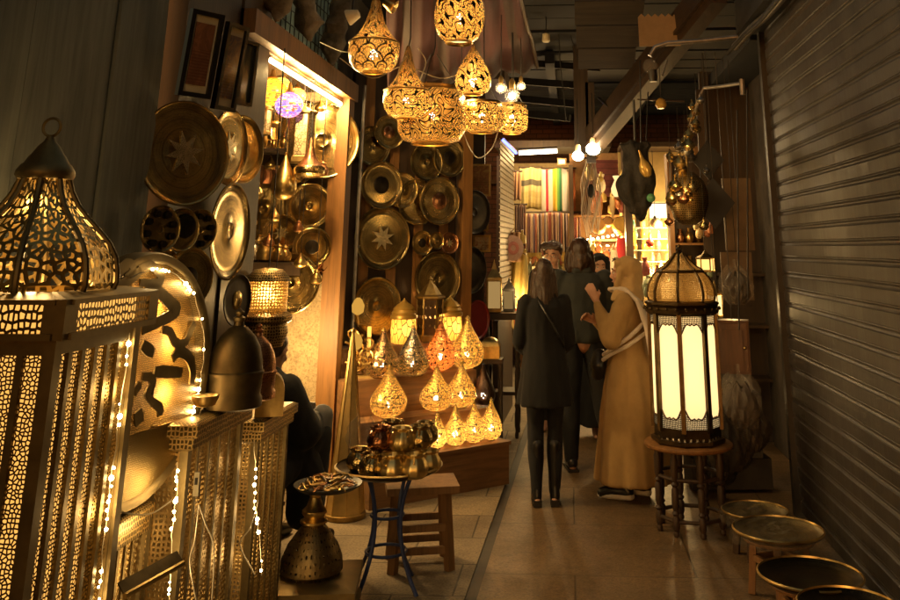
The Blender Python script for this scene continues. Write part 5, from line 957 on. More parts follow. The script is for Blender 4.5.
jo = blob('jacket', [('loft', jk, .022, 6), grow(aR, .030), grow(aL, .030)], M['grey_cloth'], m1, .011, 5); blob('collar', [('cap', [(V((-.065, .03, 1.425)), .028), (V((-.05, -.05, 1.435)), .028), (V((.05, -.05, 1.435)), .028), (V((.065, .03, 1.425)), .028)])], M['grey_cloth'], jo, .010, 3)
for l_ in (lR, lL): blob('trouser_leg', [grow(l_, .022)], M['trouser'], m1, .012, 5)
for an, fw in (((.235, -.02, .09), (.3, 1, 0)), ((-.10, -.03, .09), (0, 1, 0))):
    f = V(fw).normalized(); a = V(an); sh_ = blob('shoe', [('cap', [(a+V((0, -.03, -.035)), .042), (a+f*.08+V((0, 0, -.045)), .042), (a+f*.17+V((0, 0, -.06)), .030)])], M['leather'], m1, .010, 4); MB().box(a+f*.055+V((0, 0, -.082)), (.08, .26, .014)).build('sole', M['black_metal'], sh_)
c = V((0, .02, 1.565)); pr = [('ell', c+V((0, -.015, .035)), (.086, .100, .094)), ('ell', c+V((.01, -.04, -.04)), (.082, .076, .085))]; rnd = random.Random(5)
for i in range(13):
    u = (i-6)/6; pr.append(('cap', [(c+V((u*.075, -.075+.04*abs(u), 0)), .03), (c+V((u*.095, -.085+.05*abs(u), -.09)), .026), (c+V((u*.10+rnd.uniform(-.01, .01), -.07+.04*abs(u), -.155+rnd.uniform(-.02, .02))), .012)]))
pr.append(('cap', [(c+V((-.09, .03, .03)), .025), (c+V((-.105, .04, -.06)), .022), (c+V((-.10, .05, -.13)), .014)])); blob('hair', pr, M['hair'], m1, .009, 3)
# ---- woman in the tan dress and head scarf, turned to the left
w2 = person('person in a long tan dress, sand head scarf and pale shawl raising one hand', 634, 6.95, radians(78), 1.60)
hp, X, R = head_prims(HC, (-.12, 1, -.06)); aR, aL = arm((.165, 0, 1.35), (.20, .10, 1.11), (.06, .27, 1.20)), arm((-.165, 0, 1.35), (-.20, .11, 1.10), (-.10, .22, 1.35))
lR, lL = leg((.085, 0, .90), (.085, .02, .50), (.075, -.03, .09)), leg((-.085, 0, .90), (-.085, .025, .50), (-.08, .05, .09))
fR, fL = ((.075, -.05, .09), (.35, .9, 0)), ((-.085, .06, .09), (.05, 1, 0))
blob('body', TORSO()+hp+[aR, aL, lR, lL]+hand_prims((-.10, .22, 1.35), (.05, .45, .9), (-.9, -.3, .2), (.4, .3, .9), .35)+hand_prims((.06, .27, 1.20), (-.6, .6, .4), (.6, .4, .6), (-.3, -.2, 1), .5)+foot_prims(*fR)+foot_prims(*fL), M['skin'], w2, .0085, 3)
face_parts(X, R, 1, w2)
dress = [(0, 0, 1.42, .07, .065), (0, -.005, 1.39, .15, .09), (0, -.005, 1.33, .190, .125), (0, .01, 1.24, .185, .145), (0, .01, 1.10, .180, .140), (0, 0, 1.0, .185, .150), (0, -.01, .85, .215, .185), (0, -.01, .65, .240, .225), (0, -.01, .45, .258, .250), (0, -.01, .25, .275, .272), (0, -.01, .115, .285, .285)]
blob('dress', [('loft', dress, .050, 8), ('cap', [(V((.165, 0, 1.35)), .080), (V((.21, .09, 1.11)), .080), (V((.12, .20, 1.15)), .060), (V((.07, .26, 1.195)), .034)]), ('cap', [(V((-.165, 0, 1.35)), .080), (V((-.21, .10, 1.10)), .080), (V((-.15, .17, 1.24)), .058), (V((-.105, .215, 1.335)), .034)])], M['tan_cloth'], w2, .012, 5)
c = V(HC); pr = [('ell', c+V((0, -.03, .03)), (.094, .106, .103)), ('ell', c+V((0, -.065, -.05)), (.088, .075, .11)), ('cap', [(c+V((-.085, .015, .02)), .028), (c+V((-.078, .035, -.07)), .030), (c+V((0, .055, -.135)), .034), (c+V((.078, .035, -.07)), .030), (c+V((.085, .015, .02)), .028)]), ('cap', [(c+V((-.07, .035, .07)), .024), (c+V((0, .05, .10)), .026), (c+V((.07, .035, .07)), .024)]), ('loft', [(0, -.01, 1.53, .09, .095), (0, -.012, 1.46, .105, .105), (0, -.005, 1.41, .165, .125), (0, -.005, 1.36, .185, .135)], .06, 6)]
sc_ = blob('head_scarf', pr, M['hijab_cloth'], w2, .009, 2, wr=.013)
pr = []                                                             # pale shawl over the shoulder and down the back
for i in range(15):
    u = i/14; pr.append(('cap', [(V((-.03+.20*u*.4, .13-.02*i/2, 1.445-.007*i)), .019), (V((-.12+.10*u, .0, 1.45-.0025*i)), .020), (V((-.20+.20*u, -.10, 1.375-.02*u)), .018), (V((-.225+.20*u, -.165-.012*(i % 2), 1.20)), .016), (V((-.22+.16*u, -.195, 1.0+.04*sin(i*2))), .011)]))
blob('shawl', pr, M['scarf_cloth'], w2, .009, 2)
MB().tube([(-.06, -.175, 1.33), (-.16, -.15, 1.22), (-.215, -.04, 1.12), (-.19, .10, 1.03), (-.11, .175, .98), (-.02, .20, .95)], .016, 8).build('bag_strap', M['scarf_cloth'], w2); MB().tube([(-.02, -.19, 1.24), (-.15, -.16, 1.15), (-.212, -.03, 1.06), (-.185, .11, .99), (-.11, .185, .94)], .015, 8).build('bag_strap', M['scarf_cloth'], w2)
bgp = blob('bag', [('cap', [(V((-.05, .22, .96)), .055), (V((-.08, .225, .90)), .065), (V((-.05, .235, .84)), .055)])], M['leather'], w2, .011, 3)
g = MB(); f = lambda k: X(k*.034, .070, .105)
for k in (-1, 1): g.lathe([(.001, .004), (.020, .004), (.022, 0), (.02, -.004), (.001, -.004)], 16, c=f(k), M=R.to_4x4() @ Matrix.Rotation(-.9, 4, 'X'))
g.tube([X(-.086, -.03, .07), X(-.062, .062, .108), X(0, .082, .112), X(.062, .062, .108), X(.086, -.03, .07)], .003, 6); g.build('sunglasses', M['leather'], w2)
for an, fw in (fR, fL):
    f = V(fw).normalized(); a = V(an); sh_ = blob('sneaker', [('cap', [(a+V((0, 0, .0)), .044), (a-f*.035+V((0, 0, -.04)), .042)]), ('cap', [(a-f*.03+V((0, 0, -.04)), .042), (a+f*.07+V((0, 0, -.035)), .044), (a+f*.165+V((0, 0, -.055)), .034)])], M['leather'], w2, .009, 4)
    blob('sole', [('cap', [(a-f*.055+V((0, 0, -.065)), .026), (a+f*.02+V((0, 0, -.066)), .026)]), ('cap', [(a-f*.05+V((.022, 0, -.068)), .022), (a+f*.08+V((.02, 0, -.068)), .024), (a+f*.175+V((0, 0, -.066)), .024)]), ('cap', [(a-f*.05+V((-.022, 0, -.068)), .022), (a+f*.08+V((-.02, 0, -.068)), .024), (a+f*.175+V((0, 0, -.066)), .024)])], M['white_rubber'], sh_, .008, 2)
    MB().tube([a+f*.05+V((0, 0, .012))+f.cross(V((0, 0, 1)))*.03*k for k in (-1, 0, 1)], .008, 6).build('lace', M['white_rubber'], sh_); MB().tube([a+V((0, 0, .035)), a+V((0, 0, .10))], .041, 10).build('sock', m_plain('pale_sock', (.55, .42, .22), .9, .1), sh_)
# ---- girl in the black head scarf, facing us
g1 = person('person in a black head scarf and black clothes facing the camera', 605, 9.0, radians(188), 1.60)
hp, X, R = head_prims(HC, (.06, 1, -.10)); aR, aL = arm((.165, 0, 1.35), (.20, .05, 1.10), (.08, .20, 1.12)), arm((-.165, 0, 1.35), (-.20, .05, 1.10), (-.08, .20, 1.12)); lR, lL = leg((.085, 0, .90), (.085, .02, .50), (.075, -.02, .09)), leg((-.085, 0, .90), (-.085, .015, .50), (-.08, -.03, .09))
blob('body', TORSO()+hp+[aR, aL, lR, lL]+hand_prims((.08, .20, 1.12), (-.7, .4, .3), (.2, .8, .5), (0, 0, 1))+hand_prims((-.08, .20, 1.12), (.7, .4, .3), (-.2, .8, .5), (0, 0, 1))+foot_prims((.075, -.02, .09), (.1, 1, 0))+foot_prims((-.08, -.03, .09), (0, 1, 0)), M['skin'], g1, .009, 3); face_parts(X, R, 1, g1)
blob('head_scarf', [('ell', c+V((0, -.03, .035)), (.094, .106, .105)), ('ell', c+V((0, -.06, -.05)), (.09, .08, .11)), ('cap', [(c+V((-.085, .02, .03)), .028), (c+V((-.074, .045, -.06)), .030), (c+V((0, .062, -.128)), .032), (c+V((.074, .045, -.06)), .030), (c+V((.085, .02, .03)), .028)]), ('cap', [(c+V((-.07, .04, .075)), .024), (c+V((0, .055, .10)), .025), (c+V((.07, .04, .075)), .024)]), ('loft', [(0, -.0, 1.50, .095, .10), (0, .0, 1.42, .125, .12), (0, 0, 1.33, .19, .14), (0, .02, 1.22, .18, .15)], .05, 6)], M['black_cloth'], g1, .009, 3)
blob('robe', [('loft', [(r[0], r[1], r[2], r[3]*.98, r[4]*.95) for r in dress], .03, 7), grow(aR, .03), grow(aL, .03)], M['black_cloth'], g1, .013, 5)
# ---- man with short dark hair, partly hidden
m2 = person('person with short dark hair looking down, half hidden behind the long haired person', 556, 9.3, radians(172), 1.72)
hp, X, R = head_prims(HC, (.15, 1, -.28)); blob('body', TORSO()+hp+[aR, aL, lR, lL]+hand_prims((.08, .20, 1.12), (-.7, .4, .3), (.2, .8, .5), (0, 0, 1))+hand_prims((-.08, .20, 1.12), (.7, .4, .3), (-.2, .8, .5), (0, 0, 1))+foot_prims((.075, -.02, .09), (.1, 1, 0))+foot_prims((-.08, -.03, .09), (0, 1, 0)), M['skin'], m2, .009, 3); face_parts(X, R, 1, m2)
pr = [('ell', c+V((0, -.03, .045)), (.088, .095, .092))]+[('cap', [(X(k*.022, .01, .085), .040), (X(k*.026, .046, .084+.006*(k % 2)), .030)]) for k in range(-3, 4)]+[('cap', [(X(k*.078, -.01, .06), .024), (X(k*.080, -.005, .0), .016)]) for k in (-1, 1)]; blob('hair', pr, M['hair'], m2, .008, 2)
blob('jacket', [('loft', jk, .022, 6), grow(aR, .028), grow(aL, .028)], M['black_cloth'], m2, .012, 5)
for l_ in (lR, lL): blob('trouser_leg', [grow(l_, .02)], M['trouser'], m2, .012, 4)
# ---- seated person in black among the lanterns
sp_ = P(246, 470, 5.55); s1 = thing('person', 'seated person in a black jacket with one hand on a grey knee, behind the pedestals', 'person', (sp_.x+.03, 5.42, 0), radians(-24))
sh, nk = .93, .98
torso = [('ell', (0, -.02, .42), (.17, .15, .13)), ('ell', (0, .04, .62), (.145, .11, .17)), ('ell', (0, .10, .80), (.17, .115, .16)), ('cap', [(V((-.15, .12, .91)), .055), (V((0, .12, .945)), .06), (V((.15, .12, .91)), .055)]), ('cap', [(V((0, .13, .93)), .055), (V((0, .20, 1.02)), .047)])]
hp, X, R = head_prims((0, .19, 1.10), (-.2, .9, -.5)); aL, aR = arm((-.18, .12, .90), (-.26, .22, .64), (-.17, .42, .66)), arm((.18, .12, .90), (.25, .24, .66), (.13, .44, .68))
kL, kR = leg((-.10, .02, .40), (-.15, .44, .60), (-.13, .40, .09)), leg((.10, .02, .40), (.15, .46, .60), (.14, .44, .09))
blob('body', torso+hp+[aL, aR, kL, kR]+hand_prims((-.17, .42, .66), (.1, .9, -.2), (0, .2, 1), (1, 0, 0), .5)+hand_prims((.13, .44, .68), (0, .9, -.2), (0, .2, 1), (-1, 0, 0), .5)+foot_prims((-.13, .40, .09), (0, 1, 0))+foot_prims((.14, .44, .09), (.1, 1, 0)), M['skin'], s1, .009, 3)
blob('jacket', [('ell', (0, -.02, .42), (.20, .18, .15)), ('ell', (0, .03, .62), (.185, .145, .18)), ('ell', (0, .10, .80), (.205, .15, .17)), ('cap', [(V((-.15, .12, .905)), .075), (V((0, .10, .945)), .075), (V((.15, .12, .905)), .075)]), ('cap', [(V((-.08, .14, .98)), .03), (V((0, .09, 1.0)), .03), (V((.08, .14, .98)), .03)]), grow(aL, .036), grow(aR, .036), ('cap', [(V((.17, .10, .88)), .10), (V((.22, .24, .66)), .10), (V((.16, .40, .64)), .07)]), ('cap', [(V((0, .0, .5)), .17), (V((.10, .30, .52)), .14), (V((.13, .40, .36)), .12), (V((.13, .38, .20)), .10)])], M['black_cloth'], s1, .012, 5)
blob('hair', [('ell', V((0, .165, 1.135)), (.088, .098, .088))], M['hair'], s1, .010, 2)
for l_ in (kL, kR): blob('trouser_leg', [grow(l_, .028)], M['trouser'], s1, .012, 4)
blob('knee_cloth', [('cap', [(V((.15, .44, .62)), .060), (V((.155, .48, .70)), .066), (V((.15, .49, .60)), .064)])], M['grey_knit'], s1, .011, 4); MB().box((.02, .52, .73), (.11, .004, .08), M=Matrix.Rotation(.4, 4, 'X')).build('paper_sheet', M['white_rubber'], s1)
for an, fw in (((-.13, .40, .09), (0, 1, 0)), ((.14, .44, .09), (.1, 1, 0))): a = V(an); f = V(fw); blob('shoe', [('cap', [(a+V((0, -.03, -.04)), .042), (a+f*.08+V((0, 0, -.045)), .042), (a+f*.17+V((0, 0, -.06)), .030)])], M['leather'], s1, .011, 3)
cr = thing('low_crate', 'low wooden crate under the seated person', 'crate', (sp_.x+.03, 5.42, 0), radians(-24)); MB().box((0, -.02, .145), (.36, .32, .29)).build('box', M['wood_dark'], cr); MB().box((0, -.02, .299), (.38, .34, .018)).build('lid', M['wood_stool'], cr)
# ================================================================ RIGHT SIDE: LIT LAMP ON ITS TABLE, STOOLS
yl = 6.25; base = P(688, 441, yl); zb_ = base.z; lp = thing('standing_lantern', 'tall eight sided white glass lantern with black lattice frame and domed top', 'lantern', (base.x, yl, zb_))
def m_milk(name, col, glow):
    t = NT(name); f = t.noise(t.co('Object'), 5, 3); tr = t.n('ShaderNodeBsdfTranslucent'); tr.inputs[0].default_value = (1, .9, .7, 1)
    e = t.n('ShaderNodeEmission'); e.inputs[0].default_value = (*col, 1); e.inputs[1].default_value = glow
    a = t.n('ShaderNodeAddShader'); t.l(t.mixs(.6, t.pbr((.7, .6, .4), .25), tr.outputs[0]), a.inputs[0]); t.l(e.outputs[0], a.inputs[1]); return t.done(a.outputs[0])
Z_ = lambda py: zat(686, py, yl)-zb_
Rb = 32*yl/914; n8 = 8; z_b0, z_b1, z_t0, z_t1 = Z_(437)+.0, Z_(424), Z_(313), Z_(303)
M['black_lat'] = m_pierced('black_lattice', (.05, .035, .02), 110, 110, .20, .25, .5, 0); M['dome_lat'] = m_pierced('dome_lattice', (.30, .23, .12), 85, 85, .24, .35, .45, .06)
M['milk'] = m_milk('lit_cream_glass', (1, .78, .44), .12)
fr_ = m_brass('blackened_brass', (.14, .095, .045), .42)
rot8 = pi/8+.18
MB().lathe([(Rb*1.04, 0), (Rb*1.08, .01), (Rb*1.08, .03), (Rb, .035)], n8, rot=rot8, capb=True).build('foot', fr_, lp, 10)
MB().lathe([(Rb*.97, .032), (Rb*.97, z_b1)], n8, rot=rot8).build('lower_band', m_pierced('diamond_band', (.08, .055, .03), 24, 13, .33, 0, .5, 0), lp, 10)
apo = Rb*cos(pi/8)
for k in range(n8):
    a = 2*pi*k/n8+rot8; MB().box((Rb*.985*cos(a), Rb*.985*sin(a), (z_b1+z_t0)/2), (.028, .028, z_t0-z_b1+.04), rz=a).build('frame_bar', fr_, lp)
    am = a+pi/n8; wv = 2*Rb*sin(pi/8); Mx = Matrix.Translation((apo*.955*cos(am), apo*.955*sin(am), 0)) @ Matrix.Rotation(am+pi/2, 4, 'Z')
    MB().box((0, 0, (z_b1+z_t0)/2), (wv*.93, .006, z_t0-z_b1), M=None).build('glass_pane', M['milk'], lp).matrix_local = Mx
    hpan = z_t0-z_b1; Mx2 = Matrix.Translation((apo*.985*cos(am), apo*.985*sin(am), 0)) @ Matrix.Rotation(am+pi/2, 4, 'Z'); w2_ = wv*.47
    for up in (0, 1):
        zz0 = z_t0 if up else z_b1; sgn = -1 if up else 1; top = []
        for i in range(13):
            u = -1+i/6; top.append((w2_*u, zz0+sgn*hpan*(.165-.085*(1-abs(u)**1.6)+.02*cos(u*pi*2)-(.02 if abs(u) < .1 else 0))))
        poly = [(-w2_, zz0), (w2_, zz0)]+top[::-1]
        MB().prism(poly, .004, Matrix.Identity(4)).build('arched_lattice', M['black_lat'], lp).matrix_local = Mx2
        MB().tube([(x, -.004, z) for x, z in top], .005, 6).build('arch_trim', fr_, lp).matrix_local = Mx2
MB().lathe([(Rb*1.0, z_t0-.01), (Rb*1.10, z_t0+.01), (Rb*1.12, z_t0+.03), (Rb*1.04, z_t0+.045), (Rb*1.12, z_t0+.06), (Rb*1.12, z_t1+.01), (Rb*.98, z_t1+.02)], n8, rot=rot8).build('gallery', fr_, lp, 10)
for k in range(24): a = 2*pi*k/24; MB().ball((Rb*1.13*cos(a), Rb*1.13*sin(a), z_t0+.035), .011, 6).build('bead', fr_, lp)
zd = Z_(274)-z_t1; dp = [(1.0, 0), (1.03, .16), (1.02, .36), (.97, .58), (.87, .80), (.76, .94), (.68, 1.0)]; dp = [(r*Rb*.97, z_t1+.015+z*zd) for r, z in dp]
MB().lathe(dp, n8, rot=rot8, ucirc=1.4).build('dome', M['dome_lat'], lp, 20)
for k in range(n8): a = 2*pi*k/n8+rot8; MB().tube([(r*cos(a)*1.01, r*sin(a)*1.01, z) for r, z in dp], .010, 6).build('dome_rib', fr_, lp)
zf = dp[-1][1]; ht = Z_(244)-zf; MB().lathe([(Rb*.70, zf-.008), (Rb*.73, zf+.004), (Rb*.70, zf+.014)], n8, rot=rot8).build('crown_ring', fr_, lp, 10); cone_p = [(Rb*.68, zf+.012), (Rb*.50, zf+ht*.18), (Rb*.36, zf+ht*.34), (Rb*.24, zf+ht*.50), (Rb*.14, zf+ht*.66)]; MB().lathe(cone_p, n8, rot=rot8, ucirc=.7).build('lattice_cone', M['dome_lat'], lp, 20)
MB().lathe([(Rb*.14, zf+ht*.65), (Rb*.10, zf+ht*.70), (Rb*.06, zf+ht*.74), (Rb*.12, zf+ht*.80), (Rb*.05, zf+ht*.87), (.004, zf+ht)], n8, rot=rot8, capt=True).build('finial', fr_, lp, 30)
for k in range(n8): a = 2*pi*k/n8+rot8; MB().tube([(r*1.01*cos(a), r*1.01*sin(a), z) for r, z in cone_p], .009, 6).build('finial_rib', fr_, lp)
light((0, 0, z_t1+zd*.3), 1.5, lp, .05)
for z in (.25, .5, .75): light((0, 0, z_b1+(z_t0-z_b1)*z), .36, lp, .04, (1, .76, .45))
tbm = thing('turned_leg_table', 'round wooden table with dark turned legs under the tall white lantern', 'table', (base.x, yl, 0)); Rt = 41*yl/914
MB().lathe([(.001, zb_-.03), (Rt*.96, zb_-.03), (Rt, zb_-.02), (Rt, zb_-.008), (Rt*.97, zb_-.001), (.001, zb_-.001)], 48).build('top', M['wood_post'], tbm)
LEGP = [(.016, 0), (.02, .03), (.014, .06), (.022, .10), (.024, .2), (.015, .24), (.025, .27), (.015, .30), (.022, .36), (.022, .55), (.014, .58), (.026, .61), (.014, .64), (.022, .70), (.024, .9), (.018, .94), (.02, 1)]
for k in range(8): a = 2*pi*k/8+.2; MB().lathe([(r, z*(zb_-.03)) for r, z in LEGP], 12, c=(Rt*.74*cos(a), Rt*.74*sin(a), 0), capb=True).build('leg', M['wood_dark'], tbm)
for z in (.16, .62): MB().tube([(Rt*.74*cos(2*pi*i/8+.2), Rt*.74*sin(2*pi*i/8+.2), z*(zb_)) for i in range(8)], .012, 8, closed=True).build('stretcher_ring', M['wood_dark'], tbm)
def tray_stool(label, px, py, wpx, y, legm, traym, tlabel, wrap=None, rot=0):
    c = P(px, py, y); R = wpx/2*sqrt((px-CX)**2+F*F)/F*y/914*.97; t_ = thing('tray_stool', label, 'stool', (c.x, y, 0), rot, group='low tray stools by the shutter'); zt = c.z
    for k in range(4): a = pi/4+k*pi/2; MB().beam((R*.55*cos(a), R*.55*sin(a), zt-.03), (R*.66*cos(a), R*.66*sin(a), 0), .034, .034).build('leg', legm, t_)
    for k in range(4): a = pi/4+k*pi/2; b = a+pi/2; MB().beam((R*.60*cos(a), R*.60*sin(a), zt*.55), (R*.60*cos(b), R*.60*sin(b), zt*.55), .02, .028).build('stretcher', legm, t_)
    MB().lathe([(R*.1, zt-.045), (R*.78, zt-.045), (R*.8, zt-.035), (R*.78, zt-.026), (.001, zt-.026)], 36).build('seat', legm, t_)
    tr2 = thing('round_tray', tlabel, 'tray', (c.x, y, zt-.025), rot); MB().lathe([(.001, 0), (R*.85, 0), (R*.97, .016), (R, .026), (R*1.005, .03), (R*.95, .022), (R*.83, .006), (.001, .006)], 52, ucirc=3).build('dish', traym, tr2)
    MB().lathe([(R*1.0, .024), (R*1.018, .031), (R*.985, .036), (R*.975, .028)], 52).build('rim', M['brass'], tr2)
    if wrap:
        rnd = random.Random(wrap); ph = [rnd.uniform(0, 6) for _ in range(4)]
        def fn(u, v):
            a = 2*pi*u; r = R*1.06*v*(1+.035*sin(9*a+ph[0])*v+.03*sin(17*a+ph[1])*v); return Vector((r*cos(a), r*sin(a), .036+.007*sin(a*3+r*60+ph[2])+.006*sin(7*a-r*90)-(.05*(max(0, v-.92)/.08) if v > .92 else 0)))
        MB().sheet(fn, 60, 14).build('plastic_wrap', M['plastic_fine'], tr2, 15)
    return t_
BT = m_brass('dull_brass_tray', (.25, .185, .075), .35, 'plate', 40, .4); BKT = m_brass('black_tray', (.07, .052, .03), .33, 'plate', 30)
tray_stool('dark low stool beside the lantern table, carrying a crumpled wrapped tray', 755, 511, 60, 5.75, M['wood_dark'], BT, 'crumpled plastic wrapped brass tray nearest the lantern table', 4, .3)
tray_stool('pale wooden low stool with a plastic wrapped brass tray', 778, 530, 80, 5.15, M['wood_stool'], BT, 'smooth plastic wrapped brass tray on the pale wooden stool', 9, .5)
tray_stool('low wooden stool under the black round tray by the shutter', 810, 575, 90, 4.6, M['wood_stool'], BKT, 'black round tray with a thin bright rim', None, .1)
tray_stool('low stool at the very bottom edge of the picture by the shutter', 848, 606, 84, 4.2, M['wood_dark'], BKT, 'dark tray only partly in view at the bottom edge', None, .6)
# ================================================================ RIGHT SHOP BEYOND THE SHUTTER
rs = thing('side_shop', 'dark side shop crammed with hanging wares beyond the shutter', 'shop', (1.2, 8, 0))
MB().box((.68, .9, 1.7), (1.1, .1, 3.4)).build('back_wall', M['wood_dark'], rs); MB().box((.62, -.35, 1.7), (.08, 2.1, 3.4)).build('side_wall', M['old_wall'], rs); MB().box((.12, .78, 1.6), (.09, .09, 3.2)).build('post', M['wood_dark'], rs); MB().box((.62, -.2, 3.30), (.8, 2.1, .12)).build('ceiling', M['roof_dark'], rs)
for z in (.55, 1.0, 1.45): MB().box((.42, .7, z), (.5, .28, .025)).build('shelf', M['wood_dark'], rs)
M['board_dark'] = m_plain('dark_stained_board', (.006, .005, .004), .7, .3)
sq_ = [(708, 160, 15, 7.0, 'upper dark square board hung by its corner on a wire'), (714, 203, 19, 6.9, 'larger lower dark square board hung by its corner')]
for px, py, r_, y_, lab in sq_:
    c = P(px, py, y_); R = r_*y_/914*1.08; o = thing('hanging_board', lab, 'board', c, radians(-6), group='dark square boards on a wire'); MB().prism([(-R, 0), (0, -R*1.22), (R, 0), (0, R*1.22)], .02, Matrix.Identity(4)).build('board', M['board_dark'], o); MB().tube([(0, 0, R*1.2), (0, 0, 3.2-c.z)], .003, 5).build('cord', M['wire_dark'], o)
for px0, py0, px1, py1, y_, lab in ((724, 178, 752, 250, 7.3, 'tall dark plank panel hanging beside the shutter'), (722, 252, 752, 300, 7.2, 'dark panel hanging below the tall plank, beside the shutter')):
    c = P((px0+px1)/2, (py0+py1)/2, y_); o = thing('hanging_plank', lab, 'panel', c); MB().box((0, 0, 0), ((px1-px0)*y_/914, .03, zat(px0, py0, y_)-zat(px0, py1, y_))).build('board', m_plain('brown_stained_board', (.13, .085, .045), .6, .3), o); MB().tube([(0, 0, 0), (0, 0, 3.2-c.z)], .003, 5).build('cord', M['wire_dark'], o)
c = P(733, 346, 6.95); o = thing('wall_cabinet', 'small reddish wooden cabinet hanging among bags beside the white lantern', 'cabinet', c, radians(-12)); wq, hq = 32*6.95/914, zat(733, 320, 6.95)-zat(733, 373, 6.95)
MB().box((0, 0, 0), (wq, .16, hq)).build('carcass', M['wood_red'], o); d_ = MB().box((0, -.09, 0), (wq*.88, .02, hq*.9)).build('door', M['wood_red'], o); MB().box((0, -.105, 0), (wq*.6, .01, hq*.66)).build('door_panel', M['wood_red'], d_); MB().ball((wq*.36, -.11, 0), .012, 8).build('handle', M['brass'], d_)
MB().tube([(0, .07, hq/2), (0, .07, 3.2-c.z)], .004, 5).build('cord', M['wire_dark'], o)
for px, py, r_, y_, lab in ((740, 405, 20, 6.7, 'bulging clear plastic bag hung low beside the shutter'), (728, 438, 26, 6.75, 'large dark plastic bag at the foot of the cabinet'), (748, 430, 18, 6.75, 'plastic bag of dark goods against the shutter rail'), (736, 288, 15, 6.85, 'plastic wrapped bundle hanging above the reddish cabinet'), (716, 460, 20, 6.9, 'bundle in dark plastic behind the turned leg table')):
    c = P(px, py, y_); R = r_*y_/914; o = thing('plastic_bag', lab, 'bag', (c.x, y_, c.z-R), group='plastic bags in the side shop'); bag(MB(), R, R*2.3, int(px)).build('film', M['plastic'] if py < 420 else m_clear('smoky_plastic', (.05, .04, .03), .6, .2), o, 20); bag(MB(), R*.8, R*1.9, int(px)+1).build('contents', m_plain('wrapped_goods', (.06, .045, .03), .6, .6), o, 20)
    MB().tube([(0, 0, R*2.2), (0, .0, R*2.8)], .012, 6).build('knot', M['plastic'], o)
o = thing('goods_stack', 'dark stack of boxed goods filling the foot of the side shop', 'boxes', P(722, 500, 7.25)); o.location.z = 0
for i in range(5): MB().box((random.uniform(-.05, .05)+.05, 0, .12+i*.21), (.58-.03*i, .30, .2), rz=random.uniform(-.1, .1)).build('box', m_plain('dark_carton', (.035, .026, .018), .8, .4), o)
def small_lantern(label, px, py0, py1, wpx, y, W, grp, n=6, frame=None, glass=None, hang=None, name='small_lantern'):
    c = P(px, py1, y); H = zat(px, py0, y)-c.z; R = wpx/2*y/914; t_ = thing(name, label, 'lantern', c, random.uniform(0, 1), group=grp); MB().lathe(scaled([(.8, .06), (.95, .1), (.95, .58), (.8, .62)], R, H), n).build('glass', glass or m_emit('lit_amber_pane', (1, .55, .15), .6), t_, 10)
    MB().lathe(scaled([(.7, 0), (1, .02), (1, .07), (.8, .085)], R, H), n, capb=True).build('base', frame or M['dark_brass'], t_, 10); MB().lathe(scaled([(.85, .6), (1.06, .61), (1.0, .66), (.6, .76), (.36, .82), (.2, .9), (.03, 1)], R, H), n, capt=True).build('roof', frame or M['dark_brass'], t_, 10); b = MB()
    for k in range(n): a = 2*pi*k/n; b.box((R*.95*cos(a), R*.95*sin(a), H*.34), (R*.12, R*.12, H*.54), rz=a)
    for z in (.08, .6): b.tube([(R*.97*cos(2*pi*k/n), R*.97*sin(2*pi*k/n), H*z) for k in range(n)], R*.06, 5, closed=True)
    b.build('frame', frame or M['dark_brass'], t_)
    if hang: MB().tube([(0, 0, H), (0, 0, hang-c.z)], .003, 5).build('cord', M['wire_dark'], t_)
    if W: light((R*1.5*(1 if n < 7 else 0), -R*1.6, H*.4), W, t_, .03)
    return t_
CREAM = m_emit('lit_cream_pane', (1, .66, .26), .6)
small_lantern('small lit lantern peeping out behind the dome of the white lantern', 716, 280, 318, 14, 7.3, .8, 'small lit lanterns', glass=CREAM, hang=3.2); small_lantern('little brass lantern on the shelf above the white lantern dome', 706, 250, 272, 18, 7.9, .5, 'small lit lanterns', hang=3.2); small_lantern('little lit lantern low in the side shop by the cabinet', 724, 388, 412, 12, 7.0, .4, 'small lit lanterns', hang=3.2)
sc_c = [P(700, 92, 6.9), P(697, 116, 6.9), P(691, 138, 6.9), P(685, 158, 6.9), P(681, 176, 6.9)]
arm_ = thing('hook_arm', 'bent metal bracket arm reaching out from the shutter rail', 'bracket', P(742, 83, 6.7)); q_ = [V((0, 0, 0)), P(722, 86, 6.8)-arm_.location, P(704, 88, 6.9)-arm_.location, P(700, 96, 6.9)-arm_.location]; MB().tube(q_, .014, 8).build('arm', M['steel'], arm_); MB().tube([(0, 0, .03), (0, 0, -.09)], .02, 8).build('clamp', M['steel'], arm_)
for i in range(16):
    u = i/15; px = 698-18*u+random.uniform(-5, 5); py = 104+88*u; y_ = 6.9+random.uniform(-.12, .12); c = P(px, py, y_); R = .034+.022*u; o = thing('cluster_lamp', 'small hanging brass lamp in the glittering bunch under the bracket arm', 'lamp', c, group='bunch of small brass lamps under the bracket'); MB().lathe(scaled([(.1, 0), (.6, .1), (1, .4), (.8, .7), (.3, .95), (.1, 1.2), (.25, 1.3), (.05, 1.45)], R, R*1.7), 16, capb=True, capt=True).build('body', random.choice((M['brass'], M['hammer'], M['silver'])), o)
    if i % 2 == 0: MB().tube([(0, 0, R*2.3), ((P(700, 95, 6.9)-c)*.5+V((0, 0, .05))), (P(700, 95, 6.9)-c)], .002, 5).build('thread', M['wire'], o)
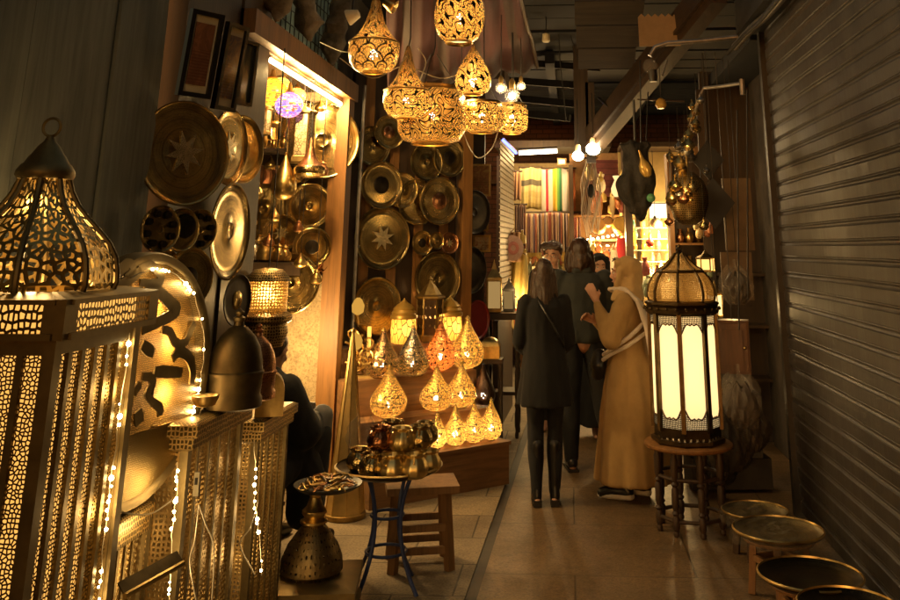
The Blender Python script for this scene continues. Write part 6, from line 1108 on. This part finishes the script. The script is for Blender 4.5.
c = P(690, 225, 6.95); H = zat(690, 172, 6.95)-c.z; bk = thing('basket_lamp', 'large woven brass basket lamp at the bottom of the hanging bunch', 'lamp', c); R = 20*6.95/914; MB().lathe(scaled([(.35, 0), (.75, .1), (1, .38), (1, .6), (.8, .82), (.4, .97), (.2, 1)], R, H), 28, capb=True).build('basket', M['emboss'], bk); MB().tube([(0, 0, H), (0, 0, H+.12)], .01, 8).build('neck', M['brass'], bk); light((-.12, -.35, H*.9), .8, bk, .03)  # point light added in front to make the bunch glitter
dkb = thing('dark_sack', 'dark lumpy net sack of lamps hanging over the alley by two wires', 'sack', P(638, 219, 7.3)); HB_ = zat(638, 142, 7.3)-dkb.location.z
rnd = random.Random(21); pr = []
pr = [('loft', [(.01, 0, 0, .02, .02), (.0, 0, HB_*.06, .075, .07), (.015, 0, HB_*.15, .105, .09), (-.01, 0, HB_*.3, .135, .11), (.0, 0, HB_*.45, .145, .12), (.015, 0, HB_*.6, .125, .11), (-.01, 0, HB_*.75, .105, .09), (0, 0, HB_*.88, .10, .07), (0, 0, HB_*.95, .13, .05), (.01, 0, HB_, .10, .03)], .10, 5), ('cap', [(V((-.12, 0, HB_*.97)), .02), (V((-.08, 0, HB_*.9)), .03)])]
blob('sack', pr, m_plain('dark_netting', (.016, .012, .007), .7, .6, 40, bump=.8), dkb, .009, 2, wr=.022)
MB().lathe(scaled([(.1, 0), (.6, .08), (1, .4), (.85, .7), (.35, 1.0), (.12, 1.5)], .05, .15), 18, c=(.085, -.12, HB_*.52), M=Matrix.Rotation(-.3, 4, 'Y'), capb=True, capt=True).build('brass_lamp', m_plain('yellow_lamp', (.55, .34, .08), .3, .2, metal=.4), dkb)
MB().ball((.10, -.11, HB_*.26), .035, 12).build('green_globe', m_plain('green_glass', (.10, .30, .14), .1, .2), dkb)
MB().tube([(0, 0, HB_*.95), (0, 0, HB_+.35)], .012, 6).build('stem', M['black_metal'], dkb)
for i in range(20):                                                   # more small lamps round the basket
    a_ = random.uniform(0, 6.28); c = P(689+random.uniform(-20, 18), 150+random.uniform(0, 90), 6.85+random.uniform(-.15, .1)); R = random.uniform(.025, .05); o = thing('cluster_lamp', 'small hanging brass lamp in the glittering bunch under the bracket arm', 'lamp', c, group='bunch of small brass lamps under the bracket'); MB().lathe(scaled([(.1, 0), (.6, .1), (1, .4), (.8, .7), (.3, .95), (.1, 1.2), (.25, 1.3), (.05, 1.45)], R, R*1.7), 16, capb=True, capt=True).build('body', random.choice((M['brass'], M['hammer'], M['silver'], M['copper'])), o)
    MB().tube([(0, 0, R*2.3), (0, 0, R*2.3+.25)], .0013, 5).build('thread', M['wire_dark'], o)
light(P(676, 160, 6.3), 1.6, bk, .03) if False else None
# pipe and clear glass wall lamp high on the right
wl = thing('glass_wall_lamp', 'unlit clear glass lamp on a bent pipe arm high over the alley', 'lamp'); pts = [P(738, 37, 6.6), P(700, 41, 6.6), P(668, 43, 6.6), P(655, 47, 6.6), P(650, 56, 6.6)]; MB().tube(pts, .018, 10).build('pipe_arm', M['steel'], wl); c = P(650, 66, 6.6); MB().ball(c, .055, 14).build('globe', M['plastic'], wl); MB().lathe([(.03, 0), (.034, -.05), (.028, -.09)], 14, c=c-V((-.02, 0, .03)), capb=True, capt=True).build('socket', M['black_metal'], wl); MB().tube([P(662, 76, 6.6), P(667, 60, 6.6)], .010, 6).build('stay', M['steel'], wl)
yl_ = thing('dim_yellow_lamp', 'small dim yellow lamp hanging beneath the glass wall lamp', 'lamp', P(661, 105, 7.6)); MB().lathe([(.03, -.03), (.05, 0), (.04, .04), (.015, .06)], 16, capb=True, capt=True).build('shade', m_plain('yellow_glass', (.45, .25, .04), .4, .2), yl_); MB().tube([(0, 0, .05), (0, 0, .5)], .004, 5).build('cord', M['wire_dark'], yl_); MB().tube([(-.2, 0, .05), (.2, 0, .03)], .008, 6).build('bar', M['wood_dark'], yl_)
# ================================================================ FAR LEFT SHOP FRONT, PAST THE SLANTED PANEL
fs = thing('neighbour_shop', 'dim neighbouring shop front with a ribbed pillar shutter past the tray panel', 'shop', (-1.0, 9.5, 0))
MB().box((-.45, .4, 1.8), (.1, 2.4, 3.6)).build('wall', M['wood_dark'], fs); MB().box((-.15, -.2, 1.75), (.55, .08, 3.5)).build('partition', M['wood_dark'], fs); MB().box((-.1, .6, 3.45), (.9, 2.2, .15)).build('ceiling', M['wood_dark'], fs)
b = MB(); prof2 = []; z = 1.02
while z < 2.75: prof2 += [(0, z), (0, z+.035), (-.012, z+.042), (-.012, z+.048)]; z += .055
A_, B_ = P(500, 240, 9.05), P(514, 240, 10.6); A_ = V((A_.x, A_.y, 0)); B_ = V((B_.x, B_.y, 0)); dn = (B_-A_).normalized().cross(V((0, 0, 1)))
vs = [tuple(A_-fs.location+dn*x+V((0, 0, zz_))) for x, zz_ in prof2]+[tuple(B_-fs.location+dn*x+V((0, 0, zz_))) for x, zz_ in prof2]; n_ = len(prof2); b.add(vs, [(i, i+1, n_+i+1, n_+i) for i in range(n_-1)]); b.build('ribbed_shutter', m_plain('tan_shutter', (.22, .16, .09), .5, .3), fs, 0)
MB().beam(A_-fs.location+V((-.04, 0, .5)), B_-fs.location+V((-.04, 0, .5)), .05, 1.0).build('shutter_base', M['wood_dark'], fs)
for px0, py0, px1, py1, lab, cc in ((470, 164, 491, 196, 'small painting of a seated figure on the neighbouring partition, top', ((.45, .28, .08), (.30, .12, .05))), (472, 201, 489, 231, 'small golden picture in the middle of the partition', ((.40, .30, .10), (.18, .10, .04))), (473, 235, 491, 252, 'small red and cream picture at the bottom of the partition', ((.45, .10, .06), (.45, .35, .2)))):
    y_ = 9.2; c = P((px0+px1)/2, (py0+py1)/2, y_); w_ = (px1-px0)*y_/914; h_ = zat(px0, py0, y_)-zat(px0, py1, y_); o = thing('small_painting', lab, 'painting', c, group='small paintings on the partition'); f = .02; b = MB(); b.box((0, 0, h_/2-f/2), (w_, .03, f)); b.box((0, 0, -h_/2+f/2), (w_, .03, f)); b.box((-w_/2+f/2, 0, 0), (f, .03, h_-2*f)); b.box((w_/2-f/2, 0, 0), (f, .03, h_-2*f)); b.build('frame', M['dark_brass'], o); MB().box((0, .004, 0), (w_-2*f, .01, h_-2*f)).build('canvas', m_art('painted_canvas', cc[0], cc[1], 14), o)
rd = thing('red_disc', 'red round tray standing behind the yellow drop lamp', 'tray', P(476, 320, 8.35), radians(55)); MB().lathe([(.001, .0), (.15, 0), (.165, .012), (.17, .02), (.16, .02), (.15, .008), (.001, .008)], 36, M=Matrix.Rotation(pi/2, 4, 'X')).build('dish', m_plain('red_enamel', (.22, .018, .014), .35, .2), rd)
tbk = thing('side_table', 'dark square side table with turned legs in front of the neighbouring shop', 'table', P(503, 378, 9.0)); tbk.location.z = 0; zt9 = zat(503, 312, 9.0); MB().box((0, 0, zt9-.03), (.34, .34, .06)).build('top', M['wood_dark'], tbk); MB().box((0, 0, zt9*.35), (.30, .30, .03)).build('shelf', M['wood_dark'], tbk)
for sx in (-1, 1):
    for sy in (-1, 1): MB().lathe([(r*.9, z*(zt9-.06)) for r, z in LEGP], 10, c=(sx*.14, sy*.14, 0), capb=True).build('leg', M['wood_dark'], tbk)
small_lantern('square brass lantern with lit glass on the dark side table', 494, 258, 311, 20, 8.9, 1.0, 'lanterns of the neighbouring shop', 4, glass=m_emit('dim_amber_pane', (1, .6, .2), .12)).location.z = zt9
small_lantern('black pyramid topped lantern beside the square one on the dark side table', 509, 276, 311, 15, 9.05, .4, 'lanterns of the neighbouring shop', 4, frame=M['black_metal'], glass=m_emit('dim_amber_pane', (1, .6, .2), .08)).location.z = zt9
o = thing('brass_box', 'small golden domed box on a dark stand behind the drop lamps', 'box', P(490, 358, 8.0)); MB().box((0, 0, .05), (.17, .14, .10)).build('box', M['brass'], o); MB().lathe([(.12, .10), (.10, .13), (.05, .16), (.01, .17)], 4, rot=pi/4, capt=True).build('lid', M['brass'], o); oz = o.location.z; st2 = thing('dark_stand', 'dark wooden stand carrying the small golden box', 'stand', (o.location.x, 8.0, 0)); MB().box((0, 0, oz-.02), (.22, .2, .035)).build('top', M['wood_dark'], st2)
for sx in (-1, 1):
    for sy in (-1, 1): MB().box((sx*.09, sy*.08, (oz-.04)/2), (.03, .03, oz-.04)).build('leg', M['wood_dark'], st2)
pk = thing('round_basket', 'pale pink round basket lid hanging by the far fabrics', 'basket', P(511, 248, 10.0), radians(30)); RXm = Matrix.Rotation(pi/2, 4, 'X'); MB().lathe([(.001, .05), (.05, .055), (.10, .05), (.135, .04), (.14, .0), (.13, -.04)], 28, M=RXm).build('basket', m_plain('pale_pink_wicker', (.50, .30, .22), .8, .2, 40), pk); MB().lathe([(.03, .058), (.05, .062), (.07, .058)], 24, M=RXm).build('rosette', m_plain('pink_rosette', (.45, .16, .12), .8), pk)
for i, (px, py0, py1, w_, colr, lab) in enumerate(((515, 232, 262, 9, (.45, .25, .12), 'orange tan garment hanging beside the round basket'), (519, 255, 300, 16, (.50, .36, .10), 'yellow garment hanging low behind the long haired person'), (510, 262, 290, 12, (.14, .12, .06), 'dark patterned garment under the round basket'), (505, 290, 330, 14, (.42, .30, .12), 'cream and gold garment near the dark side table'))):
    y_ = 10.2+.1*i; a = P(px, py0, y_); H = a.z-zat(px, py1, y_); W_ = w_*y_/914; o = thing('garment', lab, 'garment', a, group='garments by the far fabrics')
    MB().sheet(lambda u, v: Vector((W_*(u-.5)*(1+.25*v), .03*sin(u*13+v*2), -H*v)), 20, 10).build('cloth', m_cloth('hanging_garment', colr), o, 60, .008); MB().tube([(-W_*.45, 0, .0), (0, 0, .05), (W_*.45, 0, 0)], .006, 6).build('hanger', M['wood_stool'], o)
# ================================================================ FAR END OF THE LANE
yF = 15.2
fb_ = thing('far_building', 'dark brick building closing the far end of the lane', 'building', (0, yF+.4, 0)); MB().box((0, 0, 2.8), (9, .3, 5.6)).build('wall', M['brick'], fb_)
MB().box((1.0, -.3, 2.75), (5, .5, .06)).build('ledge', M['wood_dark'], fb_)
fw = thing('fabric_shop', 'open fabric shop under the white tube light at the far end', 'shop', (-.35, 13.6, 0))
MB().box((.2, .9, 1.5), (1.9, .08, 3.0)).build('back_wall', m_plain('warm_shop_wall', (.45, .32, .15), .8, .2), fw); MB().box((.12, -.1, 3.15), (1.7, 1.0, .10)).build('canopy', M['wood_dark'], fw); MB().box((-.68, .3, 1.5), (.08, 1.3, 3.0)).build('side_wall', M['wood_dark'], fw); MB().box((.2, .45, .45), (1.3, .5, .9)).build('counter', M['wood_post'], fw)
a, b = P(519, 153, 12.3), P(557, 151, 12.3); lit_tube('tube_light', a, b, .028, M['tube_far'], 'bright white tube light over the hanging striped cloth', 15, 3)
a, b = P(503, 140, 12.2), P(516, 153, 12.6); o = lit_tube('neon_strip', a, b, .02, M['neon'], 'short blue neon strip at the corner of the far fabric shop', .3, 1, col=(.2, .2, 1))
def hang_cloth(label, px0, py0, px1, py1, y, mat, name='hanging_cloth', waves=5, amp=.03, grp=None, vfold=0):
    a, b = P(px0, py0, y), P(px1, py0, y); H = a.z-zat((px0+px1)/2, py1, y); W_ = b.x-a.x; o = thing(name, label, 'cloth', a, group=grp)
    MB().sheet(lambda u, v: Vector((W_*u, amp*sin(u*waves*6.28+v)*(.3+.7*v), -H*v-.01*sin(u*9))), 60, 12).build('cloth', mat, o, 60, .006); MB().tube([(-.02, .02, .012), (W_+.02, .02, .012)], .012, 8).build('rail', M['wood_dark'], o); return o
W8 = (.62, .56, .46)
hang_cloth('cloth with red, yellow, green and orange stripes hanging under the far tube light', 541, 169, 575, 213, 12.8, m_stripes('rainbow_stripes', [W8, W8, (.55, .03, .05), (.62, .5, .4), W8, (.70, .45, .05), (.70, .45, .05), (.10, .28, .05), (.05, .22, .10), W8, (.45, .42, .40), W8, (.80, .27, .02), (.80, .27, .02), (.35, .10, .03)], 1.0, noise=.2), amp=.02)
hang_cloth('cream patterned garment hanging beside the colourful striped cloth', 520, 168, 541, 209, 12.75, m_stripes('cream_garment', [(.50, .40, .16), (.50, .40, .16), (.10, .09, .06), (.52, .42, .2), (.45, .36, .14), (.50, .40, .16), (.40, .30, .1)], 1.0, 'y'), 'hanging_garment', 3)
hang_cloth('brown jacket end hanging under the blue neon strip', 514, 172, 521, 200, 12.6, m_cloth('tan_jacket', (.25, .14, .07)), 'hanging_garment', 2)
hang_cloth('long row of many coloured striped scarves behind the people', 524, 213, 580, 252, 12.7, m_stripes('scarf_row', [(.40, .12, .08), (.6, .42, .25), (.2, .10, .10), (.5, .3, .22), (.7, .56, .4), (.22, .16, .22), (.55, .2, .12), (.65, .5, .35), (.12, .08, .08), (.46, .34, .32), (.62, .38, .18), (.28, .22, .26), (.7, .58, .42), (.4, .16, .12)], 2.2, noise=.35), 'scarf_row', 22, .05)
hang_cloth('slanting bundle of dim scarves at the side of the row', 515, 205, 526, 245, 12.7, m_stripes('dim_scarves', [(.12, .06, .05), (.22, .14, .10), (.08, .05, .05), (.2, .12, .08)], 2), 'scarf_row', 5, .04)
mc = thing('macrame_hanging', 'pale knotted macrame hanging with a dark oval pendant', 'wall hanging', P(590, 158, 12.0)); mc.scale = (.65, 1, 1); rnd = random.Random(2); Hm = zat(585, 160, 12)-zat(585, 240, 12)
for i in range(16):
    x0_ = (i-7.5)*.018; MB().tube([(x0_*(.6+.9*sin(pi*min(1, v*.9)))+.02*sin(v*14+i), .02*sin(i*3+v*5), -Hm*v*(.8+.2*rnd.random()) if v == 1 else -Hm*v*.9) for v in [k/10 for k in range(11)]], .011, 6).build('cord', M['scarf_cloth'], mc)
MB().ball((0, -.06, -Hm*.42), .07, 14, (1, .3, 1.3)).build('pendant', M['black_metal'], mc); MB().tube([(-.16, 0, 0), (.16, 0, 0)], .014, 8).build('rod', M['wood_stool'], mc)
for px, py, lab, k in ((578, 156, 'left one of the two bare bulbs glaring over the lane', 1), (593, 149, 'higher one of the two bare bulbs glaring over the lane', 1.25)):
    c = P(px, py, 9.3); o = thing('bare_bulb', lab, 'bulb', c, group='two bare bulbs over the lane'); MB().ball((0, 0, 0), .05*k, 14, (1.2, 1, 1)).build('bulb', m_emit('bulb_glow', (1, .80, .48), 12), o); MB().lathe([(.03, .03), (.03, .10), (.02, .12)], 12, capt=True).build('socket', M['paper'], o); MB().tube([(0, 0, .11), (0, .05, .6)], .006, 6).build('cord', M['wire_dark'], o); light((0, -.12, -.02), 1.2*k, o, .05, (1, .66, .30))
bx2 = thing('junction_box', 'small wooden box below the far tube light', 'box', P(562, 162, 12.6)); MB().box((0, 0, 0), (.13, .10, .10)).build('box', M['wood_stool'], bx2); MB().box((0, -.055, 0), (.09, .01, .06)).build('lid', M['paper'], bx2)
# middle stall with drums and instruments
mh = thing('instrument_stall', 'wooden stall of drums and instruments left of the glass fronted shop', 'stall', P(607, 300, 12.6)); mh.location.z = 0
zq = [zat(607, py, 12.6) for py in (240, 216, 262)]
MB().box((.0, .35, 1.5), (.95, .06, 3.0)).build('back', m_plain('stall_back', (.28, .15, .06), .8, .3), mh)
for z in (zq[0], zq[1]): MB().box((-.0, .15, z), (.9, .34, .03)).build('shelf', M['wood_post'], mh)
for s_ in (-1, 1): MB().box((s_*.46, .1, 1.4), (.06, .4, 2.8)).build('upright', M['wood_dark'], mh)
MB().box((0, .1, .4), (.9, .5, .8)).build('counter', M['wood_dark'], mh)
o = thing('shelf_lights', 'row of small white lights along the instrument stall shelf', 'lights', P(588, 240, 12.4)); 
for i in range(9): MB().ball((.05*i*1.35, 0, .012*i), .016, 6).build('bulb', M['led'], o)
MB().tube([(0, .02, .01), (.55, .02, .11)], .004, 5).build('wire', M['wire_dark'], o); light((.27, -.1, .02), 10, o, .05)
DR = [(.8, 0), (.95, .15), (1, .5), (.95, .85), (.8, 1)]
for px, py, r_, col, lab in ((598, 226, 8, (.42, .22, .06), 'brown round drum on the instrument shelf'), (621, 226, 9, (.50, .30, .05), 'yellow round gourd drum at the end of the instrument shelf'), (608, 222, 5, (.30, .16, .05), 'small drum between the brown one and the yellow one')):
    c = P(px, py, 12.3); R = r_*12.3/914; o = thing('round_drum', lab, 'drum', c, group='drums on the instrument stall'); MB().lathe([(r*R, (z-.5)*R*1.1) for r, z in DR], 24, M=Matrix.Rotation(1.2, 4, 'X'), capb=True, capt=True).build('shell', m_plain('drum_wood', col, .4, .25), o); MB().tube([(R*.98*cos(2*pi*i/20), R*.2*sin(2*pi*i/20)*0, R*.98*sin(2*pi*i/20)) for i in range(20)], .012, 6, closed=True).build('hoop', M['wood_dark'], o)
for i, (px, py0, py1, w_, col, lab) in enumerate(((621, 238, 268, 10, (.50, .04, .05), 'red bag hanging on the instrument stall'), (607, 250, 275, 7, (.05, .12, .35), 'blue cloth hanging behind the girl in the black head scarf'), (614, 250, 285, 9, (.55, .45, .35), 'cream cloth hanging beside the blue one'), (597, 250, 268, 8, (.55, .32, .08), 'orange packet hanging at the instrument stall'), (633, 232, 246, 6, (.62, .42, .06), 'yellow bottle shaped pouch near the red bag'), (600, 196, 216, 5, (.45, .2, .06), 'thin orange strip hanging over the instrument shelf'), (612, 196, 218, 5, (.5, .38, .2), 'thin cream strip hanging over the instrument shelf'))):
    y_ = 12.2; a = P(px, py0, y_); H = a.z-zat(px, py1, y_); W_ = w_*y_/914; o = thing('hanging_bag', lab, 'bag', a, group='bags and cloths on the instrument stall'); MB().sheet(lambda u, v: Vector((W_*cos(6.283*u)*.5*(.55+.5*sin(pi*min(1, v+.15))), W_*.22*sin(6.283*u), -H*v)), 20, 8).build('pouch', m_cloth('coloured_cloth', col), o, 60); MB().tube([(-W_*.3, 0, 0), (0, 0, .08), (W_*.3, 0, 0)], .006, 6).build('handle', m_cloth('coloured_cloth', col), o)
o = thing('lamp_vase', 'glowing cream vase lamp under the maroon board', 'lamp', P(618, 197, 12.2)); R = .09; MB().lathe(scaled([(.5, 0), (.95, .2), (1, .4), (.6, .7), (.45, .8), (.75, 1)], R, .28), 20, capb=True).build('shade', m_emit('cream_shade', (1, .62, .25), .5), o); MB().lathe([(.05, -.03), (.06, -.01), (.05, 0)], 16, capb=True).build('foot', M['wood_red'], o); light((0, -.2, .1), .8, o, .05)
mb_ = thing('maroon_board', 'maroon slatted board hanging above the instrument stall', 'board', P(608, 178, 12.6)); MB().box((0, 0, 0), (.62, .04, .50)).build('board', m_plain('maroon_paint', (.13, .03, .03), .7, .3), mb_)
for i in range(6): MB().box((0, -.026, -.21+i*.085), (.62, .012, .02)).build('slat', m_plain('maroon_slat', (.09, .02, .02), .7, .3), mb_)
# glass fronted bright shop
gs = thing('glass_shop', 'brightly lit shop with glass shelves under a white sign box', 'shop', P(664, 300, 12.0)); gs.location.z = 0; zz0, zz1 = zat(664, 262, 12), zat(664, 216, 12)
MB().box((0, .55, 1.5), (1.0, .06, 3.0)).build('back', m_plain('bright_shop_back', (.62, .48, .22), .6, .15), gs); MB().box((.50, .2, 1.5), (.06, .7, 3.0)).build('side', M['wood_post'], gs); MB().box((-.42, .2, 1.5), (.09, .7, 3.0)).build('side', M['wood_dark'], gs); MB().box((0, .3, .45), (.9, .4, .9)).build('counter', M['wood_post'], gs); MB().box((0, .2, 3.0), (1.0, .8, .06)).build('ceiling', M['wood_dark'], gs)
shz = [zz0+(zz1-zz0)*k/4 for k in range(-2, 4)]
for z in shz: MB().box((0, .35, z), (.8, .28, .015)).build('shelf', m_clear('shelf_glass', (.9, .9, .8), .35, .1), gs)
sg = thing('sign_box', 'glowing blank white sign box over the glass fronted shop', 'sign', P(661, 211, 11.7)); MB().box((0, 0, 0), (.28, .08, .17)).build('face', m_emit('sign_face', (1, .84, .58), .9), sg); MB().box((0, .06, .10), (.32, .18, .03)).build('hood', M['paper'], sg); light((0, -.15, -.2), 14, sg, .08)
BOT = [(.7, 0), (1, .05), (1, .45), (.8, .6), (.32, .7), (.3, .88), (.4, .9), (.4, 1)]; VAS = [(.5, 0), (.9, .15), (1, .4), (.7, .65), (.4, .78), (.6, 1)]; cols_ = [(.85, .5, .1), (.8, .7, .45), (.75, .4, .08), (.6, .12, .08), (.15, .35, .25), (.9, .65, .25), (.8, .72, .5)]; rnd = random.Random(11)
gm_ = [m_plain('glass_ware', c_, .15, .15, Coat_Weight=.5) for c_ in cols_]; pmesh = [MB().lathe(scaled(pf, .038, .15), 16, capb=True).mesh('glass_ware', m_) for pf in (BOT, VAS) for m_ in gm_]
for iz, z in enumerate(shz):
    for ix in range(7):
        m_ = rnd.choice(pmesh); o = bpy.data.objects.new('glass_ware', m_); COL.objects.link(o); o.location = gs.location+V((-.33+ix*.11+rnd.uniform(-.015, .015), .26+rnd.uniform(-.03, .03), z+.008)); k = rnd.uniform(.6, 1.05); o.scale = (k*rnd.uniform(.9, 1.2), k*1.1, k); tag(o, 'small coloured glass vessel on the lit shelves of the glass fronted shop', 'glassware', 'glassware on the lit shelves')
for z in (zz0-.1, zz1-.2): light(gs.location+V((0, .1, z)), 7, None, .06)  # point lights with no lamp body, added so the shelf goods glow
for i, (px, py, r_, col, lab) in enumerate(((675, 225, 5, (.06, .16, .22), 'dark blue lampshade hanging before the bright shelves'), (675, 248, 7, (.75, .38, .05), 'orange globe lamp hanging before the bright shelves'), (655, 223, 5, (.7, .5, .3), 'cream globe lamp hanging before the bright shelves'), (650, 243, 4, (.6, .08, .06), 'little red globe lamp beside the shop upright'))):
    c = P(px, py, 11.6); R = r_*11.6/914; o = thing('globe_lamp', lab, 'lamp', c, group='globe lamps before the bright shelves'); MB().ball((0, 0, 0), R, 14).build('globe', m_plain('coloured_globe', col, .25, .1), o); MB().lathe([(R*.4, R*.85), (R*.3, R*1.2), (R*.05, R*1.5)], 12, capt=True).build('cap', M['brass'], o); MB().tube([(0, 0, R*1.4), (0, 0, 2.9-c.z)], .004, 5).build('cord', M['wire_dark'], o)
rb = thing('side_shelf', 'tall wooden rack of brass ornaments between the bright shop and the shutter', 'rack', P(700, 330, 9.0)); rb.location.z = 0
for s_ in (-1, 1): MB().box((s_*.22, .1, 1.3), (.045, .25, 2.6)).build('upright', M['wood_post'], rb)
zsh = [zat(700, p_, 9) for p_ in (300, 272, 244, 216)]
for z in zsh: MB().box((0, .1, z), (.40, .25, .02)).build('shelf', M['wood_post'], rb)
MB().box((0, .24, 1.3), (.44, .02, 2.6)).build('back', M['wood_dark'], rb)
for iz, z in enumerate(zsh):
    for ix in range(4):
        o = thing('brass_ornament', 'little brass vessel on the wooden rack beside the bright shop', 'ornament', rb.location+V((-.14+ix*.09, .05, z+.011)), group='little brass vessels on the rack'); k = rnd.uniform(.8, 1.2); MB().lathe(scaled(rnd.choice((POT, VAS, CUP)), .036*k, .12*k), 16, capb=True).build('body', rnd.choice((M['brass'], M['hammer'], M['copper'])), o)
light(rb.location+V((-.25, -.35, 1.9)), 1.2, None, .05)
# people further on are hidden; a few wares close the gaps low down
for i, (px, py, w_, h_, lab) in enumerate(((570, 300, .5, .8, 'heap of folded fabric on the fabric shop counter'),)):
    o = thing('fabric_pile', lab, 'fabric', fw.location+V((.2, .42, .90)))
    for k in range(6): MB().box((random.uniform(-.03, .03), 0, .03+k*.055), (.6, .34, .05), rz=random.uniform(-.06, .06)).build('bolt', m_cloth('folded_fabric', random.choice(((.45, .3, .12), (.4, .12, .06), (.5, .42, .28), (.2, .14, .1)))), o)
light(fw.location+V((.2, .1, 2.1)), 12, None, .1, (1, .75, .35))

rnd = random.Random(33); FC = [(.6, .42, .12), (.65, .5, .25), (.55, .2, .08), (.7, .6, .42), (.5, .36, .1), (.4, .12, .1), (.62, .45, .15), (.3, .34, .2)]; fm_ = [m_plain('far_goods', c_, .4, .25, 30) for c_ in FC]
gms = [MB().lathe(scaled(pf, .07, .26), 14, capb=True, capt=True).mesh('stall_vessel', m_) for pf in (VAS, POT, BOT) for m_ in fm_]
def scatter(px0, px1, py0, py1, y, n, lab, grp, kx=1.0):
    for i in range(n):
        c = P(rnd.uniform(px0, px1), rnd.uniform(py0, py1), y+rnd.uniform(-.15, .15)); o = bpy.data.objects.new('stall_vessel', rnd.choice(gms)); COL.objects.link(o); o.location = c; k = rnd.uniform(.5, 1.0)*kx; o.scale = (k, k, k); o.rotation_euler = (rnd.uniform(-.3, .3), rnd.uniform(-.3, .3), 0); tag(o, lab, 'ware', grp)
scatter(586, 634, 178, 214, 12.3, 16, 'small ware hanging over the shelf of the instrument stall', 'wares hanging over the instrument stall')
scatter(588, 632, 248, 292, 12.2, 22, 'small ware hanging below the shelf lights of the instrument stall', 'wares below the shelf lights')
scatter(524, 576, 252, 292, 12.9, 26, 'small golden ware on display below the row of scarves', 'wares below the row of scarves')
scatter(506, 524, 226, 330, 10.6, 18, 'small ware crowding the side of the fabric shop', 'wares beside the fabric shop', .8)
scatter(644, 684, 266, 300, 11.4, 12, 'small ware on the counter of the glass fronted shop', 'wares on the bright counter')
scatter(694, 712, 208, 300, 8.7, 14, 'small brass ware hanging on the rack by the bright shop', 'wares hanging on the rack', .6)
for i, (px, py, lab) in enumerate(((536, 268, 'small added lit lantern low behind the long haired person'), (600, 262, 'small added lit lantern among the wares of the instrument stall'), (648, 272, 'small added lit lantern at the foot of the bright shelves'), (513, 300, 'small added lit lantern at the side of the fabric shop'))):
    small_lantern(lab, px, py-9, py+9, 8, 11.9 if px > 520 else 10.2, 2.5, 'small lit lanterns added to the far stalls')  # lit lanterns added to brighten the far stalls
